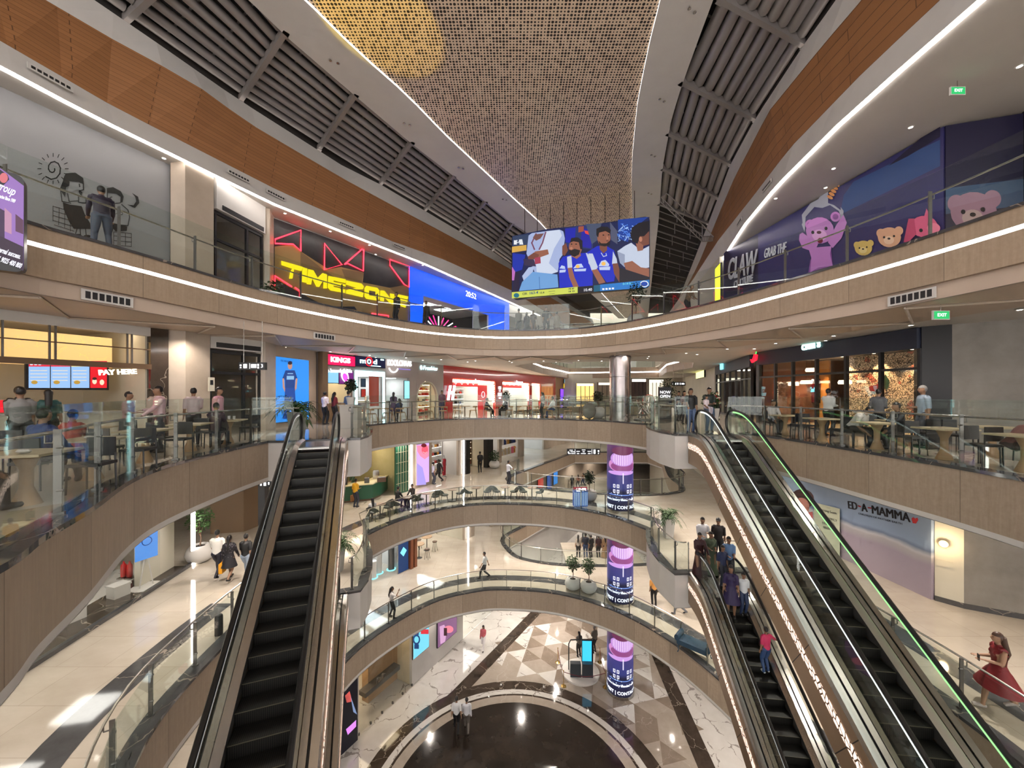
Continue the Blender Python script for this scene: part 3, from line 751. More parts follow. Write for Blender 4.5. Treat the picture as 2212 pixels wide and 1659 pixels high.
    m = MB(); m.bx(.02, .14, -.40, .40, -.02, .01); m.build('comb_plate', mat('comb_edge', (.35,.35,.33), .3, 1), root)
    return root
uL = Vector((.348,-.9375)); uR = Vector((-.123,-.9924))
E_HLW = em('handrail_white_led', (.85,.95,.9), 1.1); E_HLD = em('handrail_dim_led', (.7,.7,.68), .35)
escalator('black stepped escalator in the left foreground rising to the ice cream stall', (-5.8,11.3), uL, L3, (None, E_HLD))
escalator('escalator running under the left foreground escalator, mostly hidden', (-5.8,11.3), uL, L2, None)
escalator('escalator with green and white lit handrails in the right foreground', (7.29,13.0), uR, L3, (E_GREEN, E_HLW))
escalator('escalator carrying people below the one with the green handrail', (7.29,13.0), uR, L2, (None, E_HLD))

# ---------------------------------------------------------------- walls of the halls
W3 = Plane((-10.2,20.3), (6.1,54), L3); W2 = Plane((-10.9,20.4), (8.5,54.4), L2); W1 = Plane((-11.2,20.2), (6.5,47.5), L1); W0 = Plane((-8.75,17.7), (4.5,41.2), L0)
T4 = Plane((-11.4,18.3), (2.5,40.7), L4); CL = Plane((12.66,22.9), (13.5,11.99), L4)
CH = Plane((13.1,20.4), (13.4,12.57), L3); CH2 = Plane((17.1,32.4), (13.1,20.4), L3)
ED = Plane((13.35,21.0), (13.9,12.7), L2)
def wallp(name, pl, u0, u1, z1, mt, holes=(), th=.2, z0=0, y0=0):
    m = MB(); us = sorted({u0, u1, *[h[0] for h in holes], *[h[1] for h in holes]})
    for a, b in zip(us[:-1], us[1:]):
        hs = sorted([(h[2], h[3]) for h in holes if h[0] <= a+1e-6 and h[1] >= b-1e-6]); z = z0
        for h0, h1 in hs:
            if h0 > z+1e-6: m.bx(a, b, y0, y0+th, z, h0)
            z = h1
        if z1 > z+1e-6: m.bx(a, b, y0, y0+th, z, z1)
    return struct(fr(m.build(name, mt), pl))
def room(tagn, pl, u0, u1, D, h, wallm, ceil_e=None, y0=.2, floor=None, slope=0):
    m = MB(); m.bx(u0-.05, u0, y0, D, 0, h); m.bx(u1, u1+.05, y0, D, 0, h); m.bx(u0, u1, D, D+.05, 0, h); struct(fr(m.build('wall_'+tagn, wallm), pl))
    m = MB(); m.bx(u0, u1, y0, D, h, h+.05); struct(fr(m.build('ceiling_'+tagn, M_WHITE), pl))
    if floor: m = MB(); m.bx(u0, u1, y0*.2, D, 0, .012); struct(fr(m.build('floor_'+tagn, floor), pl))
def ceil_panel(pl, u0, u1, y0, y1, h, e, lbl, grp):
    root = pl.root('ceiling_light', lbl, 'ceiling light', grp)
    w = pl.world((u0+u1)/2, (y0+y1)/2); root.location = (w[0], w[1], pl.z0+h)
    m = MB(); m.bx(-(u1-u0)/2, (u1-u0)/2, -(y1-y0)/2, (y1-y0)/2, -.03, -.01); m.build('diffuser', e, root)
    m = MB(); m.bx(-(u1-u0)/2-.04, (u1-u0)/2+.04, -(y1-y0)/2-.04, (y1-y0)/2+.04, -.012, 0); m.build('frame', M_WHITE, root)
    return root
H3 = L4-1.5-L3; H2 = L3-1.28-L2; H1 = L2-1.3-L1; H0 = L1-1.3; H4 = ZC-L4
# left side, restaurant level
A3 = Plane((-13.0,9.75), (-11.85,12.6), L3)
def prismw(name, pts, z0, z1, mt):
    m = MB(); m.prism(pts, z0, z1); return struct(m.build(name, mt))
prismw('wall_black_marble_pier', [(-11.85,12.6),(-12.75,12.95),(-12.3,13.3),(-11.62,13.0)], L3, L4-1.5, M_DARKST)
prismw('column_tan_left_three', [(-11.68,13.05),(-11.3,13.3),(-11.08,14.1),(-12.2,14.3),(-12.4,13.2)], L3, L4-1.5, M_TANW)
prismw('column_small_left_three', [(-10.6,15.9),(-10.3,16.05),(-10.45,17.0),(-11,17.0)], L3, L4-1.5, M_TANW)
PO3 = Plane((-10.65,17.0), (-10.25,20.1), L3)
wallp('wall_poster_side', PO3, 0, PO3.L, H3, M_SOFF)
wallbox('wall_lobby_three', (-15,18.4), (-10.6,18.4), L3, L4-1.5, M_TANW); wallbox('wall_lobby_three_left', (-14.5,13.8), (-14.5,18.4), L3, L4-1.5, M_TANW)
LB3 = Plane((-11.1,14.15), (-10.35,15.95), L3)
wallp('wall_lobby_bulkhead_three', LB3, 0, LB3.L, H3, M_WHITE, z0=3.25, th=.3)
# level four left
M4 = Plane((-14.3,9.6), (-12.55,14.1), L4)
wallp('wall_mural', M4, -4, M4.L, H4+.01, mat('mural_white', (.26,.26,.27), .55))
prismw('column_tan_left_four', [(-12.4,13.95),(-11.78,13.85),(-11.45,14.75),(-12.6,15.2)], L4, ZC, M_TANW)
prismw('column_small_left_four', [(-11.35,17.35),(-11.0,17.45),(-11.35,18.35),(-11.8,18.0)], L4, ZC, M_TANW)
wallbox('wall_lobby_four', (-15,18.8), (-11.3,18.8), L4, ZC, M_TANW); wallbox('wall_lobby_four_left', (-15,14.2), (-15,18.8), L4, ZC, M_TANW)
LB4 = Plane((-11.45,14.9), (-11.1,17.3), L4)
wallp('wall_lobby_bulkhead_four', LB4, 0, LB4.L, H4, M_WHITE, z0=3.5, th=.3)
# level four, right
CL2 = Plane((13.5,11.99), (15.2,11.45), L4)
prismw('column_black_right_four', [(15.2,11.45),(15.2,10.2),(22,8.8),(22,11.45)], L4, ZC, M_BLK)
# right side, restaurant level
prismw('wall_black_pier_right', [(13.4,12.57),(13.86,12.1),(14.2,12.6),(13.7,13.1)], L3, L4-1.5, M_BLK)
GW = Plane((13.86,12.1), (20,7.2), L3); wallp('wall_grey_right_three', GW, 0, GW.L, H3, M_GREYW)
# level two right
R2a = Plane((13.95,12.68), (14.35,12.2), L2); R2b = Plane((14.35,12.2), (20,9.2), L2)
wallp('wall_cream_right_two', R2a, 0, R2a.L, H2, M_CREAM); wallp('wall_grey_right_two', R2b, 0, R2b.L, H2, M_GREYW)
m = MB(); m.bx(-.02, R2b.L, -.03, 0, 0, .16); struct(fr(m.build('baseboard_right_two', M_KERB), R2b))
m = MB(); m.bx(0, R2a.L, -.03, 0, 0, .16); struct(fr(m.build('baseboard_right_two_b', M_KERB), R2a))
# level two left: glazed shop and the lobby beyond
S2 = Plane((-11.2,4.0), (-12.7,15.2), L2)
wallp('wall_lobby_two', Plane((-18,21.2), (-10.9,21.0), L2), 0, 7, H2, M_TANW); wallbox('wall_lobby_two_left', (-18,15.3), (-18,21.2), L2, L3-1.28, M_CREAM)
prismw('column_bronze_lobby_two', [(-14.6,18.6),(-13.2,18.9),(-13.0,19.8),(-14.6,19.9)], L2, L3-1.28, mat('brown_stone', (.26,.17,.10), .35))
prismw('column_dark_lobby_two', [(-11.5,17.4),(-11.2,17.4),(-11.2,17.7),(-11.5,17.7)], L2, L3-1.28, M_BLK)
# ---------------------------------------------------------------- flat artwork helpers (pixel outlines laid on a real wall plane)
def el(cx, cy, rx, ry=None, n=18, rot=0, a0=0, a1=360):
    ry = rx if ry is None else ry; o = []
    for i in range(n):
        a = math.radians(a0+(a1-a0)*i/(n if a1-a0 == 360 else n-1)); x = rx*math.cos(a); y = ry*math.sin(a); c, s = math.cos(rot), math.sin(rot)
        o.append((cx+x*c-y*s, cy+x*s+y*c))
    return o
def ln(pts, w):
    out = []
    for a, b in zip(pts[:-1], pts[1:]):
        d = Vector((b[0]-a[0], b[1]-a[1]))
        if d.length < 1e-6: continue
        d.normalize(); n = Vector((-d.y, d.x))*w/2; d = d*w*.4
        out.append([(a[0]+n.x-d.x, a[1]+n.y-d.y), (b[0]+n.x+d.x, b[1]+n.y+d.y), (b[0]-n.x+d.x, b[1]-n.y+d.y), (a[0]-n.x-d.x, a[1]-n.y-d.y)])
    return out
def rc(x0, y0, x1, y1): return [(x0,y0),(x1,y0),(x1,y1),(x0,y1)]
def art(name, pl, root, shapes, off=-.02, step=.003, thick=None):
    m = MB(); ms = []; k = 0
    for mt, pts in shapes:
        if mt not in ms: ms.append(mt)
        loops = pts if isinstance(pts[0][0], (tuple, list)) else [pts]
        y = off-step*k; k += 1
        for lp in loops:
            q = [pl.pt(*p) for p in lp]; L = [Vector((a[0], a[1], 0)) for a in q]
            fs = []
            for t in tessellate_polygon([L]):
                a, b, c = (L[i] for i in t); t = tuple(t)
                if (b-a).cross(c-a).z < 0: t = t[::-1]
                fs.append(t)
            m.add([(a[0], y, a[1]) for a in q], fs, mi=ms.index(mt))
    return m.build(name, ms, root)
PAL = {}
def pc(r, g, b, e=0, s=1.0):                              # sRGB 0-255 colour: painted, or glowing when e
    key = 'paint_%02x%02x%02x_%s' % (r, g, b, str(e).replace('.', 'p'))
    f = lambda v: ((v/255+.055)/1.055)**2.4 if v > 10 else v/255/12.92
    c = (f(r), f(g), f(b))
    return mat(key, c, .5) if not e else mat(key, tuple(a*.1 for a in c), .5, emit=c, es=e*.52)
def board(pl, name, label, cat, px0, py0, px1, py1, depth=.08, frame=None, face=None, group=None, off=-.02):
    """a box sign / screen hung on the wall plane, upright, spanning the pixel columns; height from its left edge"""
    u0, zt = pl.pt(px0, py0); u1, _ = pl.pt(px1, py0); zb_ = pl.pt(px0, py1)[1]
    r = pl.root(name, label, cat, group); w = pl.world(u0, 0); r.location = (w[0], w[1], pl.z0+zb_)
    m = MB(); m.bx(0, u1-u0, off-depth, off, 0, zt-zb_); m.build('casing', frame or M_BLK, r)
    if face:
        m = MB(); m.bx(.03, u1-u0-.03, off-depth-.008, off-depth, .03, zt-zb_-.03); m.build('face', face, r)
    q = Plane(w, pl.world(u1, 0), pl.z0+zb_)
    return r, q, u1-u0, zt-zb_
def bars(r, w, h, y, specs, mt=None, nm='printed_mark'):          # small illegible marks as short bars: (x, z, width, height) in fractions
    m = MB()
    for x, z, bw, bh in specs: m.bx(w*(x-bw/2), w*(x+bw/2), y-.006, y, h*(z-bh/2), h*(z+bh/2))
    return m.build(nm, mt or E_WHITE, r)
def shop(tagn, pl, pxa, pxb, h, D=4, wm=None, ceil=None, lab='', fm=None, lights=1, lw=.6):
    ua, ub = pl.u(pxa), pl.u(pxb)
    room(tagn, pl, ua, ub, D, h, wm or M_WHITE, floor=fm)
    n = max(1, int((ub-ua)/2.2*lights))
    for i in range(n):
        c = ua+(ub-ua)*(i+.5)/n
        ceil_panel(pl, c-lw, c+lw, D*.25, D*.75, h-.0, ceil or E_SHOP, 'flat ceiling light inside the %s' % lab, 'ceiling lights of the %s' % lab)
    return (ua, ub, 0, h)
rg = random.Random(11)
# small goods: one prototype each, then copies
def proto(name, label, cat, fn, mts, smooth=False):
    m = MB(); fn(m); o = m.build(name, mts, None, smooth); tag(o, label, cat); return o
GOODS = {}
def goods(kind, variant):
    k = (kind, variant)
    if k in GOODS: return GOODS[k]
    col = {'a':(190,60,50),'b':(40,60,120),'c':(225,205,170),'d':(30,30,32),'e':(90,120,80),'f':(210,150,60),'g':(230,225,220),'h':(120,70,40),'i':(230,120,140)}[variant]
    mt = pc(*col)
    def f(m):
        if kind == 'shoe':
            m.box((0,0,.02), (.26,.09,.035)); m.ball((.05,0,.05), (.11,.045,.04), 8); m.ball((-.07,0,.075), (.055,.042,.06), 8)
        elif kind == 'handbag':
            m.box((0,0,.11), (.26,.10,.2)); m.path([(-.08,0,.2),(-.06,0,.31),(.06,0,.31),(.08,0,.2)], .01, 5)
        elif kind == 'box': m.box((0,0,.09), (.22,.16,.18)); m.box((0,0,.19), (.235,.175,.03))
        elif kind == 'shirt':
            m.slabxz([(-.22,0),(-.22,-.62),(.22,-.62),(.22,0),(.34,-.12),(.40,-.22),(.30,-.0),(.08,.09),(-.08,.09),(-.30,0),(-.40,-.22),(-.34,-.12)], -.03, .03)
        elif kind == 'bottle': m.lathe([(.04,0),(.042,.14),(.015,.19),(.015,.24),(0,.24)], 8)
        elif kind == 'bread': m.ball((0,0,.04), (.13,.07,.05), 8)
    GOODS[k] = f, mt; return GOODS[k]
MADE = {}
def place_good(kind, variant, loc, rz, label, group, s=1.0):
    f, mt = goods(kind, variant); key = (kind, variant)
    if key not in MADE:
        m = MB(); f(m); o = m.build(kind if kind != 'box' else 'shoe_box', mt); MADE[key] = o
    else:
        o = MADE[key].copy(); C.objects.link(o)
    o.location = loc; o.rotation_euler = (0,0,rz); o.scale = (s,s,s)
    tag(o, label, kind if kind != 'box' else 'box', group); return o
def shelves(pl, u0, u1, y, z0, z1, rows, mt, kinds, lbl, gl, n, dep=.35, back=None, variants='abcdefgh', s=1.0, light=None):
    r = pl.root('display_shelf', lbl, 'shelf'); w = pl.world((u0+u1)/2, y); r.location = (w[0], w[1], pl.z0+z0); L = u1-u0; Hh = z1-z0
    for sd in (-1, 1):
        m = MB(); m.bx(sd*L/2-.02, sd*L/2+.02, -dep, 0, 0, Hh); m.build('side_panel', mt, r)
    m = MB(); m.bx(-L/2, L/2, -.02, 0, 0, Hh); m.build('back_panel', back or mt, r)
    for k in range(rows+1):
        m = MB(); z = Hh*k/rows; m.bx(-L/2+.02, L/2-.02, -dep, -.02, z-.02, z); m.build('shelf_board', mt, r)
        if light and k > 0:
            m = MB(); m.bx(-L/2+.04, L/2-.04, -dep+.03, -dep+.06, z-.035, z-.022); m.build('shelf_light', light, r)
        if k < rows:
            for i in range(n):
                uu = u0+(u1-u0)*(i+.5)/n+rg.uniform(-.02,.02); ww = pl.world(uu, y-dep*.55)
                place_good(rg.choice(kinds), rg.choice(variants), (ww[0], ww[1], pl.z0+z0+z+.002), pl.rz+rg.uniform(-.3,.3), gl, gl+' row', s)
    return r

# ================================================================= level three, back row of stalls (plane W3)
holes3 = []
KI = [W3.u(p) for p in (695, 762)]
holes3.append(shop('ice_cream_stall', W3, 697, 761, 2.75, 3.0, M_CREAM, E_SHOPW, 'ice cream stall'))
holes3.append(shop('modern_cafe_stall', W3, 767, 828, 2.65, 3.0, M_WHITE, E_SHOPC, 'stall with the cool white frame'))
holes3.append(shop('noodle_stall', W3, 834, 884, 2.6, 3.0, M_WHITE, E_SHOPC, 'stall with the white smiling sign'))
holes3.append(shop('arch_stall', W3, 899, 945, 2.45, 1.6, M_CREAM, E_SHOPW, 'arched niche', lw=.4))
ha, hb, hc, hd = W3.u(978), W3.u(1069), W3.u(1086), W3.u(1143); he, hf = W3.u(1149), W3.u(1166)
for nm, a, b in (('red_shop_one', 978, 1069), ('red_shop_two', 1086, 1143), ('red_shop_three', 1149, 1166)):
    holes3.append(shop(nm, W3, a, b, 2.7, 4.5, M_WHITE, E_SHOP, 'red fronted shop'))
uR0, uR1 = W3.u(958), W3.u(1200)
M_PINKGREY = soft('mauve_grey_wall', (.40,.33,.31), (.46,.39,.37), .6, .5); M_RED = mat('glossy_red_panel', (.55,.025,.03), .18, coat=.6)
wallp('wall_stalls_three', W3, 0, uR0, H3, M_PINKGREY, [h for h in holes3 if h[0] < uR0])
wallp('wall_red_front', W3, uR0, uR1, H3, M_RED, [h for h in holes3 if h[0] > uR0])
wallp('wall_oak_three', W3, uR1, W3.L+8, H3, M_OAK)
# ice cream stall
M_KRED = pc(240,15,70,2.2)
r, q, w, h = board(W3, 'shop_sign', 'pink red lightbox sign reading KINGS above the ice cream stall', 'sign', 695, 763, 763, 788, .15, M_BLK, M_KRED)
text('lettering', 'KINGS', .38, E_WHITE, r, (w/2, -.2, h/2), .02, w=w*.62, bold=.012)
r = W3.root('script_sign', 'glowing white script sign under the KINGS lightbox', 'sign')
curtext('lettering', 'Go Insanely Edible', E_WHITE, W3, 697, 805, 757, 806, .22, r, -.12)
r, q, w, h = board(W3, 'menu_screen', 'pale blue menu screen in the ice cream stall', 'screen', 705, 800, 730, 828, .05, M_BLK, pc(140,200,240,1.2))
r, q, w, h = board(W3, 'popsicle_poster', 'purple poster with a neon ice lolly in the ice cream stall', 'poster', 730, 800, 762, 830, .05, M_BLK, pc(140,50,150,.7))
r = W3.root('ice_lolly_neon', 'pink and white neon ice lolly on the purple poster', 'neon sign')
art('lolly', W3, r, [(pc(255,235,245,3), el(741,812,8,14,18,-.3)), (pc(250,60,190,2.5), el(742,815,5.5,9,16,-.3)), (pc(255,190,60,2.5), rc(743,826,748,836))], -.14)
for i, (a, b) in enumerate(((700,742),)):
    ua, ub = W3.u(699), W3.u(759); r = W3.root('serving_counter', 'pale serving counter of the ice cream stall', 'counter'); p = W3.world((ua+ub)/2, .5); r.location = (*p, L3)
    m = MB(); m.bx(-(ub-ua)/2+.1, (ub-ua)/2-.1, -.3, .3, 0, 1.0); m.build('body', M_OAK, r); m = MB(); m.bx(-(ub-ua)/2+.06, (ub-ua)/2-.06, -.34, .34, 1.0, 1.05); m.build('worktop', M_WHITE, r)
M_PILB = soft('blue_grey_pilaster', (.33,.32,.36), (.38,.37,.41), .6, .4)
prismw('column_brown_pilaster', [W3.world(-.05,-.35), W3.world(.28,-.35), W3.world(.28,.0), W3.world(-.05,.0)], L3, L4-1.5, mat('brown_stone', (.26,.17,.10), .35))
# modern stall
r, q, w, h = board(W3, 'shop_sign', 'navy sign board reading mod with a red ring', 'sign', 763, 768, 829, 791, .12, M_BLK, pc(30,32,80,.5))
text('lettering', 'm   d', .42, E_CYANW, r, (w*.42, -.16, h*.55), .02, w=w*.55, bold=.01)
bars(r, w, h, -.15, [(.64,.16,.38,.09),(.88,.85,.12,.14)], E_CYANW)
m = MB(); m.path([(w*.43+.26*math.cos(a*PI/10), -.17, h*.55+.26*math.sin(a*PI/10)) for a in range(20)], .03, 6, closed=True); m.build('ring', pc(230,20,30,2), r)
m = MB(); m.path([(w*.43+.12*math.cos(a*PI/10), -.17, h*.55+.12*math.sin(a*PI/10)) for a in range(20)], .035, 6, closed=True); m.build('letter_o', E_CYANW, r)
r = W3.root('glowing_surround', 'cool white glowing frame around the stall opening with the orange panel', 'light')
ua, ub = W3.u(766), W3.u(829)
m = MB(); m.bx(ua-.0, ua+.14, -.1, -.02, .1, 2.72); m.bx(ub-.14, ub, -.1, -.02, .1, 2.72); m.bx(ua, ub, -.1, -.02, 2.6, 2.9); m.build('light_tube', pc(190,250,255,3.2), r)
r, q, w, h = board(W3, 'orange_panel', 'plain orange panel inside the glowing stall frame', 'panel', 806, 804, 826, 878, .05, pc(225,80,40,.25), None, off=.35)
for k, (a, b, c, d, col) in enumerate(((770,804,776,835,(90,150,230)),(777,804,786,836,(40,110,90)),(792,817,802,836,(40,60,80)),(776,838,786,858,(200,140,90)),(792,840,802,858,(180,50,40)))):
    board(W3, 'menu_picture', ['tall blue menu panel','green dish picture','dark framed bottle picture','framed golden food picture','framed red dish picture'][k]+' in the stall with the orange panel', 'picture', a, b, c, d, .04, M_BLK, pc(*col,.8), off=.5)
ua, ub = W3.u(767), W3.u(805); shelves(W3, ua+.1, ub, .6, .05, 1.15, 3, M_WHITE, ['bread','box'], 'glass display counter under the menu pictures', 'small cakes in the display counter', 6, light=E_WARM, s=.7)
# stall with the smiling sign
r = W3.root('shop_sign', 'white glowing sign reading KOOLCHAAS with a smile under it', 'sign')
curtext('lettering', 'KOOLCHAAS', E_WHITE, W3, 833, 790, 885, 792, .36, r, -.15, bold=.015)
a = W3.pt(846, 795); m = MB(); m.path([(a[0]+.42*math.cos(t*PI/10), -.16, a[1]+.1+.38*math.sin(t*PI/10)) for t in range(11, 20)], .05, 6); m.build('smile', E_WHITE, r)
a_ = W3.pt(870,799); m = MB(); m.bx(a_[0]-.6,a_[0]+.6,-.16,-.15,a_[1],a_[1]+.07); m.build('printed_mark', pc(150,130,210,1), r)
r, q, w, h = board(W3, 'order_screen', 'narrow lit order screen beside the stall with the smiling sign', 'screen', 871, 822, 883, 862, .06, M_BLK, pc(150,235,250,1.4))
for k, (px, py) in enumerate(((842,812),(865,806))):
    r = W3.root('wall_plate', 'round woven plate hung in the smiling-sign stall, %s one' % ('left','right')[k], 'plate'); a = W3.pt(px, py); p = W3.world(a[0], 1.2); r.location = (*p, L3+a[1])
    m = MB(); m.lathe([(.28,0),(.28,.03),(.1,.04),(0,.04)], 14, M=Matrix.Rotation(PI/2,3,'X')); m.build('disc', pc(150,110,70), r)
ua, ub = W3.u(835), W3.u(870); r = W3.root('serving_counter', 'white serving counter of the smiling-sign stall', 'counter'); p = W3.world((ua+ub)/2, .4); r.location = (*p, L3)
m = MB(); m.bx(-(ub-ua)/2, (ub-ua)/2, -.3, .3, 0, 1.0); m.build('body', M_WHITE, r); m = MB(); m.bx(-(ub-ua)/2-.03, (ub-ua)/2+.03, -.34, .34, 1.0, 1.05); m.build('worktop', M_DSTEEL, r)
# arched shoe niche
r = W3.root('shop_sign', 'cyan script sign reading Freshies over the arched niche', 'sign')
curtext('lettering', 'Freshies', E_CYANW, W3, 912, 799, 943, 801, .30, r, -.06, shear=.3)
m = MB(); a = W3.pt(909, 797); m.ball((a[0], -.05, a[1]+.1), (.13,.03,.17), 10); m.build('leaf_mark', E_CYANW, r)
ua, ub = W3.u(899), W3.u(945); uc = (ua+ub)/2; rr = (ub-ua)/2
arch = [(ua,2.46),(ua,2.46-rr)]+[(uc-rr*math.cos(i*PI/16), 2.45-rr*1.0+rr*math.sin(i*PI/16)) for i in range(1, 16)]+[(ub,2.46-rr),(ub,2.46)]
m = MB(); m.slabxz(arch, -.02, .22); struct(fr(m.build('wall_arch_head', M_PINKGREY), W3))
m = MB(); m.path([(ua+.06,-.03,0),(ua+.06,-.03,2.45-rr)]+[(uc-(rr-.06)*math.cos(i*PI/16), -.03, 2.45-rr+(rr-.06)*math.sin(i*PI/16)) for i in range(1,16)]+[(ub-.06,-.03,2.45-rr),(ub-.06,-.03,0)], .05, 6)
o = fr(m.build('arch_trim', M_CREAM), W3); tag(o, 'cream arched moulding around the shoe niche', 'moulding')
shelves(W3, ua+.12, ub-.1, 1.0, .15, 2.2, 5, M_CREAM, ['shoe','box'], 'lit cream shelves of shoes inside the arched niche', 'shoe on the shelves of the arched niche', 6, light=E_WARM, variants='acdfh')
# red shop: three rounded portals
for k, (a, b) in enumerate(((978,1069),(1086,1143),(1149,1166))):
    nm = ('left','middle','right')[k]; ua, ub = W3.u(a), W3.u(b); wd_ = ub-ua
    r = W3.root('portal_lights', 'warm white light band along the %s portal of the red shop' % nm, 'light')
    m = MB(); m.bx(ua+.05, ub-.2, .0, .15, 2.45, 2.68); m.build('light_band', E_WARM, r)
    for i in range(9):
        m = MB(); m.box((ub-.25 if wd_ > 1.5 else ub-.15, .05, 2.3-.2*i), (.26*min(1,wd_/2), .12, .12)); m.build('bulb_block', E_WARM, r)
    r = W3.root('portal_neon', 'orange red neon outline on the right edge of the %s portal' % nm, 'neon sign')
    m = MB(); m.path([(ub+.0,-.03,.1),(ub+.0,-.03,2.5),(ub-.12,-.03,2.68),(ua,-.03,2.74)], .025, 6); m.build('tube', pc(255,70,40,3), r)
    if k < 2:
        r, q, w, h = board(W3, 'red_header', 'red graphic header with round drawings inside the %s portal' % nm, 'sign', a+2, 818+k*3, b-(32 if k == 0 else 12), 834+k*3, .05, M_RED, pc(225,25,40,1.0), off=.3)
        for i in range(4):
            m = MB(); cxx = w*(.15+.22*i); m.path([(cxx+.13*math.cos(t*PI/6), -.08+.3, h*.5+.13*math.sin(t*PI/6)) for t in range(12)], .015, 4, closed=True); m.build('round_drawing', E_WHITE, r)
        r = W3.root('script_neon', 'cool white script neon hanging in the %s portal' % nm, 'neon sign')
        if k == 0: curtext('lettering', 'hungry', E_CYANW, W3, 1022, 826, 1044, 828, .30, r, -.12, shear=.3, bold=.01)
        else: curtext('lettering', 'hungry', E_CYANW, W3, 1112, 828, 1127, 829, .30, r, -.12, shear=.3, bold=.01)
        sp = [ua+.1, ua+wd_*(.62 if k == 0 else .75)]
        shelves(W3, sp[0], sp[1], 2.2, .1, 1.95, 4, M_WHITE, ['box','handbag','bottle'], 'white shelf of bright goods in the %s portal' % nm, 'goods in the %s red portal' % nm, 6 if k == 0 else 5, light=E_SHOP)
        if k == 0:
            r, q, w, h = board(W3, 'red_banner', 'red banner with a round emblem beside the shelves of the left portal', 'banner', 1038, 832, 1057, 905, .05, M_RED, pc(225,25,40,.8), off=.3)
            m = MB(); m.path([(w/2+.28*math.cos(t*PI/8), .2, h*.72+.28*math.sin(t*PI/8)) for t in range(16)], .02, 5, closed=True); m.build('emblem_ring', E_WHITE, r)
            bars(r, w, h, .26, [(.5,.755,.35,.03),(.5,.70,.35,.03)])
r = W3.root('letter_sign', 'large tilted white glowing letter H on the red wall', 'sign')
a = W3.pt(968, 865); text('lettering', 'H', 1.55, E_CYANW, r, (a[0], -.22, a[1]+.55), .06, bold=.06, shear=.35, sx=.75)
r = W3.root('stacked_sign', 'small stack of white lit words between the red portals', 'sign')
a = W3.pt(1079, 838); m = MB()
for k, (w_, h_, z_) in enumerate(((.22,.3,0),(.12,.12,-.3),(.32,.36,-.65),(.16,.16,-1.02))): m.bx(a[0]-w_, a[0]+w_, -.08, -.02, a[1]+z_-h_/2, a[1]+z_+h_/2)
m.build('lit_block', E_CYANW, r)
# beyond the red shop: purple and amber lit stalls on the oak wall, then the far facade
r, q, w, h = board(W3, 'shop_sign', 'small cyan lightbox sign on the oak wall', 'sign', 1217, 819, 1229, 827, .12, M_BLK, pc(130,220,255,2))
for k, (a, b, t0, t1, c, lb) in enumerate(((1209,1216,840,868,(120,60,255),'violet lit curtain left of the amber awning'),(1216,1228,829,838,(255,190,40),'amber scalloped awning under the cyan sign'),(1229,1236,840,868,(120,60,255),'violet lit curtain right of the amber awning'))):
    board(W3, 'lit_board', lb, 'panel', a, t0, b, t1, .08, M_BLK, pc(*c,2), off=-.02)
FE = Plane((8.6,57.2), (31,57.2), L3)
wallp('wall_far_facade', FE, -3, FE.L, H3+.6, M_CREAM)
FEL = [(1244,1282,828,868,(255,190,110),'amber lit bakery front at the far end',2.0),(1290,1330,826,866,(120,100,80),'dim brown shop front beside the bakery',.5),(1362,1395,818,866,(60,40,35),'dark brown shop front at the far end',.4),(1400,1432,820,866,(245,230,200),'cream lit shop front at the far end',1.5)]
for a, b, t0, t1, c, lb, e in FEL:
    r, q, w, h = board(FE, 'storefront', lb, 'shop front', a, t0, b, t1, .3, M_WAL, pc(*c,e))
    m = MB(); m.bx(w*.05, w*.95, -.4, -.3, h*.86, h*.98); m.build('sign_band', pc(255,245,220,2.2), r)
    for i in range(1, 4):
        m = MB(); m.bx(w*i/4-.04, w*i/4+.04, -.36, -.3, 0, h*.86); m.build('mullion', M_BLK, r)
# poster by the lobby (L3)
r, q, w, h = board(PO3, 'poster_lightbox', 'blue lightbox poster of a standing youth in a dark t-shirt', 'poster', 588, 768, 664, 915, .07, M_STEEL, pc(45,140,235,1.15))
q = Plane(PO3.world(PO3.u(588),-.12), PO3.world(PO3.u(664),-.12), L3)
r2 = q.root('x', 'x', 'x'); bpy.data.objects.remove(r2)
rel = Plane(tuple(Vector((r.location.x, r.location.y))), PO3.world(PO3.u(664)), r.location.z)
art('figure', rel, r, [(pc(215,160,140,.8), el(622,790,5,8)), (pc(60,50,55,.8), el(622,784,5,4)), (pc(25,70,150,.8), [(612,800),(632,800),(638,818),(633,820),(632,838),(611,838),(611,820),(605,818)]),
     (pc(215,160,140,.8), ln([(607,819),(608,836),(613,848)],4)+ln([(636,819),(634,838),(628,848)],4)), (pc(30,80,170,.8), [(611,838),(632,838),(636,905),(625,905),(622,860),(618,905),(606,905)]), (pc(150,200,240,.9), rc(616,806,628,808)), (pc(150,200,240,.9), rc(614,812,630,820))], -.105)
text('lettering', 'TEE RELIGION', .12, pc(20,60,140,.6), r, (.75, -.11, h-.2), .002)
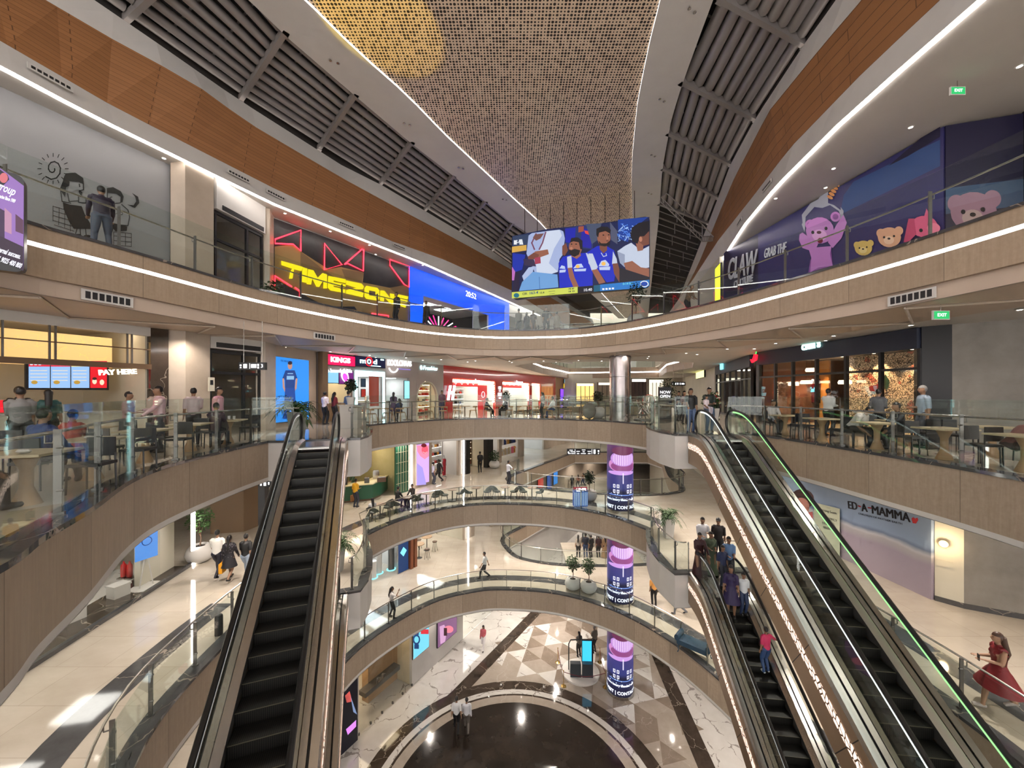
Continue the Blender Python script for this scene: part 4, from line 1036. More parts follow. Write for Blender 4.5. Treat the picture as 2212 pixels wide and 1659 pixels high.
# left restaurant
uA0, uA1 = A3.u(-60), A3.u(313)
room('restaurant_left', A3, -5, A3.L-.05, 4.2, 3.7, M_CREAM, floor=None)
wallp('wall_restaurant_bulkhead', A3, -5, A3.L, H3, M_WHITE, z0=3.45)
for i, px in enumerate((-10, 107, 275)):
    u = A3.u(px); m = MB(); m.bx(u-.02, u+.02, -.02, .03, 2.5, 3.45); m.bx(u+.09, u+.13, -.02, .03, 2.5, 3.45); struct(fr(m.build('trim_mullion_restaurant', M_DSTEEL), A3))
m = MB(); m.bx(-5, A3.L, -.03, .05, 2.98, 3.01); m.bx(-5, A3.L, -.06, .06, 2.36, 2.52); struct(fr(m.build('trim_transom_restaurant', mat('brown_metal', (.16,.10,.06), .35, .6)), A3))
AB = Plane(A3.world(0, 1.6), A3.world(A3.L, 1.6), L3)
def biryani_mat():
    q = N('lit_drawing_band'); u = q.coord(); vo = q.n('ShaderNodeTexVoronoi', feature='DISTANCE_TO_EDGE', ins={'Scale': 3.2}); q.t.links.new(u, vo.inputs['Vector'])
    n = q.noise(u, 4, 2); k = q.math('MULTIPLY', q.math('LESS_THAN', vo.outputs[0], .03), q.math('GREATER_THAN', n, .5))
    q.col((q.mix(k, (.3,.2,.1), (.5,.3,.1)))); q.t.links.new(q.mix(q.math('MULTIPLY', k, .3), (1,.60,.21), (.9,.42,.12)), q.b.inputs['Emission Color']); q.b.inputs['Emission Strength'].default_value = .48; return q.m
a = AB.pt(0, 700); r = AB.root('lit_band_sign', 'glowing amber band with line drawings above the menu screens', 'light panel')
m = MB(); m.bx(-4, AB.pt(242,720)[0], .0, .06, 2.42, 3.42); m.build('light_band', biryani_mat(), r)
r = AB.root('menu_screens', 'row of blue white menu screens with red headers above the counter', 'screen')
a0, a1 = AB.pt(58, 778), AB.pt(228, 840)
m = MB(); m.bx(a0[0]-.05, a1[0]+.05, -.08, 0, AB.pt(58,842)[1], a0[1]+.03); m.build('casing', M_BLK, r)
xs = [58, 106, 150, 191, 229]
for i in range(4):
    x0, x1 = xs[i]+1, xs[i+1]-1; red = i == 3
    art('screen', AB, r, [(pc(150,190,240,1.1) if not red else pc(225,25,40,1.1), rc(x0,780,x1,838)), (pc(220,40,60,1.1) if i != 2 else pc(245,215,50,1.1), rc(x0,780,x1,792)), (pc(230,235,245,1.1), [rc(x0+3+k*9,784,x0+9+k*9,789) for k in range(3)]),
        (pc(235,220,190,1.1), [rc(x0+3,800+k*7,x1-6,801.4+k*7) for k in range(4)] if not red else [el(x0+9,824,5,6), el(x0+25,826,5,6)]), (pc(190,150,60,1) if not red else pc(60,30,25,1), el(x0+12,826,7,4) if not red else el(x0+9,818,5,3))], -.085)
r = A3.root('pay_sign', 'white glowing PAY HERE letters beside the menu screens', 'sign')
curtext('lettering', 'PAY HERE', pc(255,250,225,2.2), A3, 209, 811, 291, 808, .15, r, -.10, bold=.008)
def blockthing(name, label, cat, pl, u0, u1, y0, y1, z0, z1, mt, top=None, group=None):
    r = pl.root(name, label, cat, group); p = pl.world((u0+u1)/2, (y0+y1)/2); r.location = (p[0], p[1], pl.z0+z0); w, d, h = (u1-u0)/2, abs(y1-y0)/2, z1-z0
    m = MB(); m.bx(-w, w, -d, d, 0, h-.05); m.bx(-w+.04, w-.04, -d-.006, -d, .1, h-.12); m.build('body', mt, r)
    m = MB(); m.bx(-w-.03, w+.03, -d-.03, d+.03, h-.05, h); m.build('worktop', top or M_WHITE, r); return r
blockthing('order_counter', 'long cream order counter in front of the menu screens', 'counter', AB, 0, AB.pt(300,800)[0], -.7, -.1, 0, 1.0, M_CREAM)
r = blockthing('cold_display', 'red lit cold display case at the left end of the counter', 'display case', AB, AB.pt(-90,800)[0], AB.pt(18,800)[0], -1.2, -.8, 0, 1.05, M_CREAM)
m = MB(); m.bx(-.1, .5, -.22, -.19, 1.08, 1.4); m.build('red_screen', pc(225,20,35,1.8), r); m = MB(); m.bx(-.5, .55, -.18, .2, 1.05, 1.45); m.build('glass_hood', M_SHOPGL, r)
for k, (px, py) in enumerate(((187,713),(244,720),(296,726),(120,716))):
    p = A3.world(A3.u(px), .9); t = thing('recessed_downlight', 'round warm downlight in the restaurant ceiling above the amber band', 'downlight', (p[0], p[1], L3+3.69), 0, 'restaurant ceiling downlights')
    m = MB(); m.lathe([(.16,0),(.17,-.015),(.13,-.02),(0,-.02)], 14); m.build('lens', E_WARM, t)
# lobby doors
def lobby(pl, z1, nm):
    r = pl.root('lobby_glazing', 'dark framed glass doors of the lift lobby on the %s' % nm, 'door')
    L = pl.L; m = MB()
    for a, b in ((.02,.1),(L*.62,L*.62+.1),(L-.1,L-.02)): m.bx(a, b, .1, .2, 0, z1)
    m.bx(0, L, .1, .2, z1-.12, z1); m.bx(0, L, .1, .2, 2.3, 2.4); m.build('frame', M_BLK, r)
    m = MB(); m.bx(.1, L-.1, .14, .155, .05, z1-.1); m.build('glass_pane', M_SHOPGL, r)
    m = MB(); m.bx(.1*L, .95*L, -.03, -.0, z1+.1, z1+.28); o = m.build('grille', M_BLK, r)
lobby(LB3, 3.2, 'restaurant level'); lobby(LB4, 3.45, 'top level')
# hanging direction sign
def hang_sign(label, px0, px1, py0, py1, Y, ztop, glyph, zt2=None):
    a = atY(px0, py0, Y); b = atY(px1, py1, Y); w = b.x-a.x; h = a.z-b.z
    r = thing('hanging_sign', label, 'sign', (a.x, Y, b.z)); m = MB(); m.bx(0, w, -.05, .05, 0, h); m.build('board', M_BLK, r)
    for x in (.15*w, .85*w): m = MB(); m.tube((x,0,h), (x,0,ztop-b.z), .008, n=5); m.build('hanger_wire', M_STEEL, r)
    if isinstance(glyph, str): text('lettering', glyph, h*.7, E_WHITE, r, (w*.88, -.055, h/2), .004)
    else: bars(r, w, h, -.052, glyph)
    if isinstance(glyph, str): bars(r, w, h, -.052, [(.08,.6,.06,.2),(.08,.3,.05,.15),(.25,.5,.13,.55),(.42,.5,.015,.7),(.57,.5,.2,.5),(.74,.65,.06,.25),(.74,.3,.06,.25)])
    return r
hang_sign('small black hanging sign with white arrows and the number 3', 518, 575, 783, 799, 11.6, L4-1.5, '3')
hang_sign('long black hanging direction sign with white words before the far hall', 1225, 1296, 969, 982, 29, L3-1.28, [(.04,.4,.04,.2),(.12,.75,.1,.1),(.16,.5,.12,.1),(.07,.2,.08,.1),(.17,.2,.09,.1),(.24,.5,.012,.8),(.33,.55,.1,.12),(.33,.2,.07,.12),(.5,.8,.11,.1),(.5,.5,.06,.12),(.49,.2,.15,.1),(.67,.55,.1,.12),(.67,.2,.08,.12),(.75,.5,.012,.8),(.83,.5,.06,.7),(.95,.6,.04,.3),(.95,.2,.03,.15)])
hang_sign('black hanging sign near the right corridor with amber words', 1450, 1480, 825, 833, 30, L4-1.5, [(.1,.5,.05,.4),(.3,.5,.08,.5),(.45,.5,.08,.5),(.62,.5,.05,.5),(.82,.5,.2,.4)])
hang_sign('black hanging sign behind the left escalator on the level below', 560, 588, 1038, 1052, 14.8, L3-1.28, [(.2,.5,.12,.5),(.5,.5,.2,.5),(.8,.6,.1,.4)])
# ================================================================= level four, left: arcade front, blue portal, mural
TU0, TU1, TB0, TB1 = T4.u(588), T4.u(880), T4.u(880), T4.u(1095)
hb4 = (T4.u(909), T4.u(1056), 0, 3.1)
room('arcade_room', T4, hb4[0]-1, hb4[1]+1, 5, 3.4, pc(40,38,48), None)
wallp('wall_arcade', T4, -.2, T4.L+10, H4, M_WHITE, [hb4, (TB1+.3, TB1+9, 0, 3.6)])
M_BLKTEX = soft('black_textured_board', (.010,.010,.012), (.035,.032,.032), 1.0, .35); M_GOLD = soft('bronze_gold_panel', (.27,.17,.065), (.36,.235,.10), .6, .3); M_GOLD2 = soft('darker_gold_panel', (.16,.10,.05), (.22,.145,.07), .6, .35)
r = T4.root('arcade_signboard', 'black and gold faceted board with red neon triangles and yellow TIMEZONE letters', 'signboard')
m = MB(); a, b = T4.pt(590, 473), T4.pt(880, 577); m.bx(TU0, TU1, -.12, 0, 0, a[1]); m.build('backing_board', M_BLKTEX, r)
S35 = lambda L: [(560+x/3.95, 440+y/3.95) for x, y in L]
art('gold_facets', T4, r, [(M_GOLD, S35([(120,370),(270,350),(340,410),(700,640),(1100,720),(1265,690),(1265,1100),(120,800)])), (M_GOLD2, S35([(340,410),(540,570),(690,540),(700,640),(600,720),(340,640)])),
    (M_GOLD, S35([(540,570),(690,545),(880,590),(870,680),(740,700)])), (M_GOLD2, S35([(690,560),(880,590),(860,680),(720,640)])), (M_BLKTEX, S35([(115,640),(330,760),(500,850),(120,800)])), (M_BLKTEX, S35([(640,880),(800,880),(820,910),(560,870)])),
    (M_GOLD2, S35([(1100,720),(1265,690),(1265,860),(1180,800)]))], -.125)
tri = [[(120,310),(340,232),(338,408),(275,352),(120,345)], [(542,345),(690,525),(540,568)], [(712,522),(862,392),(876,395),(872,578),(740,515)], [(1100,480),(1265,535),(1262,715),(1220,690),(1100,530)], [(118,750),(118,620),(262,712)], [(290,720),(332,750),(332,800)], [(945,940),(1087,958),(1087,980)]]
for t in tri:
    m = MB(); pts = [(*T4.pt(*S35([p])[0]),) for p in t]; m.path([(p[0], -.17, p[1]) for p in pts], .035, 6, closed=len(t) > 3 or t[0] == (542,345)); m.build('neon_tube', E_RED, r)
# the blocky letters, drawn as outlines in the photograph's slanted baseline
LET = {'T':[[(170,495),(348,545),(340,580),(275,565),(262,645),(237,645),(245,590),(262,560),(172,530)]], 'I':[[(350,548),(388,560),(382,680),(346,672)]],
 'M':[[(398,565),(440,575),(478,640),(520,598),(556,610),(556,728),(528,728),(530,650),(490,715),(470,712),(432,640),(420,695),(386,690)]],
 'E':[[(570,622),(715,650),(715,682),(610,660),(612,672),(715,694),(715,722),(608,700),(612,715),(712,738),(712,766),(590,745),(566,720)]],
 'Z':[[(722,660),(850,686),(872,712),(862,735),(780,735),(868,765),(862,802),(722,770),(722,742),(745,735),(808,722),(722,695)]],
 'O':[[(895,705),(985,722),(1003,745),(1003,815),(985,830),(895,815),(880,795),(880,725)]],
 'N':[[(1015,745),(1045,745),(1100,815),(1098,770),(1130,775),(1130,865),(1100,855),(1045,795),(1042,838),(1013,830)]],
 'E2':[[(1155,775),(1250,795),(1246,820),(1180,806),(1180,815),(1246,830),(1240,850),(1175,838),(1178,850),(1232,868),(1228,890),(1150,862),(1140,845),(1140,795)]]}
for k, lps in LET.items():
    m = MB(); q = [T4.pt(*p) for p in S35(lps[0])]; m.slabxz(q, -.24, -.18); m.build('letter', E_YEL, r)
m = MB(); q = [T4.pt(*p) for p in S35([(915,745),(968,755),(968,795),(915,785)])]; m.slabxz(q, -.245, -.2); m.build('letter_hole', M_GOLD2, r)
# blue portal
def blue_mat():
    q = N('blue_lit_portal'); u = q.coord(); n = q.noise(q.map(u, (.25,1,.4)), .7, 2, .4)
    q.col((q.mix(n, (0,.01,.05), (0,.02,.1)))); q.t.links.new(q.mix(n, (.0,.035,.85), (.005,.13,.95)), q.b.inputs['Emission Color']); q.b.inputs['Emission Strength'].default_value = .7; return q.m
r = T4.root('blue_portal', 'glowing blue portal frame with the clock 20:52 around the arcade entrance', 'entrance')
ztp = T4.pt(880, 577)[1]
for nm, (a, b, c, d) in (('left_jamb', (TB0, hb4[0], 0, ztp)), ('right_jamb', (hb4[1], TB1, 0, ztp)), ('header', (hb4[0], hb4[1], 3.1, ztp))):
    m = MB(); m.bx(a, b, -.25, .1, c, d); m.build(nm, blue_mat(), r)
a = T4.pt(1007, 637); text('clock_digits', '20:52', .62, E_WHITE, r, (a[0]+.3, -.26, a[1]), .01)
def stars():
    for k in range(3):
        rr = T4.root('ray_light', 'magenta neon starburst inside the arcade entrance', 'neon sign', 'starburst neons in the arcade') if k == 0 else None
        return rr
rr = T4.root('starburst_neon', 'magenta and white neon starburst deep in the arcade entrance', 'neon sign')
uc = (hb4[0]+hb4[1])/2-1.2
for i in range(13):
    an = math.radians(12+i*13); m = MB(); m.path([(uc+.5*math.cos(an), 1.0, .95+.3*math.sin(an)), (uc+2.6*math.cos(an), 1.0, .95+1.25*math.sin(an))], .045, 5); m.build('ray', pc(255,40,120,3) if i % 3 else pc(255,255,255,3), rr)
ell = T4.root('oval_sign', 'white oval light sign inside the arcade entrance', 'sign'); m = MB(); m.ball((hb4[0]+1.2, 2.0, 1.7), (.8,.06,.35), 16); m.build('face', pc(190,240,255,2.5), ell)
for k, u in enumerate((hb4[0]+1.4, hb4[0]+3.2, hb4[0]+5.4)):
    ceil_panel(T4, u-.5, u+.5, 2, 3.4, 3.38, E_SHOPC, 'flat ceiling light in the arcade', 'ceiling lights in the arcade')
wallp('wall_beyond_portal', T4, TB1+.3, TB1+9, 3.6, pc(60,55,60), y0=3.0)
r = T4.root('glazed_shop_front', 'dark framed glazed front beyond the blue portal', 'shop front')
for i in range(5): m = MB(); m.bx(TB1+.35+i*2, TB1+.45+i*2, 0, .1, 0, 3.6); m.build('mullion', M_BLK, r)
m = MB(); m.bx(TB1+.35, TB1+8.4, .03, .05, 0, 3.6); m.build('glass_pane', M_SHOPGL, r)
# mural drawing
r = M4.root('wall_drawing', 'black line drawing of a girl and a boy on cube stools with sun and moon', 'mural')
INK = mat('mural_ink', (.015,.015,.015), .5); MW = MATS['mural_white']
F0 = lambda L: [(x/2.962, y/2.962) for x, y in L]
sh = []
def stroke(pts, w=2.0): sh.append((INK, ln(F0(pts), w)))
sp = [(338+ (12+ t*4.4)*math.cos(t*.62)*.85, 1080+(12+t*4.4)*math.sin(t*.62)) for t in range(0, 15)]; stroke(sp, 2.8)
for k in range(16):
    an = k*2*PI/16; stroke([(338+78*math.cos(an), 1080+78*math.sin(an)), (338+98*math.cos(an), 1080+98*math.sin(an))], 1.8)
sh += [(INK, F0([(420,1110),(480,1105),(530,1140),(535,1180),(500,1165),(440,1160),(450,1185),(420,1200),(415,1265),(380,1210),(400,1160),(408,1130)])), (MW, F0([(445,1165),(530,1178),(525,1225),(500,1215),(460,1225),(430,1240)])),
       (INK, F0([(400,1295),(445,1310),(520,1320),(540,1370),(575,1430),(580,1465),(470,1465),(440,1420),(405,1340)])), (INK, F0([(505,1215),(525,1230),(520,1260),(500,1230)]))]
stroke([(385,1215),(395,1290),(450,1300)]); stroke([(500,1255),(548,1268),(548,1300),(500,1295),(500,1255)]); stroke([(430,1240),(440,1290),(500,1285)]); stroke([(530,1178),(532,1215),(505,1222)]); stroke([(505,1180),(507,1195)], 2.5)
stroke([(490,1465),(480,1500)]); stroke([(510,1465),(512,1500)]); stroke([(545,1465),(548,1505)]); sh += [(INK, el(495/2.962,1506/2.962,8,3)), (INK, el(555/2.962,1512/2.962,8,3))]
for a, b in (((335,1320),(455,1355)),((335,1350),(460,1385)),((335,1380),(462,1415)),((338,1412),(465,1450)),((345,1440),(470,1480)),((335,1320),(335,1415)),((375,1330),(372,1440)),((412,1342),(410,1460)),((447,1390),(446,1480))): stroke([a, b], 1.2)
sh += [(INK, F0([(680,1205),(720,1198),(770,1225),(788,1260),(780,1295),(765,1300),(768,1260),(740,1240),(680,1235)])), (INK, F0([(710,1425),(810,1450),(808,1478),(735,1482),(705,1440)])), (INK, F0([(840,1235),(880,1260),(888,1300),(860,1332),(808,1310),(850,1315),(868,1290),(862,1262)])), (INK, el(697/2.962,1280/2.962,4,3))]
stroke([(683,1235),(682,1290),(715,1305),(765,1300)]); stroke([(775,1310),(815,1345),(825,1390),(815,1445),(750,1440)]); stroke([(715,1305),(712,1340),(705,1410)]); stroke([(750,1355),(780,1360),(780,1375),(750,1370),(750,1355)], 1.2); stroke([(700,1265),(712,1262)], 2); stroke([(700,1440),(720,1460),(690,1550)])
for a, b in (((723,1485),(836,1495)),((723,1510),(836,1520)),((723,1540),(836,1550)),((723,1570),(836,1578)),((723,1485),(723,1570)),((760,1488),(760,1573)),((798,1492),(798,1576)),((836,1495),(836,1578))): stroke([a, b], 1.2)
art('drawing', M4, r, sh, -.01, .0006)

# ================================================================= level four, right: claw board
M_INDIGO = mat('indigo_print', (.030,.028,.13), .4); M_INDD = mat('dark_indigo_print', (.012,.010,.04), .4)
r = CL.root('hoarding', 'indigo printed hoarding with a claw lifting a pink teddy bear', 'hoarding')
zt4 = CL.pt(1567, 546)[1]
m = MB(); m.bx(0, CL.L, -.04, .1, 0, H4-.05); m.build('board', M_INDIGO, r)
R2 = lambda L: [(1500+x/2.37, y/2.37) for x, y in L]
pk, pk2, pkd = pc(205,135,215), pc(235,175,235), pc(150,85,170)
sv = pc(170,175,190); sh = []
sh.append((M_INDD, R2([(160,1290),(330,1200),(330,1470),(160,1525)])))
sh.append((pc(45,75,130), R2([(750,1100),(1265,850),(1265,715),(820,930),(770,1000)])))
sh.append((M_INDD, R2([(1000,850),(1265,620),(1265,700),(1100,800)])))
sh.append((sv, R2([(640,1020),(670,965),(690,970),(690,1040),(720,1050),(760,1080),(780,1120),(770,1150),(745,1080),(700,1050),(660,1065),(620,1060),(575,1110),(560,1150),(555,1100),(600,1040)])))
sh.append((sv, R2([(600,1045),(612,1050),(575,1110),(570,1190),(555,1150)]))); sh.append((sv, R2([(755,1060),(770,1080),(765,1130),(735,1170),(755,1110)])))
for k in range(5): sh.append((pc(215,150,90), el(1500+(700+k*9)/2.37, (1010-k*16)/2.37, 7, 3.4, rot=.5)))
sh.append((pkd, R2([(600,1330),(590,1395),(715,1360),(705,1270)]))); sh.append((pk, R2([(590,1270),(710,1260),(700,1300),(715,1360),(640,1370),(600,1395),(605,1320)])))
sh.append((pk, R2([(545,1200),(560,1190),(600,1220),(640,1250),(620,1290),(560,1270),(542,1230)]))); sh.append((pk, R2([(735,1150),(770,1100),(788,1140),(760,1220),(715,1270),(690,1240)])))
for cx_, cy_, rx, ry, c in ((600,1150,26,26,pk),(600,1150,15,15,pkd),(730,1110,26,26,pk),(730,1110,15,15,pkd),(650,1180,72,68,pk),(648,1205,38,30,pk2),(614,1190,8,9,M_BLK),(682,1170,8,9,M_BLK),(646,1190,12,8,pc(90,30,60)),(652,1232,14,14,pc(120,20,50))):
    sh.append((c, el(1500+cx_/2.37, cy_/2.37, rx/2.37, ry/2.37)))
for cx_, cy_, s, c, c2 in ((875,1270,45,pc(225,190,110),pc(240,215,150)),(1010,1215,60,pc(225,170,140),pc(240,200,175)),(1445,1085,120,pc(150,115,135),pc(175,150,150))):
    sh += [(c, el(1500+(cx_-s*.75)/2.37, (cy_-s*.35)/2.37, s*.38/2.37)), (c, el(1500+(cx_+s*.8)/2.37, (cy_-s*.55)/2.37, s*.38/2.37)), (c, el(1500+cx_/2.37, cy_/2.37, s/2.37, s*.85/2.37)), (c2, el(1500+(cx_-s*.05)/2.37, (cy_+s*.25)/2.37, s*.45/2.37, s*.35/2.37)),
           (M_BLK, el(1500+(cx_-s*.45)/2.37, cy_/2.37, s*.1/2.37)), (M_BLK, el(1500+(cx_+s*.4)/2.37, (cy_-s*.1)/2.37, s*.1/2.37)), (M_BLK, el(1500+(cx_-s*.03)/2.37, (cy_+s*.12)/2.37, s*.13/2.37, s*.09/2.37))]
sh += [(pc(215,95,135), el(1500+1190/2.37, 1160/2.37, 70/2.37, 55/2.37)), (pc(215,95,135), R2([(1190,1110),(1203,1068),(1225,1110)])), (pc(190,70,110), R2([(1085,1240),(1110,1120),(1140,1120),(1150,1200),(1110,1240)])), (pc(235,130,160), el(1500+1240/2.37,1168/2.37,34/2.37,26/2.37)), (M_BLK, el(1500+1175/2.37,1180/2.37,4,4))]
art('print', CL, r, sh, -.045, .0012)
curtext('lettering', 'GRAB THE', E_WHITE if False else pc(225,225,235), CL, 1656, 559, 1703, 545, .46, r, -.12)
curtext('big_lettering', 'CLAW', pc(190,190,200), CL, 1577, 607, 1639, 590, 1.15, r, -.13, bold=.03)
curtext('big_lettering', 'CULTURE', pc(190,190,200), CL, 1590, 623, 1631, 608, .36, r, -.13, bold=.02)
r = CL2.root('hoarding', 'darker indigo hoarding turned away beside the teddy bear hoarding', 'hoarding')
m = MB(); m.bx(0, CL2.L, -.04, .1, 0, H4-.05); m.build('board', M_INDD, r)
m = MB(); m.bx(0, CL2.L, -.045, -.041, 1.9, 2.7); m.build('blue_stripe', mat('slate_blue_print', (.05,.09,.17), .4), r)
# lit shop left of the claw board
YS4 = Plane((15.8,36), (12.75,23.6), L4)
wallp('wall_right_rear_four', YS4, -20, YS4.L, H4, M_CREAM)
r, q, w, h = board(YS4, 'storefront', 'yellow lit shop front behind the railing left of the claw hoarding', 'shop front', 1549, 580, 1561, 690, .1, M_BLK, pc(225,225,60,1.6))

# ================================================================= restaurant on the right, level three
zwin, zhead = 3.05, H3
def chil(pl, pxs, nm):
    us = [pl.u(p) for p in pxs]; r = pl.root('window_front', nm, 'shop front')
    m = MB(); m.bx(us[0], us[-1], -.12, .1, zwin, zhead-.02); m.build('header_board', M_NAVY, r)
    for u in us:
        m = MB(); m.bx(u-.045, u+.045, -.06, .08, 0, zwin); m.build('mullion', M_BLK, r)
    m = MB(); m.bx(us[0], us[-1], -.05, .07, 2.36, 2.44); m.build('transom', M_BLK, r)
    m = MB(); m.bx(us[0], us[-1], -.05, .07, 0, .08); m.build('sill', M_BLK, r)
    for a, b in zip(us[:-1], us[1:]):
        m = MB(); m.bx(a+.045, b-.045, .0, .012, .08, zwin); m.build('glass_pane', M_SHOPGL, r)
    return r, us
rch, us = chil(CH, (1641,1675,1713,1764,1828,1903,1988), 'black framed restaurant windows under a navy header with a glowing pepper shop name')
curtext('lettering', "chili's", pc(190,255,240,2.2), CH, 1739, 758, 1780, 750, .36, rch, -.16, bold=.02)
a = CH.pt(1637, 772); 
r = CH.root('pepper_sign', 'red glowing pepper sign with a green stalk at the restaurant corner', 'sign')
m = MB(); m.path([(a[0]-.15,-.3,a[1]-.1),(a[0],-.3,a[1]-.22),(a[0]+.2,-.3,a[1]-.12),(a[0]+.28,-.3,a[1]+.12)], [.02,.08,.12,.1], 8); m.build('pod', pc(240,20,40,3), r)
m = MB(); m.path([(a[0]+.28,-.3,a[1]+.15),(a[0]+.34,-.3,a[1]+.38)], .03, 6); m.build('stalk', pc(60,230,90,2), r)
rc2, us2 = chil(CH2, (1548,1556,1566,1577,1590,1602,1612,1624), 'black framed windows receding left of the restaurant corner')
a = CH2.pt(1565, 790); r = CH2.root('name_sign', 'small cyan glowing sign over the receding windows', 'sign'); m = MB(); m.bx(a[0]-.35, a[0]+.35, -.25, -.14, a[1]-.28, a[1]+.28); m.build('face', pc(130,240,255,2), r)
room('restaurant_right', CH, .05, CH.L-.05, 6, 3.3, soft('dark_red_brown_wall', (.13,.06,.035), (.20,.10,.06), 1, .5), None)
prismw('wall_restaurant_side', [CH.world(.0,.0), CH.world(.0,.25), CH2.world(CH2.L-.3,.2), CH2.world(CH2.L-.3,-.05)], L3, L4-1.5, M_BLK)
def doodle():
    q = N('doodle_mural'); u = q.coord(); w = q.noise(u, 3, 3, .6, 1)
    vv = q.n('ShaderNodeVectorMath', operation='MULTIPLY_ADD'); q.t.links.new(w, vv.inputs[0]); vv.inputs[1].default_value = (.5,.5,.5); q.t.links.new(u, vv.inputs[2])
    vo = q.n('ShaderNodeTexVoronoi', feature='DISTANCE_TO_EDGE', ins={'Scale': 10}); q.t.links.new(vv.outputs[0], vo.inputs['Vector'])
    k = q.math('LESS_THAN', vo.outputs[0], .10); n = q.noise(u, 1.6, 2, .5)
    q.col(q.mix(k, q.mix(q.math('GREATER_THAN', n, .62), (.55,.46,.36), (.40,.10,.07)), (.03,.025,.02))); q.rough(.6); return q.m
DB = Plane(CH.world(0, 2.6), CH.world(CH.L, 2.6), L3)
r = DB.root('doodle_mural', 'cream mural wall of dense black doodles with a red pepper inside the restaurant', 'mural')
ua, ub = DB.u(1832), DB.L-.15; m = MB(); m.bx(ua, ub, 0, .08, 0, 3.25); m.build('panel', doodle(), r)
art('pepper_motif', DB, r, [(pc(200,40,35,.3), [(1878,835),(1895,830),(1905,818),(1903,836),(1890,846),(1878,843)]), (pc(30,90,50,.3), [(1906,825),(1913,808),(1922,822),(1918,840),(1908,840)])], -.006)
r = DB.root('oak_screen', 'orange oak panelling beside the doodle mural', 'panelling')
m = MB(); m.bx(.3, ua-1.5, .4, .5, 0, 3.25); m.build('panel', mat('orange_oak', (.50,.23,.06), .4), r)
r, q, w, h = board(DB, 'marquee_sign', 'red marquee board with a row of bulbs inside the restaurant', 'sign', 1679, 822, 1758, 868, .1, M_BLK, pc(130,20,25,.5), off=.35)
for i in range(12): m = MB(); m.ball((w*(i+.5)/12, .22, h-.05), .05, 8); m.build('bulb', E_WARM, r)
text('neon_lettering', 'Yala', .35, pc(100,230,255,3), r, (w*.86, .2, h*.55), .01, shear=.3)
r = DB.root('colour_badge', 'round red and yellow badge painted on the orange panelling', 'picture')
art('badge', DB, r, [(pc(200,30,35,.4), el(1667,832,9,12)), (pc(245,180,60,.5), el(1667,832,5,8))], .38)
for k, (px, py) in enumerate(((1705,826),(1788,826),(1862,826),(1800,780),(1745,830))):
    a = DB.pt(px, py); p = DB.world(a[0], -.8-.3*(k%2)); t = thing('pendant_lamp', 'white drum pendant lamp hanging inside the restaurant windows', 'lamp', (p[0], p[1], L3+min(a[1], 2.7)), 0, 'drum pendants in the restaurant')
    m = MB(); m.lathe([(.0,.1),(.22,.1),(.26,.0),(.24,-.08),(0,-.08)], 14); m.build('lamp_shade', pc(255,225,180,2.6), t, smooth=True); m = MB(); m.tube((0,0,.1), (0,0,3.3-min(a[1],2.7)), .006, n=5); m.build('cord', M_BLACK, t)
t = thing('bulb_chandelier', 'cluster chandelier of many small warm bulbs behind the restaurant windows', 'chandelier', (*DB.world(DB.u(1725), -1.0), L3+2.75))
m = MB(); m.bx(-.9,.9,-.03,.03,.3,.34); m.bx(-.03,.03,-.5,.5,.3,.34); m.build('frame', M_BLK, t)
for i in range(24):
    x, y = rg.uniform(-.9,.9), rg.uniform(-.5,.5); m = MB(); m.ball((x, y, rg.uniform(-.05,.22)), .05, 8); m.build('bulb', pc(255,190,110,9), t)
for i in range(7):
    u = DB.u(1660)+(DB.L-DB.u(1660))*(i+.5)/7; p = DB.world(u, -.35); t = thing('recessed_downlight', 'warm downlight washing the wall inside the restaurant', 'downlight', (p[0], p[1], L3+3.29), 0, 'wall washers in the right restaurant')
    m = MB(); m.lathe([(.06,0),(.07,-.012),(.05,-.02),(0,-.02)], 12); m.build('lens', E_WARM, t)
    l = bpy.data.lights.new('wall_washer_lamp', 'SPOT'); l.energy = 260; l.color = (1,.62,.3); l.spot_size = 1.5; l.spot_blend = .5; l.shadow_soft_size = .05
    o = bpy.data.objects.new('wall_washer_lamp', l); C.objects.link(o); o.location = (p[0], p[1], L3+3.24)
# rear walls on the right of level three and level two
wallp('wall_right_rear_three', Plane((21.5,45.6), (17.1,32.4), L3), -14, 13.9, H3, M_CREAM)
r, q, w, h = board(Plane((21.5,45.6), (17.1,32.4), L3), 'shop_sign', 'square yellow lit shop sign on the cream wall of the right corridor', 'sign', 1507, 805, 1525, 819, .15, M_BLK, pc(255,250,150,2.2))
wallp('wall_right_rear_two', Plane((18.5,45), (13.35,21.0), L2), -16, 24.5, H2, M_CREAM)

# ================================================================= level two
M_GREENC = mat('deep_green_panel', (.018,.10,.055), .4)
h2 = []
C2a, C2b = 600, 868
h2.append(shop('green_cafe', W2, 740, 868, 3.4, 5.0, soft('olive_cafe_wall', (.38,.36,.20), (.44,.42,.26)), E_SHOPW, 'green cafe'))
h2.append(shop('accessory_shop', W2, 933, 990, 3.6, 5.0, M_WHITE, E_SHOP, 'white accessory shop', lights=2))
h2.append(shop('black_frame_shop', W2, 1008, 1048, 3.6, 5, M_CREAM, E_SHOP, 'black framed shop'))
h2.append(shop('narrow_shop', W2, 1062, 1078, 3.6, 4, M_WHITE, E_SHOP, 'narrow shop'))
h2.append(shop('clothes_shop', W2, 1084, 1122, 3.6, 4, M_WHITE, E_SHOP, 'clothes shop'))
h2.append(shop('white_shop_rear', W2, 1132, 1175, 3.6, 4, M_WHITE, E_SHOPC, 'cool white shop at the rear'))
wallp('wall_shops_two', W2, 0, W2.L+12, H2, M_TANW, h2)
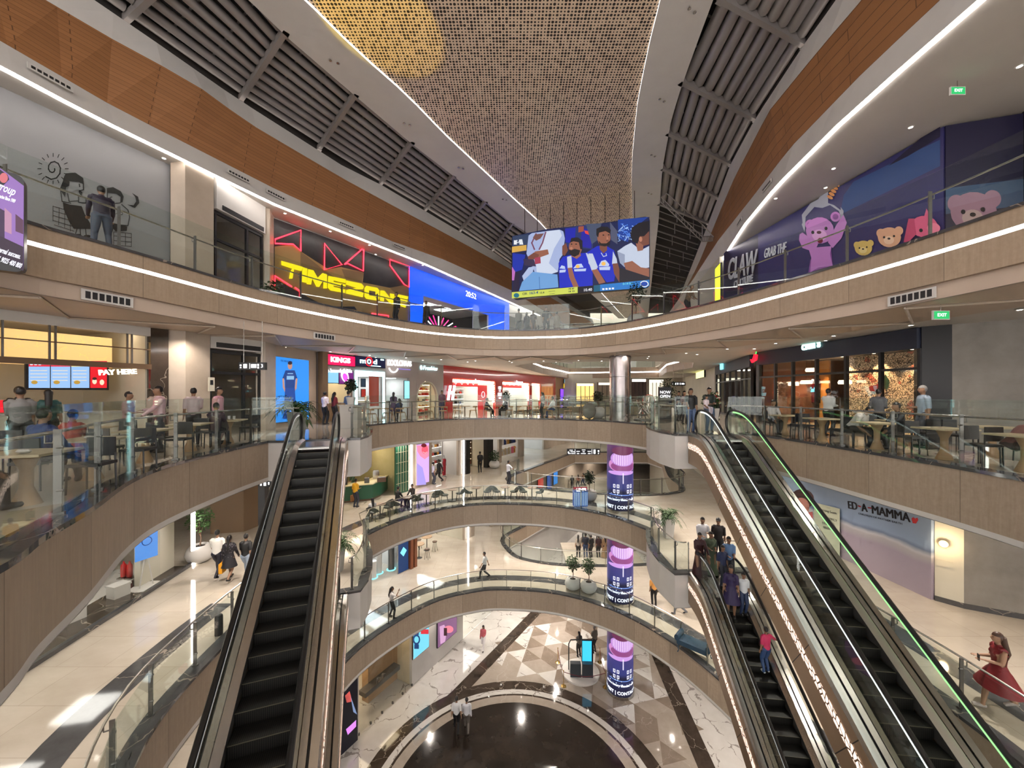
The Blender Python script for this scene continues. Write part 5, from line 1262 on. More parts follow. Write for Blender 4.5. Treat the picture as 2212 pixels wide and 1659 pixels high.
def lightbar(pl, px, z1, lab, col=None, off=-.12):
    u = pl.u(px); r = pl.root('light_bar', lab, 'light'); m = MB(); m.bx(u-.05, u+.05, off, off+.08, .02, z1); m.build('tube', col or E_LED, r)
    m = MB(); m.bx(u-.08, u+.08, off+.08, .0, .02, z1); m.build('channel', M_STEEL, r)
lightbar(W2, 887, H2-.05, 'tall white light bar right of the green cafe'); lightbar(W2, 1000, H2-.05, 'tall white light bar between the white shop and the black framed shop')
uc0, uc1 = W2.u(852), W2.u(880); r = W2.root('green_screen_frame', 'green panelled screen with fine cream bars at the cafe edge', 'screen')
m = MB(); m.bx(uc0, uc1, -.1, .0, 0, 3.6); m.build('panel', M_GREENC, r)
m = MB()
for i in range(1, 5): m.bx(uc0+(uc1-uc0)*i/5-.012, uc0+(uc1-uc0)*i/5+.012, -.12, -.1, .1, 3.5)
for i in range(1, 5): m.bx(uc0+.05, uc1-.05, -.12, -.1, .7*i-.012, .7*i+.012)
m.build('lattice', mat('cream_bar', (.55,.5,.35), .4), r)
PW = at(735, 1090, L2); r = thing('cafe_counter', 'long green cafe counter with a cream top and cut corner', 'counter', tuple(at(825,1079,L2)), W2.rz)
cpl = Plane(tuple(at(752,1086,L2))[:2], tuple(at(822,1079,L2))[:2], L2); r.location = (*cpl.p0, L2); r.rotation_euler = (0,0,cpl.rz)
m = MB(); m.prism([(-1,0),(cpl.L-.5,0),(cpl.L+.1,.9),(cpl.L+.6,2.2),(cpl.L-.1,2.3),(cpl.L-.9,.9),(-1,.9)], .12, 1.0); m.build('body', M_GREENC, r)
m = MB(); m.prism([(-1,.05),(cpl.L-.5,.05),(cpl.L+.05,.9),(cpl.L+.55,2.2),(cpl.L-.05,2.3),(cpl.L-.85,.9),(-1,.85)], 0, .12); m.build('plinth', M_WAL, r)
m = MB(); m.prism([(-1.05,-.05),(cpl.L-.48,-.05),(cpl.L+.15,.9),(cpl.L+.65,2.25),(cpl.L-.15,2.35),(cpl.L-.95,.95),(-1.05,.95)], 1.0, 1.06); m.build('worktop', mat('cream_worktop', (.62,.58,.38), .35), r)
for k, (x, y, w_, d_, h_, nm, lab, mt) in enumerate(((-.3,.45,.5,.4,.45,'coffee_machine','black coffee machine on the green counter, left of the till',M_BLK),(1.1,.45,.3,.3,.3,'till','small dark till on the green counter',M_DSTEEL),(2.0,.4,.55,.35,.28,'cake_dome','glassy cake case with dark cakes on the green counter',M_WAL),(cpl.L-.2,1.6,.4,.35,.5,'coffee_grinder','steel grinder at the cut corner of the green counter',M_STEEL))):
    c_ = cpl.world(x, y); t_ = thing(nm, lab, nm.replace('_',' '), (*c_, L2+1.06), cpl.rz); m = MB(); m.box((0,0,h_/2), (w_,d_,h_)); m.build('body', mt, t_); m = MB(); m.box((0,0,h_+.03), (w_*.8,d_*.8,.05)); m.build('top_tray', M_STEEL, t_)
for k in range(3):
    r = W2.root('hanging_shelf', 'red brown crate shelf hung on the cafe wall, %s one' % ('upper','middle','lower')[k], 'shelf'); a = W2.pt(836+k*4, 980+k*14); p = W2.world(a[0], 3.2); r.location = (*p, L2+a[1]*1.1-.2); r.rotation_euler = (0,0,W2.rz)
    m = MB(); m.bx(-.9,.9,-.25,.25,0,.05); m.bx(-.9,.9,-.25,-.22,.05,.22); m.build('crate', mat('red_brown_wood', (.25,.06,.03), .5), r)
r, q, w, h = board(W2, 'poster_lightbox', 'tall pink and lilac lightbox poster of a smiling face', 'poster', 897, 960, 925, 1049, .08, M_TANW, pc(205,165,240,1.3))
rel = Plane(tuple(Vector((r.location.x, r.location.y))), W2.world(W2.u(925)), r.location.z)
art('portrait', rel, r, [(pc(240,140,170,1.2), [(898,962),(924,962),(924,985),(915,992),(905,985),(899,975)]), (pc(230,90,110,1.2), el(915,971,7,9)), (pc(120,30,40,1), el(913,962,6,4)), (pc(250,190,200,1.2), ln([(911,976),(916,979),(919,976)],1.2)), (pc(165,150,235,1.2), [(898,1000),(910,1010),(918,1046),(898,1048)])], -.115)
ua, ub = h2[1][0], h2[1][1]
shelves(W2, ua+1.2, ub-.1, 2.0, .3, 3.0, 4, M_WHITE, ['handbag','box'], 'bright white shelf wall of handbags in the accessory shop', 'handbags on the white shop wall', 7, light=E_SHOP)
# mannequins
def mannequin(p, rz, label, body, wear):
    t = thing('mannequin', label, 'mannequin', (p[0], p[1], p[2]), rz)
    m = MB(); m.lathe([(.2,0),(.2,.02),(0,.02)], 14); m.build('base', M_STEEL, t)
    m = MB(); m.ball((0,0,1.62), (.08,.09,.12), 10); m.path([(0,0,1.4),(0,0,1.52)], .045, 8)
    for s in (-1,1): m.path([(.09*s,0,.04),(.1*s,0,.45),(.09*s,0,.85)], [.04,.055,.08], 8); m.path([(.19*s,0,1.38),(.24*s,.02,1.1),(.22*s,-.05,.85)], [.05,.04,.03], 8)
    m.build('body', body, t, smooth=True)
    m = MB(); m.lathe([(.15,.55),(.16,.8),(.13,1.05),(.17,1.3),(.14,1.42),(.05,1.45),(0,1.45)], 14); m.build('outfit', wear, t, smooth=True)
    for s in (-1,1):
        m = MB(); m.path([(.09*s,0,.1),(.1*s,0,.45),(.085*s,0,.8)], [.075,.08,.1], 8); m.build('trouser_leg', wear, t, smooth=True)
    return t
pm = at(978, 1046, L2); mannequin((*W2.world(W2.u(976), .8), L2), W2.rz, 'mannequin in a red outfit at the right of the white shop window', pc(240,230,220,.2), pc(175,30,50))
mannequin((*W2.world(W2.u(952), 1.4), L2), W2.rz, 'mannequin in a pale yellow top behind the two shoppers', pc(240,230,220,.2), pc(235,215,130))
# black framed shop
r = W2.root('black_portal', 'thick black portal around the shop with the plant', 'shop front'); a0, a1 = h2[2][0], h2[2][1]
for u0_, u1_ in ((a0-.5,a0+.1),(a1-.1,a1+.9)): m = MB(); m.bx(u0_, u1_, -.3, .1, 0, 3.9); m.build('jamb', M_BLK, r)
m = MB(); m.bx(a0-.5, a1+.9, -.3, .1, 3.6, 3.95); m.build('header', M_BLK, r)
shelves(W2, a0+.6, a1-.1, 1.8, .2, 3.3, 6, M_WAL, ['shoe','handbag','box'], 'dark shelf wall of bags in the black framed shop', 'bags on the dark shop wall', 6, light=E_WARM)
for k, (a0, a1) in enumerate(((h2[4][0], h2[4][1]),)):
    for i in range(9):
        u = a0+.2+(a1-a0-.4)*(i+.5)/9; p = W2.world(u, .3); place_good('shirt', rg.choice('abcdfgi'), (p[0], p[1], L2+2.2), W2.rz+rg.uniform(-.4,.4), 'bright shirt hanging in the clothes shop', 'clothes hung in the rear shop')
        p = W2.world(u, .45); place_good('shirt', rg.choice('abcdfgi'), (p[0], p[1], L2+1.1), W2.rz+rg.uniform(-.4,.4), 'bright shirt hanging in the clothes shop', 'clothes hung in the rear shop')
# children's hoarding on the right of level two
r = ED.root('hoarding', 'pale blue and lilac printed hoarding reading ED-A-MAMMA', 'hoarding')
def sky_print():
    q = N('beach_print'); u = q.coord(); x, y, z = q.sep(u); n = q.noise(u, .8, 3)
    k = q.math('DIVIDE', q.math('ADD', z, q.math('MULTIPLY', n, .35)), 3.9)
    q.col(q.ramp(k, [(0,(.36,.30,.35)),(.33,(.34,.29,.36)),(.40,(.42,.40,.42)),(.42,(.52,.52,.55)),(.46,(.16,.22,.34)),(.49,(.27,.36,.52)),(.75,(.30,.38,.50)),(1,(.32,.39,.53))])); q.rough(.45); return q.m
m = MB(); m.bx(0, ED.L, -.05, .1, 0, H2-.02); m.build('board', sky_print(), r)
INKB = mat('printed_black', (.015,.015,.02), .5); P2 = pc(200,45,50)
a = ED.pt(1835,1105); b = ED.pt(1968,1130)
def tword(s, px0, px1, py0, py1, mt, cap, bold=0.0):
    for dx in ((-.9,-.3,.3,.9) if bold else (0,)): curtext('lettering', s, mt, ED, px0+dx, py0, px1+dx, py1, cap, r, -.056, .002, 0)
tword('ED', 1835, 1854, 1099, 1103, INKB, .30, .004); tword('-', 1857, 1862, 1099, 1101, P2, .30, .004); tword('A', 1864, 1876, 1105, 1107, INKB, .30, .004); tword('-', 1878, 1884, 1103, 1104, P2, .30, .004); tword('MAMMA', 1886, 1968, 1110, 1129, INKB, .31, .004)
art('heart', ED, r, [(P2, [(1972,1120),(1976,1117),(1980,1120),(1985,1118),(1987,1123),(1982,1131),(1975,1130)])], -.056)
tword('CHILDREN OF MOTHER EARTH', 1857, 1952, 1111, 1134, INKB, .07)
r2 = ED.root('notice_board', 'pale green notice reading Coming Soon in front of the printed hoarding', 'notice')
art('face', ED, r2, [(pc(190,195,172), [(1764,1085),(1820,1099),(1820,1210),(1764,1190)])], -.12)
def t2(s, px0, px1, py0, py1, cap, mt=INKB): curtext('lettering', s, mt, ED, px0, py0, px1, py1, cap, r2, -.125, .002)
t2('Coming Soon', 1775, 1813, 1102, 1112, .10); t2('THOUGHTFULLY', 1779, 1814, 1119, 1128, .10); t2('DESIGNED,', 1782, 1811, 1132, 1139, .10); t2('GENEROUSLY', 1784, 1811, 1141, 1148, .10)
art('portrait', ED, r, [(pc(60,35,35), el(1735,1078,26,22)), (pc(190,130,120), el(1733,1095,18,20)), (pc(180,90,95), [(1735,1110),(1758,1105),(1760,1160),(1740,1140)])], -.054)
t = thing('wall_lamp', 'round glowing wall lamp beside the printed hoarding', 'lamp', (*R2a.world(.2,-.08), EYE+(HY-1170)*12.6/F), R2a.rz)
m = MB(); m.lathe([(.1,-.04),(.1,0),(0,0)], 14, M=Matrix.Rotation(-PI/2,3,'X')); m.build('bracket', M_STEEL, t); m = MB(); m.ball((0,-.1,0), .11, 14); m.build('globe', pc(255,200,120,5), t, smooth=True)
l = bpy.data.lights.new('wall_lamp_light','POINT'); l.energy = 25; l.color = (1,.75,.45); l.shadow_soft_size = .1; o = bpy.data.objects.new('wall_lamp_light', l); C.objects.link(o); o.location = (*R2a.world(.2,-.3), t.location.z)
r = thing('hatch_cover', 'small framed hatch low on the cream wall by the lamp', 'hatch', (*R2a.world(.15,-.01), EYE+(HY-1215)*12.6/F), R2a.rz); m = MB(); m.bx(-.12,.25,-.015,0,-.1,.1); m.build('plate', M_CREAM, r)
# level two left shop glazing
u0s, u1s = 0, S2.L
r = S2.root('shop_glazing', 'frameless glass shop front along the left walkway with a dark stone plinth', 'shop front')
m = MB(); m.bx(0, S2.L-1.6, -.02, .0, .12, 3.9); m.build('glass_pane', M_SHOPGL, r); m = MB(); m.bx(0, S2.L, -.06, .06, 0, .12); m.build('plinth', M_KERB, r)
wallp('wall_shop_back_two_left', S2, 0, S2.L, H2, M_CREAM, y0=3.6); wallp('wall_shop_return_two_left', S2, S2.L-1.6, S2.L, H2, M_CREAM, y0=.6)
m = MB(); m.bx(0, S2.L, .06, 1.3, 0, .014); struct(fr(m.build('floor_shop_window', M_DARKST), S2))
m = MB(); m.bx(0, S2.L, 1.3, 3.6, 0, .012); struct(fr(m.build('floor_shop_left_two', M_MARB), S2))
for k in range(4): ceil_panel(S2, 1+k*2.6, 2.2+k*2.6, 1.4, 2.6, 3.9, E_SHOP, 'flat ceiling light in the glass fronted shop on the left', 'ceiling lights of the left glass shop')
lightbar(S2, 414, 3.9, 'tall white light bar at the corner beside the potted tree', off=-.1)
# easel and stools in that shop window
def easel(p, rz):
    t = thing('easel_sign', 'blue poster on a white easel with a round base behind the glass', 'sign stand', p, rz)
    m = MB(); m.lathe([(.42,0),(.42,.025),(0,.03)], 20); m.build('base', M_WHITE, t)
    for s in (-1,1): m = MB(); m.path([(.2*s,0,.02),(0,0,1.3)], .02, 6); m.build('leg', M_WHITE, t)
    m = MB(); m.bx(-.32,.32,-.03,.0,1.0,2.0); m.build('poster', pc(90,160,250,.9), t)
    m = MB(); m.path([(.14*math.cos(a*PI/8), -.04, 1.62+.14*math.sin(a*PI/8)) for a in range(16)], .012, 4, closed=True); m.build('drawing', mat('blue_ink', (.02,.05,.3)), t); return t
p = at(316, 1268, L2); easel(tuple(p), math.radians(70))
for k, (px, py) in enumerate(((256,1288),(157,1340))):
    p = at(px, py, L2); t = thing('cube_stool', 'white grooved cube stool behind the glass, %s one' % ('farther','nearer')[k], 'stool', tuple(p), 1.3); m = MB(); m.bx(-.22,.22,-.2,.2,0,.36); m.build('body', M_WHITE, t); m = MB(); m.bx(-.24,.24,-.22,.22,.36,.42); m.build('seat', M_WHITE, t)
t = thing('extinguisher', 'pair of red fire extinguishers on a stand behind the glass', 'fire extinguisher', tuple(at(273,1250,L2)), 0)
for s in (-.1,.12):
    m = MB(); m.lathe([(.08,.08),(.09,.12),(.09,.5),(.03,.58),(.03,.64),(0,.64)], 12, (s,0,0)); m.build('cylinder', mat('signal_red', (.6,.02,.02), .3), t, smooth=True)
m = MB(); m.bx(-.25,.28,-.12,.12,0,.06); m.build('stand', M_STEEL, t)

# ================================================================= level one
h1 = [shop('appliance_shop', W1, 778, 872, 3.6, 4.5, M_WHITE, E_SHOPC, 'white appliance shop', lights=1.5), shop('furniture_shop', W1, 897, 1003, 3.6, 6, M_CREAM, E_SHOP, 'cream furniture shop')]
h1.append(shop('rear_shop_one', W1, 1025, 1060, 3.6, 4, M_WHITE, E_SHOP, 'white rear shop'))
wallp('wall_shops_one', W1, 0, W1.L+20, H1, M_TANW, h1)
r, q, w, h = board(W1, 'product_screen', 'dark blue lit screen with a diamond shape beside the appliance shop', 'screen', 857, 1172, 880, 1240, .1, M_STEEL, pc(25,60,110,.9))
m = MB(); m.slabxz([(w/2,h*.5),(w*.8,h*.65),(w/2,h*.8),(w*.2,h*.65)], -.14, -.13); m.build('diamond', pc(120,220,250,1.6), r)
bars(r, w, h, -.12, [(.5,.26,.4,.03),(.5,.2,.55,.015),(.5,.16,.5,.015)], pc(150,200,255,1.2))
r = W1.root('dark_oak_pillars', 'pair of reddish wood pillars between the screen and the furniture shop', 'pillar'); 
for px in (884, 892): u = W1.u(px); m = MB(); m.bx(u-.12,u+.12,-.3,.02,0,3.8); m.build('pillar', mat('red_wood', (.22,.07,.03), .35), r)
m = MB(); u = W1.u(888); m.ball((u,-.32,2.9), (.22,.03,.22), 14); m.build('round_badge', pc(240,225,210,.8), r)
for k, (px, py, hgt) in enumerate(((806,1248,1.1),(818,1238,1.35),(845,1230,1.5))):
    p = at(px, py, L1); t = thing('air_purifier', ['low white rounded air purifier in the appliance shop','taller white air purifier beside the low one','dark tall tower purifier at the back of the appliance shop'][k], 'air purifier', tuple(p), .5)
    m = MB(); m.prism([(.2*math.copysign(abs(math.cos(a*PI/10))**.6, math.cos(a*PI/10)), .2*math.copysign(abs(math.sin(a*PI/10))**.6, math.sin(a*PI/10))) for a in range(20)], .05, hgt); m.build('body', M_WHITE if k < 2 else M_DSTEEL, t)
    m = MB(); m.lathe([(.3,0),(.32,.03),(.2,.05),(0,.05)], 16); m.build('plinth', pc(150,240,250,1.2), t)
# counters and stools of the furniture shop
for k, (px, py) in enumerate(((905,1205),(922,1188),(975,1155))):
    p = at(px, py, L1); t = thing('bar_table', 'round topped bar table in the cream shop, %s one' % ('front','middle','rear')[k], 'table', tuple(p)); m = MB(); m.lathe([(.4,1.0),(.4,1.04),(0,1.04)], 18); m.build('tabletop', M_OAK, t); m = MB(); m.lathe([(.25,0),(.03,.04),(.03,1.0)], 10); m.build('pedestal', M_BLK, t)
    for s in (-1, 1):
        t = thing('bar_stool', 'dark bar stool on the %s of the %s bar table' % (('left','right')[s>0], ('front','middle','rear')[k]), 'stool', (p.x+.65*s, p.y-.2*s, L1)); m = MB(); m.lathe([(.18,.7),(.18,.76),(0,.78)], 12); m.build('seat', M_WAL, t)
        for j in range(4): a = j*PI/2+.5; m = MB(); m.path([(.2*math.cos(a),.2*math.sin(a),0),(.1*math.cos(a),.1*math.sin(a),.7)], .014, 5); m.build('leg', M_BLK, t)
lightbar(W1, 1010, H1-.1, 'tall light bar at the rear of the lower walkway')

# ================================================================= ground level
H0c = L1-1.3
h0 = [(W0.u(775), W0.u(890), 0, 3.4), (W0.u(1000), W0.u(1060), 0, 3.4)]
room('cream_shop', W0, W0.u(775), W0.u(890), 5, 3.4, soft('warm_cream_interior', (.62,.52,.34), (.70,.60,.42)), None)
for i in range(4):
    ceil_panel(W0, W0.u(775)+.4+i*2.2, W0.u(775)+1.6+i*2.2, 1, 3, 3.4, E_SHOPW, 'flat ceiling light in the ground floor glass shop', 'ceiling lights of the ground floor shop')
wallp('wall_shops_ground', W0, -4, W0.L+16, H0c, M_WHITE, h0)
r = W0.root('shop_glazing', 'clear glass doors of the cream ground floor shop with grey lettering', 'shop front'); a, b = h0[0][0], h0[0][1]
n = 5
for i in range(n): m = MB(); m.bx(a+(b-a)*i/n+.02, a+(b-a)*(i+1)/n-.02, .0, .015, .04, 3.36); m.build('glass_pane', M_SHOPGL, r)
for i in range(n+1): m = MB(); m.bx(a+(b-a)*i/n-.03, a+(b-a)*i/n+.03, -.04, .05, 0, .12); m.build('floor_patch_fitting', M_DSTEEL, r)
curtext('lettering', 'FinFin', M_DSTEEL, W0, 813, 1478, 833, 1461, .30, r, -.02)
pt_ = W0.world(W0.u(858), 1.2); t = thing('display_cabinet', 'wooden wall cabinet with a glass display drawer in the cream shop', 'cabinet', (*pt_, 0), W0.rz)
m = MB(); m.bx(-1,1.4,0,.5,.0,3.0); m.build('body', M_OAK, t); m = MB(); m.bx(-1.6,.9,-.5,0,.9,1.15); m.build('display_drawer', M_DSTEEL, t)
r, q, w, h = board(W0, 'art_screen', 'large dark screen with red and violet abstract shapes near the escalator', 'screen', 722, 1480, 768, 1640, .15, M_DSTEEL, pc(12,12,28,.5))
rel = Plane(tuple(Vector((r.location.x, r.location.y))), W0.world(W0.u(768)), r.location.z)
art('abstract_shapes', rel, r, [(pc(225,40,50,1.2), [(726,1510),(745,1480),(752,1500),(765,1530),(745,1525),(730,1540)]), (pc(250,110,100,1.2), [(740,1500),(750,1490),(756,1512),(744,1515)]), (pc(130,150,190,1), [(752,1500),(766,1540),(758,1535)]), (pc(210,130,235,1.3), [(742,1572),(764,1552),(764,1566),(746,1584)]), (pc(120,60,200,1), [(724,1560),(728,1570),(723,1590)])], -.175)
r, q, w, h = board(W0, 'watch_poster', 'cyan lightbox poster with a dark wrist watch drawing', 'poster', 889, 1352, 924, 1425, .1, M_STEEL, pc(120,215,240,1.1))
rel = Plane(tuple(Vector((r.location.x, r.location.y))), W0.world(W0.u(924)), r.location.z)
art('watch', rel, r, [(pc(25,70,130,.8), el(896,1380,8,11)), (pc(120,215,240,1.1), el(896,1380,5,7)), (pc(25,70,130,.8), rc(891,1362,901,1370)), (pc(25,70,130,.8), rc(891,1390,901,1400)), (pc(225,45,60,1), rc(905,1358,922,1368))], -.135)
r, q, w, h = board(W0, 'hand_poster', 'mauve lightbox poster of a hand holding a small object', 'poster', 942, 1335, 984, 1400, .1, M_BLK, pc(140,95,135,1))
rel = Plane(tuple(Vector((r.location.x, r.location.y))), W0.world(W0.u(984)), r.location.z)
art('hand', rel, r, [(pc(210,160,200,1.1), [(946,1352),(956,1348),(962,1360),(958,1385),(948,1390)]), (pc(235,130,150,1.1), el(966,1358,10,8)), (pc(60,25,35,1), rc(955,1355,962,1372))], -.135)
# vertical ribs of glass at the ground floor rear
r = W0.root('rear_glazing', 'cream lit glass front at the rear of the ground floor', 'shop front'); a, b = h0[1][0], h0[1][1]
m = MB(); m.bx(a, b, 0, .02, 0, 3.4); m.build('glass_pane', M_SHOPGL, r)
wallp('wall_rear_shop_ground', W0, a-1, b+1, 3.4, M_CREAM, y0=3); ceil_panel(W0, a+.3, b-.3, .8, 2.4, 3.4, E_SHOP, 'flat ceiling light in the rear ground floor shop', 'rear ground shop light')
wallp('wall_ground_right', Plane((15.5,45), (13.0,8), L0), 0, 37, H0c, M_WHITE)
wallp('wall_one_right', Plane((16.5,46), (14.2,4), L1), 0, 42, H1, M_CREAM)

for k, (a_, b_, t0_, t1_, cc_, lb_) in enumerate(((1180,1190,1020,1062,(60,90,160),'dark blue lit window in the hall beyond the rear opening'),(1194,1203,1012,1048,(70,140,220),'bright blue lit window in the hall beyond the rear opening'),(1160,1172,1030,1080,(190,60,50),'red cabinet front low in the hall beyond the rear opening'))):
    board(W1, 'lit_window', lb_, 'window display', a_, t0_, b_, t1_, .08, M_BLK, pc(*cc_,1.0))
# ================================================================= columns with wrapped screens
def wraptext(s, size, R, z, ctr, mt, parent, name='lettering', bold=0.01):
    cu = bpy.data.curves.new('t', 'FONT'); cu.body = s; cu.size = size; cu.align_x = 'CENTER'; cu.offset = bold; cu.resolution_u = 2
    o = bpy.data.objects.new('t', cu); SCR.collection.objects.link(o); SCR.view_layers[0].update()
    me = bpy.data.meshes.new_from_object(o.evaluated_get(SCR.view_layers[0].depsgraph)); bpy.data.objects.remove(o)
    bm = bmesh.new(); bm.from_mesh(me); bmesh.ops.triangulate(bm, faces=bm.faces); bmesh.ops.subdivide_edges(bm, edges=[e for e in bm.edges if e.calc_length() > size*.3], cuts=1)
    for v in bm.verts:
        a = ctr+v.co.x/R; v.co = Vector((R*math.cos(a), R*math.sin(a), z+v.co.y))
    bm.to_mesh(me); bm.free(); me.materials.append(mt); me.name = name
    p = bpy.data.objects.new(name, me); C.objects.link(p); p.parent = parent; return p
def led_art():
    q = N('violet_screen_picture'); u = q.coord(); x, y, z = q.sep(u)
    ang = q.math('ARCTAN2', x, q.math('MULTIPLY', y, -1.0)); s = q.math('MULTIPLY', ang, .75)
    def ellipse(cx, cz, rx, rz):
        a = q.math('DIVIDE', q.math('SUBTRACT', s, cx), rx); b = q.math('DIVIDE', q.math('SUBTRACT', z, cz), rz)
        return q.math('LESS_THAN', q.math('ADD', q.math('MULTIPLY', a, a), q.math('MULTIPLY', b, b)), 1.0)
    def rect(x0, x1, z0, z1):
        return q.math('MULTIPLY', q.math('MULTIPLY', q.math('GREATER_THAN', s, x0), q.math('LESS_THAN', s, x1)), q.math('MULTIPLY', q.math('GREATER_THAN', z, z0), q.math('LESS_THAN', z, z1)))
    nz = q.noise(u, 2.2, 4, .6)
    c = q.ramp(q.math('DIVIDE', z, 4.0), [(0,(.004,.004,.02)),(.13,(.01,.01,.04)),(.22,(.02,.03,.12)),(.30,(.01,.01,.03)),(.36,(.04,.05,.22)),(.55,(.06,.05,.22)),(.66,(.12,.06,.22)),(.8,(.05,.02,.08)),(1,(.16,.05,.16))])
    c = q.mix(q.math('MULTIPLY', nz, .55), c, (.01,.01,.03))
    c = q.mix(ellipse(.0, 2.75, .95, .42), c, (.55,.22,.50)); c = q.mix(ellipse(.02, 2.66, .8, .28), c, (.25,.06,.20)); c = q.mix(ellipse(.0, 3.1, .8, .42), c, (.45,.22,.60))
    st = q.math('GREATER_THAN', q.math('SINE', q.math('MULTIPLY', s, 60)), .1); c = q.mix(q.math('MULTIPLY', q.math('MULTIPLY', st, ellipse(0, 3.1, .7, .38)), .7), c, (.95,.75,1))
    c = q.mix(ellipse(0, 3.55, .7, .25), c, (.14,.03,.08)); c = q.mix(ellipse(-.1, 2.3, .9, .12), c, (.55,.3,.7))
    for cx in (-.42, .38):
        for dx in (-.12, .1):
            for zz in (1.55, 1.25): c = q.mix(rect(cx+dx-.07, cx+dx+.07, zz-.1, zz+.1), c, (.85,.85,.95)); c = q.mix(rect(cx+dx-.03, cx+dx+.03, zz-.06, zz+.06), c, (.1,.1,.2))
    c = q.mix(rect(-.06, .0, 1.7, 2.3), c, (.75,.7,.95)); c = q.mix(rect(-.9, .9, 1.03, 1.07), c, (.2,.35,.9))
    dots = q.n('ShaderNodeTexVoronoi', ins={'Scale': 7}); q.t.links.new(u, dots.inputs['Vector'])
    c = q.mix(q.math('MULTIPLY', q.math('LESS_THAN', dots.outputs[0], .22), rect(-2,2,.8,1.25)), c, (.7,.8,1))
    q.col(q.mix(.9, c, (0,0,0))); q.t.links.new(c, q.b.inputs['Emission Color']); q.b.inputs['Emission Strength'].default_value = .62; q.rough(.3); return q.m
M_LEDART = led_art()
CXY = (6.3, 22.4)
for z, h, nm in ((L0, L1-1.3, 'ground'), (L1, L2-L1-1.3, 'lower balcony'), (L2, L3-L2-1.28, 'tub chair level')):
    t = thing('screen_column', 'round column wrapped in a violet video screen, standing on the %s' % (nm+(' floor' if nm=='ground' else '')), 'column', (*CXY, z), 0)
    m = MB(); m.lathe([(.80,0),(.80,.16)], 40); m.lathe([(.80,.16),(.745,.17)], 40); m.build('base_ring', M_STEEL, t, smooth=True)
    m = MB(); m.lathe([(.74,.16),(.74,h-.05)], 56); m.build('screen', M_LEDART, t, smooth=True)
    ctr = math.atan2(-CXY[1], -CXY[0])
    wraptext('SITE VISIT | CONTACT US', .25, .75, .28, ctr, pc(235,240,255,1.6), t); wraptext('where luxury blended with', .17, .75, .74, ctr, pc(235,240,255,1.4), t, 'small_lettering')
q = N('swirled_steel'); uu = q.coord(); nn = q.noise(uu, 1.2, 6, .6); q.b.inputs['Metallic'].default_value = .9; q.col(q.mix(nn, (.28,.25,.25), (.62,.57,.56))); q.rough(q.math('ADD', .12, q.math('MULTIPLY', nn, .25))); q.bump(nn, .25, .03)
t = thing('steel_column', 'round polished steel clad column on the restaurant level, in front of the far shops', 'column', (*CXY, L3))
m = MB(); m.lathe([(.60,0),(.60,L4-1.5-L3)], 48); m.build('cladding', q.m, t, smooth=True)
m = MB()
for z in (1.3, 2.5, 3.65): m.lathe([(.603,z),(.612,z+.01),(.603,z+.02)], 48)
m.build('joint_ring', M_DSTEEL, t, smooth=True)

# ================================================================= hanging video wall
TV = Plane((-.03,25.2), (8.0,22.3), 0)
TV.L = (TV.p1-TV.p0).length; zb_, zt_ = EYE+6.12, EYE+10.25
t = thing('video_wall', 'large tilted video screen hanging over the atrium showing cricket spectators', 'screen', (TV.p0.x, TV.p0.y, 0), TV.rz)
def rrect(x0, x1, z0, z1, r): return [(x1-r+r*math.cos(a), z1-r+r*math.sin(a)) for a in [i*PI/12 for i in range(7)]]+[(x0+r+r*math.cos(a), z1-r+r*math.sin(a)) for a in [PI/2+i*PI/12 for i in range(7)]]+[(x0+r-r*math.cos(a), z0+r-r*math.sin(a)) for a in [i*PI/12 for i in range(7)]]+[(x1-r+r*math.sin(a), z0+r-r*math.cos(a)) for a in [i*PI/12 for i in range(7)]]
m = MB(); m.slabxz(rrect(0, TV.L, zb_, zt_, .3), -.0, .35); m.build('casing', M_BLK, t)
T4c = lambda L: [(1050+x/4.337, 440+y/4.337) for x, y in L]
EV = .95
def tc(r, g, b): return pc(r, g, b, EV)
skin1, skin2, skin3 = tc(150,95,75), tc(120,72,58), tc(185,125,100)
blue, bluel, white, grey = tc(20,40,190), tc(60,90,220), tc(195,205,225), tc(150,160,185)
def E4(cx, cy, rx, ry, rot=0): return [el(1050+cx/4.337, 440+cy/4.337, rx/4.337, ry/4.337, 20, rot)]
sh = [(tc(20,30,75), T4c([(245,305),(560,240),(1200,170),(1530,125),(1530,720),(1200,740),(245,835)])),
 (tc(35,50,110), T4c([(740,230),(1000,190),(1000,430),(740,400)])), (tc(25,35,170), T4c([(740,235),(840,225),(830,380),(745,360)])), (tc(30,30,160), T4c([(900,225),(990,260),(985,420),(880,400)])), (tc(220,70,60), T4c([(920,250),(985,262),(985,300),(930,280)])),
 (tc(160,80,60), T4c([(865,215),(915,210),(915,260),(865,270)])), (tc(70,80,105), T4c([(935,190),(1080,185),(1060,330),(990,380)])), (tc(80,85,110), T4c([(1160,170),(1230,260),(1230,380),(1170,340)])),
 (tc(20,60,150), T4c([(1235,150),(1520,125),(1350,260),(1330,360),(1240,330)]))]
rgt = random.Random(3)
for i in range(60):
    x, y = rgt.uniform(1240,1420), rgt.uniform(150,340)
    if y < 155+(1520-x)*.1+0: continue
    sh.append((tc(90,140,235) if i%2 else tc(160,195,245), ln(T4c([(x,y),(x+rgt.uniform(-22,22),y+rgt.uniform(-18,18)),(x+rgt.uniform(-30,30),y+rgt.uniform(0,26))]), 1.1)))
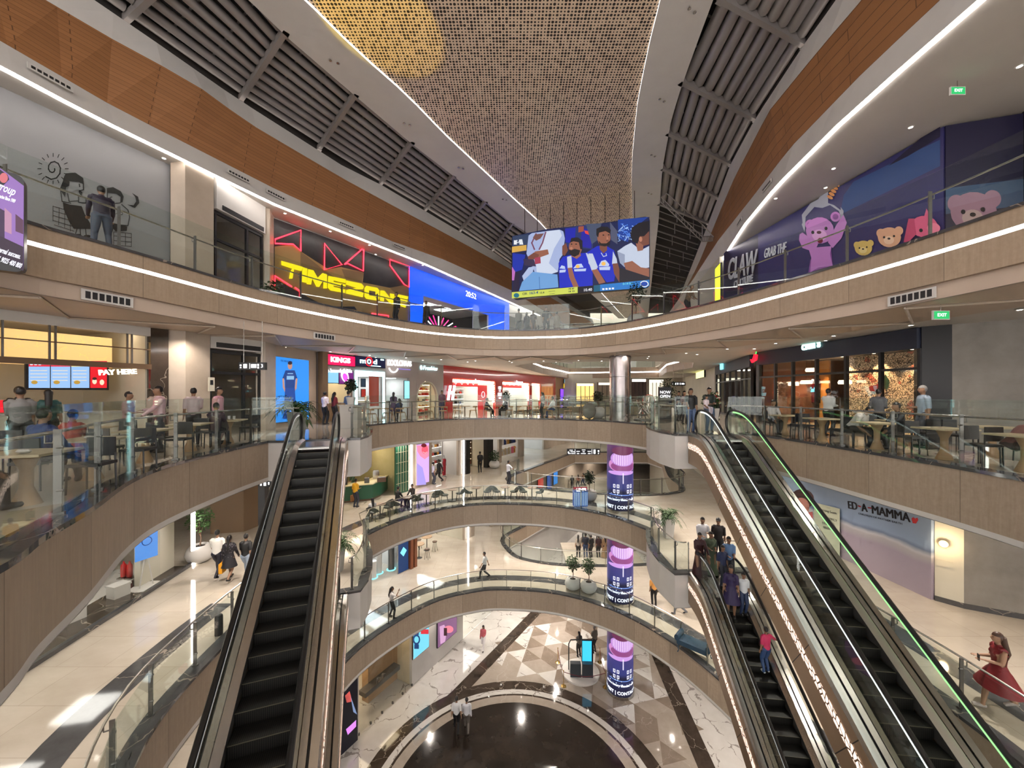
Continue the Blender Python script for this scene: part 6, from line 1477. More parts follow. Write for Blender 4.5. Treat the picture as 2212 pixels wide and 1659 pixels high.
sh += [(tc(50,65,95), T4c([(250,310),(400,285),(410,400),(250,430)])), (tc(215,170,80), T4c([(245,405),(380,388),(380,440),(245,460)])), (tc(230,235,240), T4c([(262,345),(290,345),(290,385),(262,385)])), (tc(230,235,240), T4c([(310,338),(340,335),(350,385),(315,385)])),
 (tc(25,50,170), T4c([(250,465),(370,480),(340,620),(250,650)])), (tc(190,110,190), T4c([(245,590),(275,640),(290,720),(245,720)])), (tc(35,25,55), T4c([(275,640),(320,650),(310,815),(250,830)])),
 # standing man in the pale shirt
 (tc(165,180,220), T4c([(400,300),(430,278),(560,260),(690,245),(725,262),(740,330),(720,480),(690,520),(675,640),(480,705),(440,600),(380,470)])), (tc(205,215,235), T4c([(560,262),(690,248),(712,300),(640,420),(590,560),(675,640),(480,700),(470,560),(500,420)])),
 (tc(120,70,95), ln(T4c([(470,285),(430,370),(455,430)]), 3)), (tc(120,70,95), ln(T4c([(560,270),(530,370),(500,430)]), 3)), (tc(120,80,75), T4c([(440,320),(460,290),(545,280),(510,330),(470,350)])),
 (skin1, T4c([(460,450),(580,430),(590,475),(480,515),(430,500)])), (skin2, T4c([(390,500),(450,460),(500,480),(480,520),(400,530)])), (tc(55,45,75), T4c([(350,520),(450,525),(470,590),(360,580)])), (tc(165,60,85), T4c([(455,510),(510,500),(515,560),(460,570)])),
 (tc(175,190,225), T4c([(340,680),(400,600),(450,590),(430,700),(360,740)])), (tc(110,160,215), T4c([(340,735),(440,640),(670,665),(680,785),(310,820)])), (tc(75,120,180), ln(T4c([(500,690),(505,800)]), 1.5)),
 # man with the beard, second row left
 (blue, T4c([(680,560),(720,500),(800,480),(870,470),(960,460),(1000,520),(1000,780),(880,780),(690,790)])), (white, T4c([(760,500),(800,490),(810,600),(765,610)])), (white, T4c([(935,465),(985,470),(1050,610),(990,630)])),
 (skin1, T4c([(765,605),(805,600),(830,690),(870,780),(820,785),(780,690)])), (skin1, T4c([(990,625),(1045,615),(1120,740),(1060,755)])), (skin2, T4c([(715,400),(750,370),(770,440),(740,490),(715,480)])),
 (skin1, T4c([(800,450),(880,440),(890,490),(850,520),(800,495)])), (skin1, E4(838,415,62,78)[0]), (tc(30,25,30), T4c([(785,370),(800,325),(860,318),(905,350),(905,430),(885,430),(870,365),(820,355)])), (tc(30,25,30), T4c([(775,430),(800,440),(830,425),(885,440),(870,480),(830,500),(785,480)])), (skin3, E4(800,420,14,12)[0]), (tc(20,15,20), E4(803,382,9,5)[0]), (tc(20,15,20), E4(845,382,9,5)[0]),
 # tall man in the blue jersey
 (blue, T4c([(945,460),(1040,400),(1120,395),(1200,440),(1230,560),(1200,730),(1130,740),(1060,640)])), (white, T4c([(1190,450),(1225,520),(1230,560),(1180,570)])), (white, T4c([(960,470),(1000,470),(1050,600),(1000,620),(960,560)])),
 (skin2, T4c([(1185,565),(1235,560),(1260,660),(1320,735),(1250,740),(1200,660)])), (skin2, T4c([(1065,380),(1135,375),(1135,440),(1100,470),(1065,430)])), (skin1, E4(1105,320,62,85)[0]), (tc(25,22,28), T4c([(1035,300),(1035,240),(1080,218),(1140,220),(1170,250),(1165,285),(1120,260),(1060,275),(1052,320)])), (tc(28,22,25), T4c([(1055,350),(1080,375),(1130,375),(1165,345),(1160,390),(1110,405),(1065,395)])), (tc(15,12,15), E4(1100,298,9,5)[0]), (tc(15,12,15), E4(1150,296,9,5)[0]), (skin3, T4c([(1132,300),(1148,335),(1130,338)])), (tc(95,45,45), E4(1138,352,14,5)[0]), (white, ln(T4c([(1080,465),(1100,498),(1130,490),(1125,470)]), 1.6)),
 # crests on the jerseys
 (tc(190,205,240), T4c([(1055,590),(1080,540),(1120,530),(1155,570),(1150,590)])), (tc(245,190,90), E4(1102,565,20,18)[0]), (tc(190,205,240), T4c([(1060,598),(1165,592),(1160,625),(1065,625)])), (tc(190,205,240), T4c([(818,610),(850,570),(895,565),(915,600)])), (tc(245,190,90), E4(860,592,18,16)[0]), (tc(190,205,240), T4c([(825,618),(940,610),(935,635),(830,638)])), (tc(190,205,240), T4c([(690,610),(710,580),(740,590),(745,615)])), (tc(190,205,240), T4c([(690,625),(750,620),(745,645),(690,650)])),
 # man in white at the right, looking away
 (white, T4c([(1230,450),(1300,400),(1360,370),(1450,440),(1528,400),(1528,600),(1440,620),(1300,590),(1250,540)])), (grey, T4c([(1230,450),(1300,480),(1300,600),(1255,560)])), (skin1, T4c([(1290,560),(1370,540),(1450,600),(1528,610),(1528,690),(1400,680),(1310,620)])), (skin1, T4c([(1400,360),(1480,340),(1470,440),(1420,450)])),
 (skin2, T4c([(1430,310),(1500,280),(1528,240),(1528,385),(1480,400),(1430,360)])), (tc(22,18,28), T4c([(1355,300),(1365,230),(1430,185),(1528,165),(1528,260),(1480,310),(1440,310),(1420,380),(1370,360)])), (skin3, E4(1448,338,16,24)[0]), (tc(30,28,40), T4c([(1250,600),(1528,690),(1528,720),(1250,745)])),
 # score strip
 (tc(205,215,90), T4c([(245,832),(880,780),(880,838),(245,890)])), (tc(12,12,30), T4c([(860,782),(1020,768),(1020,828),(860,842)])), (tc(15,90,120), T4c([(1010,769),(1070,762),(1070,822),(1010,829)])), (tc(35,120,200), T4c([(1070,762),(1530,716),(1530,770),(1500,790),(1070,823)])), (tc(240,245,250), E4(1483,755,40,30)[0]), (tc(20,70,170), E4(1483,755,32,22)[0]), (tc(30,110,130), E4(288,862,26,22)[0])]
sh += [(tc(235,240,250), rc(1050+(1090+k*30)/4.337, 440+(795-k*2)/4.337, 1050+(1110+k*30)/4.337, 440+(812-k*2)/4.337)) for k in range(4)]
art('picture', TV, t, sh, -.006, .0006)
def tvt(s, x0, x1, y, cap, mt): a, b = T4c([(x0,y)])[0], T4c([(x1,y-(x1-x0)*.082)])[0]; curtext('lettering', s, mt, TV, a[0], a[1], b[0], b[1], cap, t, -.13, .003, .004)
dk = tc(40,50,60)
tvt('CSK', 345, 392, 860, .13, dk); tvt('163-4', 412, 490, 856, .17, tc(20,70,130)); tvt('15.4', 508, 548, 848, .10, dk); tvt('-----', 590, 650, 832, .08, dk); tvt('----', 598, 648, 856, .08, dk); tvt('74 47', 775, 830, 812, .09, dk); tvt('18 10', 775, 830, 836, .09, dk); tvt('10.40', 918, 992, 828, .16, tc(240,240,250)); tvt('0-14 0.4', 1282, 1375, 768, .12, tc(120,220,230)); tvt('SA', 275, 345, 380, .2, tc(230,235,240))
for k in range(9):
    u = TV.L*(.1+.8*k/8); w = TV.world(u, .18)
    m = MB(); m.path([(u, .18, zt_), (u, .18, ZT-.05)], .022, 6); m.build('hanger_cable', mat('cable_brown', (.05,.035,.03), .5), t)
# banner screen at the left edge of the picture
a = atY(52, 380, 7.0); b = atY(52, 590, 7.0); pb = Plane((-11.6,4.6), (a.x,7.0), 0)
t = thing('banner_screen', 'hanging violet advertising screen at the left edge with white words', 'screen', (*pb.p0, 0), pb.rz)
m = MB(); m.slabxz(rrect(0, pb.L, b.z, a.z, .12), 0, .2); m.build('casing', M_BLK, t)
S2b = lambda L: [(x/2.962, y/2.962) for x, y in L]
art('picture', pb, t, [(tc(150,110,185), S2b([(-120,1000),(0,1075),(153,1190),(150,1730),(0,1640),(-120,1560)])), (tc(60,35,75), S2b([(-60,1300),(30,1350),(30,1640),(-60,1560)])), (tc(190,140,170), S2b([(30,1330),(75,1370),(75,1500),(30,1480)])), (tc(90,50,80), S2b([(100,1370),(150,1410),(150,1500),(100,1480)])),
    (tc(45,20,50), S2b([(-120,1440),(0,1510),(150,1580),(150,1735),(0,1650),(-120,1580)])), (tc(25,20,45), S2b([(-60,1060),(0,1085),(50,1120),(60,1150),(20,1190),(-60,1160)])), (tc(215,110,120), el(25/2.962,1140/2.962,9,11))], -.006, .001)
def bt(s, x0, y0, x1, y1, cap): 
    p, q_ = S2b([(x0,y0),(x1,y1)]); curtext('lettering', s, tc(245,245,255), pb, p[0], p[1], q_[0], q_[1], cap, t, -.02, .003, .004)
bt('group', -12, 1215, 103, 1262, .15); bt('Legacies Since 1989', -20, 1262, 100, 1302, .06); bt('eternal success.', -20, 1610, 135, 1662, .09); bt('91 9025 400 800', -20, 1668, 140, 1722, .09)

# ================================================================= furniture
def mk_wood_chair():
    t = thing('wooden_chair', 'low armed oak chair', 'chair')
    m = MB(); m.lathe([(.24,.44),(.25,.47),(.22,.49),(0,.49)], 14); m.build('seat', M_OAK, t, smooth=True)
    m = MB(); m.path([(.27*math.cos(a), .25*math.sin(a), .69) for a in [PI*1.0+PI*i/12*1.0 for i in range(13)]], .03, 6, flat=1.6); m.build('backrest', M_OAK, t, smooth=True)
    for sx, sy in ((-1,-1),(1,-1),(-1,1),(1,1)):
        m = MB(); m.path([(.25*sx,.24*sy,0),(.19*sx,.17*sy,.46)]+([(.22*sx,-.16,.68)] if sy < 0 else []), .02, 6); m.build('leg', M_OAK, t)
    return t
def mk_round_table(top, leg, h=.74, r=.36, lab='round table'):
    t = thing('round_table', lab, 'table'); m = MB(); m.lathe([(r,h-.03),(r,h),(0,h)], 22); m.lathe([(0,h-.03),(r,h-.03)], 22); m.build('tabletop', top, t)
    m = MB(); m.lathe([(.035,.03),(.035,h-.03)], 10); m.build('pedestal', leg, t); m = MB(); m.lathe([(.26,0),(.26,.02),(.04,.05),(0,.05)], 16); m.build('foot', leg, t); return t
M_TUB = mat('charcoal_green_shell', (.035,.045,.04), .5)
def mk_tub_chair():
    t = thing('tub_chair', 'charcoal tub chair', 'chair')
    m = MB(); m.lathe([(.20,.42),(.25,.45),(.23,.49),(0,.50)], 14); m.build('seat', M_TUB, t, smooth=True)
    m = MB(); n = 12; vs = []; fs = []
    for j in range(4):
        for i in range(n+1):
            a = PI*(1.02+.96*i/n); rr = .25+.03*j; e = 1-abs(i/n-.5)*2; z = .46+(.36*e**.6+.02)*j/3; vs.append((rr*math.cos(a), rr*math.sin(a)*1.0, z))
    k = len(vs); vs += [(x*1.08, y*1.08, z) for x, y, z in vs]
    for j in range(3):
        for i in range(n):
            q = j*(n+1)+i; fs.append((q,q+1,q+n+2,q+n+1)); fs.append((k+q,k+q+n+1,k+q+n+2,k+q+1))
    for i in range(n): q = 3*(n+1)+i; fs.append((q,q+1,k+q+1,k+q))
    m.add(vs, fs); m.build('backrest', M_TUB, t, smooth=True)
    for sx, sy in ((-1,-1),(1,-1),(-1,1),(1,1)): m = MB(); m.path([(.25*sx,.23*sy,0),(.17*sx,.15*sy,.43)], .014, 6); m.build('leg', M_BLK, t)
    return t
def mk_dark_chair():
    t = thing('dining_chair', 'dark chair', 'chair')
    m = MB(); m.box((0,0,.45), (.42,.42,.05)); m.build('seat', M_BLK, t); m = MB(); m.slabxz([(-.2,.55),(.2,.55),(.19,.86),(-.19,.86)], -.21, -.18); m.build('backrest', M_BLK, t)
    for sx, sy in ((-1,-1),(1,-1),(-1,1),(1,1)): m = MB(); m.path([(.2*sx,.2*sy,0),(.19*sx,.19*sy,.43 if sy > 0 else .6)], .015, 5); m.build('leg', M_BLK, t)
    return t
def mk_oak_table(w=.8, d=.8):
    t = thing('dining_table', 'pale oak table', 'table'); m = MB(); m.box((0,0,.735), (w,d,.035)); m.build('tabletop', mat('pale_birch', (.55,.45,.29), .4), t)
    m = MB(); m.lathe([(.16,0),(.07,.25),(.07,.5),(.15,.71)], 14); m.build('pedestal', M_OAK, t, smooth=True); return t
USED = set(); PRO = {}
def put(kind, mk, loc, rz, label, group):
    if kind not in PRO: PRO[kind] = mk()
    p = PRO[kind]
    if kind not in USED: USED.add(kind); p.location = loc; p.rotation_euler = (0,0,rz); p['label'] = label; p['group'] = group; return p
    return dup(p, loc, rz, label, group)
def ground(px, z, Y): return (( px-CX)/F*Y, Y, z)
# oak chairs and round tables in an arc on the restaurant level
arc = [p for p in offset(farC, 1.35)]
def onarc(px, d=1.35):
    L = offset(farC, d)
    for a, b in zip(L[:-1], L[1:]):
        pa, pb_ = CX+F*a[0]/a[1], CX+F*b[0]/b[1]
        if pa <= px <= pb_: t_ = (px-pa)/(pb_-pa); return (a[0]+(b[0]-a[0])*t_, a[1]+(b[1]-a[1])*t_), math.atan2(b[1]-a[1], b[0]-a[0])
    return L[0], 0
T3 = [817, 880, 939, 1004, 1078, 1139, 1206, 1252]
for k, px in enumerate(T3):
    (x, y), an = onarc(px); put('rt', lambda: mk_round_table(M_OAK, M_WAL), (x, y, L3), 0, 'small round wooden table behind the glass of the far side arc', 'round tables along the far side railing')
C3 = [(802,0),(838,1),(865,0),(926,0),(957,1),(987,0),(1022,1),(1054,0),(1100,1),(1125,0),(1156,1),(1186,0),(1227,1),(1262,1)]
for px, sd in C3:
    (x, y), an = onarc(px, 1.3); put('wc', mk_wood_chair, (x, y, L3), an+(-PI/2 if sd == 0 else PI/2)+rg.uniform(-.3,.3), 'low armed oak chair at the round tables of the far side arc', 'oak chairs along the far side railing')
# tub chairs one level down
T2 = [(821,1),(880,1),(921,1),(977,1),(1029,1),(1091,1),(1149,1)]
for px, _ in T2:
    (x, y), an = onarc(px, 1.3); put('rt2', lambda: mk_round_table(mat('pinkish_tabletop', (.34,.24,.19), .35), M_BLK, r=.3), (x, y, L2), 0, 'small round cafe table among the dark tub chairs', 'cafe tables among the tub chairs')
for px, sd in ((806,0),(838,1),(856,0),(897,1),(907,0),(940,1),(960,0),(993,1),(1013,0),(1052,1),(1073,0),(1110,1),(1131,0),(1165,1)):
    (x, y), an = onarc(px, 1.25); put('tc', mk_tub_chair, (x, y, L2), an+(-PI/2 if sd == 0 else PI/2)+rg.uniform(-.4,.4), 'charcoal tub chair with thin legs facing a small cafe table', 'tub chairs along the middle railing')
# oak dining tables with dark chairs beside both side railings of the restaurant level
for k, (x, y) in enumerate([(-6.95,5.5),(-7.75,7.1),(-8.4,8.8),(-8.8,10.5),(-8.85,12.0),(-9.9,6.6),(-10.4,9.4)]):
    put('dt', mk_oak_table, (x, y, L3), .3, 'pale square dining table behind the left glass railing', 'dining tables on the left terrace') if k == 0 else put('dt', mk_oak_table, (x, y, L3), .3, 'pale square dining table behind the left glass railing', 'dining tables on the left terrace')
    for dx, dy, a in ((-.15,-.72,0),(.15,.72,PI)): put('dc', mk_dark_chair, (x+dx, y+dy, L3), a+.25, 'dark dining chair drawn up to a pale table on the left terrace', 'dark chairs on the left terrace')
for k, (x, y) in enumerate([(10.3,14.5),(10.25,12.7),(10.35,10.9),(10.35,9.2),(10.3,7.7),(11.9,11.8),(12.0,9.6)]):
    put('dt', mk_oak_table, (x, y, L3), -.05, 'pale square dining table behind the right glass railing', 'dining tables on the right terrace')
    for dy, a in ((-.75,0),(.75,PI)): put('dc', mk_dark_chair, (x, y+dy, L3), a, 'dark dining chair drawn up to a pale table on the right terrace', 'dark chairs on the right terrace')

# ================================================================= plants
LEAF = [soft('leaf_green', (.018,.05,.012), (.05,.11,.03), 3, .5), soft('leaf_green_bright', (.05,.12,.03), (.10,.22,.06), 3, .5), soft('leaf_dark', (.008,.02,.008), (.02,.045,.016), 3, .5)]
M_SOIL = mat('dark_soil', (.02,.014,.01), .9)
def leaves(m, c, R, n, size, rnd, drop=0):
    for _ in range(n):
        d = Vector((rnd.gauss(0,1), rnd.gauss(0,1), rnd.gauss(0,1))).normalized()*(rnd.random()**.4); p = Vector(c)+Vector((d.x*R[0], d.y*R[1], d.z*R[2]))
        a = Vector((rnd.uniform(-1,1), rnd.uniform(-1,1), rnd.uniform(-.6,.3))).normalized()*size*rnd.uniform(.7,1.3); b = a.cross(Vector((rnd.uniform(-1,1), rnd.uniform(-1,1), 1))).normalized()*size*.3
        m.add([p, p+a*.5+b, p+a, p+a*.5-b], [(0,1,2,3)])
def palm(m, c, n, L, rnd, up=.9):
    for _ in range(n):
        an = rnd.uniform(0, 2*PI); e = rnd.uniform(.5,1)*up; l = L*rnd.uniform(.7,1.1); pts = []; dirv = Vector((math.cos(an), math.sin(an), 0)); sd = Vector((-math.sin(an), math.cos(an), 0))
        for k in range(6): t_ = k/5; pts.append(Vector(c)+dirv*(l*t_*.75)+Vector((0,0,l*(e*t_*1.3-1.15*t_*t_))))
        for k in range(5):
            w0 = .022*l*(1.3-k/5); d = (pts[k+1]-pts[k])
            for s in (-1, 1):
                for q in (.2, .7): p = pts[k]+d*q; m.add([p, p+sd*s*l*.16*(1.1-k/6)+d*.5+Vector((0,0,-.01)), p+sd*s*l*.2*(1.1-k/6)+d*.9+Vector((0,0,-.03*l)), p+d*.18], [(0,1,2,3)])
def plant(kind, pot, loc, label, h=1.6, seed=0, cat='plant', potmat=None, leaf=0, rz=0, name=None):
    rnd = random.Random(seed*7+3); t = thing(name or ('potted_tree' if kind == 'tree' else 'potted_palm' if kind == 'palm' else 'potted_shrub'), label, cat, loc, rz)
    pm = potmat or M_WHITE
    if pot == 'round': prof = [(.24,0),(.42,.12),(.50,.32),(.44,.55),(.30,.68),(.27,.68),(.27,.62),(0,.62)]; zt = .62
    elif pot == 'tall': prof = None; zt = .88
    else: prof = [(.14,0),(.2,.3),(.2,.34),(.17,.34),(.17,.3),(0,.3)]; zt = .3
    m = MB()
    if prof: m.lathe(prof, 24)
    else: m.add([(-.17,-.17,0),(.17,-.17,0),(.17,.17,0),(-.17,.17,0),(-.24,-.24,.92),(.24,-.24,.92),(.24,.24,.92),(-.24,.24,.92),(-.2,-.2,.92),(.2,-.2,.92),(.2,.2,.92),(-.2,.2,.92),(-.2,-.2,.84),(.2,-.2,.84),(.2,.2,.84),(-.2,.2,.84)], [(0,1,5,4),(1,2,6,5),(2,3,7,6),(3,0,4,7),(3,2,1,0),(4,5,9,8),(5,6,10,9),(6,7,11,10),(7,4,8,11),(8,9,13,12),(9,10,14,13),(10,11,15,14),(11,8,12,15)])
    po = m.build('pot', pm, t, smooth=bool(prof)); m = MB(); m.lathe([(.18,zt),(0,zt+.02)], 10); m.build('soil', M_SOIL, po)
    if kind == 'tree':
        m = MB(); top = zt+h*.35; m.path([(0,0,zt),(.03,.02,zt+h*.2),(0,0,top)], [.03,.025,.02], 6)
        for k in range(6): a = k*1.05; m.path([(0,0,zt+h*.25),(.22*math.cos(a),.22*math.sin(a),zt+h*.65)], [.014,.006], 5)
        m.build('trunk', M_WAL, t)
        m = MB(); leaves(m, (0,0,zt+h*.66), (h*.27,h*.27,h*.33), int(430), .13, rnd); m.build('foliage', LEAF[leaf], t)
    elif kind == 'palm':
        m = MB(); palm(m, (0,0,zt), 26, h*.8, rnd, 1.25); m.build('fronds', LEAF[leaf], t)
    else:
        m = MB(); leaves(m, (0,0,zt+h*.35), (h*.35,h*.35,h*.4), 380, .15, rnd); m.build('foliage', LEAF[leaf], t)
    return t
plant('tree', 'round', ground(432, L2, 15.6), 'white round pot with a feathery small tree beside the light bar', 1.7, 1, leaf=1)
plant('tree', 'round', (-9.9,16.6,L2), 'large white round pot with a dark tree behind the left escalator', 1.9, 2)
plant('palm', 'tall', (7.4,18.2,L2), 'palm in a tall white planter by the right landing railing', 1.3, 3)
plant('palm', 'tall', (-6.7,14.7,L2), 'palm in a tall white planter on the left middle landing', 1.3, 4)
plant('palm', 'tall', (-7.6,13.6,L3), 'big palm in a tall grey planter left of the escalator top', 1.5, 5, potmat=mat('grey_planter', (.26,.27,.24), .5))
plant('tree', 'small', (-7.3,17.4,L3+1.05), 'small dark leafed plant standing on the white box by the ice cream stall', .9, 6, leaf=2)
t = thing('planter_plinth', 'tall white plinth box carrying the small plant near the stalls', 'plinth', (-7.3,17.4,L3)); m = MB(); m.box((0,0,.5), (.8,.5,1.0)); m.build('body', M_WHITE, t); m = MB(); m.box((0,0,1.02), (.9,.6,.05)); m.build('top_slab', M_CEIL, t)
plant('bush', 'tall', (8.6,16.6,L3), 'leafy shrub in a white planter at the head of the green lit escalator', 1.0, 7)
plant('tree', 'round', (-.4,26.2,L3), 'dark potted plant in front of the middle red portal', 1.1, 8, leaf=2)
plant('tree', 'round', (5.4,24.2,L3), 'dark plant in a large round pot left of the steel column', 1.1, 9, leaf=2)
plant('tree', 'round', (9.4,23.2,L3), 'tall dark tree in a round pot right of the steel column', 1.9, 10, leaf=2)
plant('tree', 'round', (4.9,24.4,L2), 'dark tree in a white round pot left of the screen column', 1.3, 11, leaf=2)
plant('tree', 'round', (3.75,23.7,L1), 'left of two white round pots on the lower balcony, with a small dark tree', 1.5, 12)
plant('tree', 'round', (4.65,23.3,L1), 'right of two white round pots on the lower balcony, with a small dark tree', 1.5, 13)
plant('tree', 'round', (6.9,21.4,L4), 'dark potted tree behind the top railing under the video screen', 1.9, 14, leaf=2)
plant('bush', 'small', (-10.6,17.0,L4), 'shrub behind the top railing left of the arcade board', 1.4, 15)
plant('bush', 'round', (3.3,43.6,L2), 'green shrub in a pot beside the black framed shop', 1.2, 16) if False else plant('bush', 'round', tuple(Vector((*W2.world(W2.u(1050), -.9), L2))), 'green shrub in a white pot beside the black framed shop', 1.4, 16)
plant('tree', 'round', (8.4,27.2-2.0,L3) , 'small dark plant by the silver sculpture', 1.0, 17, leaf=2) if False else None

# ================================================================= single objects
# blue tufted bench on the lower balcony
t = thing('chaise_bench', 'dark blue tufted bench with rolled ends on the lower balcony', 'bench', tuple(at(1500,1415,L1)), -.75); MBL = mat('petrol_blue_leather', (.02,.045,.075), .35)
m = MB(); m.box((0,0,.38), (1.35,.5,.16)); m.build('seat', MBL, t)
for s in (-1,1):
    m = MB(); m.path([(.68*s,-.26,.52),(.68*s,.26,.52)], .11, 14); m.build('rolled_arm', MBL, t, smooth=True)
    for y in (-.2,.2): m = MB(); m.path([(.6*s,y,.3),(.66*s,y,.18),(.6*s,y,.08),(.66*s,y,0)], [.035,.03,.018,.025], 8); m.build('leg', MBL, t)
m = MB()
for i in range(5):
    for j in range(2): m.ball((-.48+.24*i,-.12+.24*j,.465), (.02,.02,.008), 8)
m.build('buttons', M_BLK, t); t.scale = (1.0,1.35,1.3)
# display stand with a tall screen on the ground floor
p = at(1258,1468,0.0+.02); t = thing('display_stand', 'black display stand with a lit cyan screen on a round pale base', 'display stand', (p.x, p.y+.6, 0), -.05)
m = MB(); m.lathe([(1.15,0),(1.15,.1),(0,.1)], 36); m.build('base', M_WHITE, t)
for x in (-.36,.36): m = MB(); m.bx(x-.32,x+.32,-.55,-.25,.1,.9); m.build('cabinet', mat('charcoal_box', (.03,.04,.05), .4), t)
m = MB(); m.bx(.05,.7,-.1,.0,.7,2.1); m.build('screen_body', M_BLK, t); m = MB(); m.bx(.09,.66,-.115,-.1,.78,2.04); m.build('screen_picture', pc(60,190,235,1.4), t)
m = MB(); m.path([(-.72,.1,.1),(-.72,.1,1.7),(-.6,.1,1.95),(.1,.1,2.0)], .035, 8); m.path([(.75,.1,.1),(.75,.1,1.9)], .035, 8); m.build('arch_frame', M_BLK, t)
for k, (x, y) in enumerate(((-1.2,-1.1),(1.25,-1.2),(1.4,.9),(-1.3,.9))):
    s_ = thing('rope_stanchion', 'gold stanchion post around the display stand', 'stanchion', (p.x+x, p.y+.6+y, 0), 0, 'stanchions round the display stand'); m = MB(); m.lathe([(.16,0),(.16,.02),(.02,.05),(.02,.9),(.035,.93),(0,.97)], 12); m.build('post', mat('brass', (.6,.42,.15), .25, 1), s_, smooth=True)
t = thing('rope_barrier', 'dark rope hung between the stanchions of the display stand', 'rope', (p.x, p.y+.6, 0)); m = MB()
for (a, b) in (((-1.2,-1.1),(1.25,-1.2)),((1.25,-1.2),(1.4,.9)),((-1.2,-1.1),(-1.3,.9))): m.path([(a[0]+(b[0]-a[0])*k/8, a[1]+(b[1]-a[1])*k/8, .85-.25*math.sin(PI*k/8)) for k in range(9)], .018, 6)
m.build('rope', mat('dark_red_rope', (.12,.01,.02), .7), t)
# blue striped pop-up stand and other pieces on the levels
q = atY(1254, 1096, 23.2); t = thing('pop_up_stand', 'blue and white striped pop-up stand with a red and white word', 'stand', (q.x, 23.3, L2), .1)
m = MB(); m.bx(-.42,.42,-.2,.2,0,.95); m.build('body', pc(60,110,200,.5), t); m = MB()
for i in range(8): m.bx(-.40+.105*i,-.36+.105*i,-.21,-.2,.05,.85)
m.build('stripes', pc(200,225,250,.8), t); m = MB(); m.bx(-.42,.42,-.03,.03,.95,1.12); m.build('header', pc(170,40,60,.6), t); text('lettering', "LEVI'S", .24, E_WHITE, t, (0,-.22,1.0), .01, bold=.01)
t = thing('bollard_speaker', 'black cylindrical post behind the glass of the left middle walkway', 'post', tuple(at(487,1378,L2)+Vector((-.3,.15,0)))); m = MB(); m.lathe([(.1,0),(.1,.52),(.08,.56),(0,.57)], 16); m.build('body', M_BLK, t, smooth=True)
t = thing('sculpture', 'tangled silver sculpture on the restaurant level right of the steel column', 'sculpture', (7.6,22.3,L3)); rs_ = random.Random(4); m = MB()
for k in range(9):
    m.path([(rs_.uniform(-.45,.45), rs_.uniform(-.2,.2), rs_.uniform(.05,1.5)) for _ in range(4)], .035, 6)
m.build('tubes', M_STEEL, t, smooth=True); m = MB(); m.lathe([(.5,0),(.5,.06),(0,.06)], 20); m.build('base', M_DSTEEL, t)
t = thing('sphere_planter', 'pale grey upright disc object left of the steel column', 'ornament', (4.7,23.4,L3)); m = MB(); m.ball((0,0,.5), (.42,.2,.5), 20); m.build('body', M_GREYW, t, smooth=True)
t = thing('arch_board', 'small white arched board with a red rim right of the steel column', 'sign board', (8.4,23.6,L3)); m = MB(); m.slabxz([(-.35,0),(.35,0),(.35,1.1)]+[(.35*math.cos(a*PI/10), 1.1+.35*math.sin(a*PI/10)) for a in range(1,10)]+[(-.35,1.1)], -.04, .04); m.build('board', M_CREAM, t)
m = MB(); m.path([(.36,0,.1),(.36,0,1.1)]+[(.36*math.cos(a*PI/10), 0, 1.1+.36*math.sin(a*PI/10)) for a in range(1,10)]+[(-.36,0,1.1),(-.36,0,.1)], .03, 6); m.build('rim', pc(215,80,60), t)
# totem and 'now open' board
r = thing('totem_sign', 'dark totem board reading NOW OPEN near the right landing', 'sign', (8.35,21.0,L3)); m = MB(); m.bx(-.35,.35,-.05,.05,.0,1.9); m.build('board', M_BLK, r); text('lettering', 'NOW\nOPEN', .22, E_WHITE, r, (0,-.06,1.5), .005)
m = MB(); m.bx(3.9,9.4,27.05,31,L1-.35,L1); struct(m.build('floor_rear_platform', M_FLOOR))
m = MB(); m.bx(3.85,9.45,26.98,27.05,L1-.36,L1+.02); struct(m.build('trim_platform_edge', M_BLK))
escalator('rear escalator behind the waiting people on the lower balcony', (6.6,31.9), Vector((.3,.954)), L1, None)
# air grilles
def vent(px, py, depth_pt, rz, w, h, label, group, frame=M_WHITE):
    t = thing('air_grille', label, 'vent', depth_pt, rz, group); m = MB(); m.bx(-w/2,w/2,-.03,0,-h/2,h/2); m.build('frame', frame, t); m = MB()
    n = 7
    for i in range(n): x = -w/2+.05+(w-.1)*(i+.5)/n; m.bx(x-(w-.1)/n*.36, x+(w-.1)/n*.36, -.036,-.03,-h/2+.045,h/2-.045)
    m.build('slots', M_BLK, t)
def ringpoint(px, z, L):                                   # where the ray through pixel column px meets the plan line L (farthest)
    k = (px-CX)/F; best = None
    for a, b in zip(L[:-1], L[1:]):
        fa, fb = a[0]-k*a[1], b[0]-k*b[1]
        if fa*fb <= 0 and abs(fa-fb) > 1e-9 and (a[1] > 0):
            t_ = fa/(fa-fb); p = (a[0]+(b[0]-a[0])*t_, a[1]+(b[1]-a[1])*t_); d = Vector((b[0]-a[0], b[1]-a[1])).normalized()
            if best is None or p[1] > best[0][1]: best = (p, d)
    return best
for px in (232, 1970, 1078 if False else 700):
    bp = ringpoint(px, 0, offset(P4, .11)); (x, y), d = bp; n = Vector((-d.y, d.x)); 
    if n.dot(Vector((x,y))) > 0: n = -n
    an = math.atan2(n.x, -n.y); vent(0, 0, (x+n.x*.02, y+n.y*.02, L4-1.31), -math.atan2(-n.x, -n.y) if False else math.atan2(n.y, n.x)+PI/2, 1.0, .26, 'white framed air grille on the plain band under the lit fascia', 'grilles under the lit fascia')
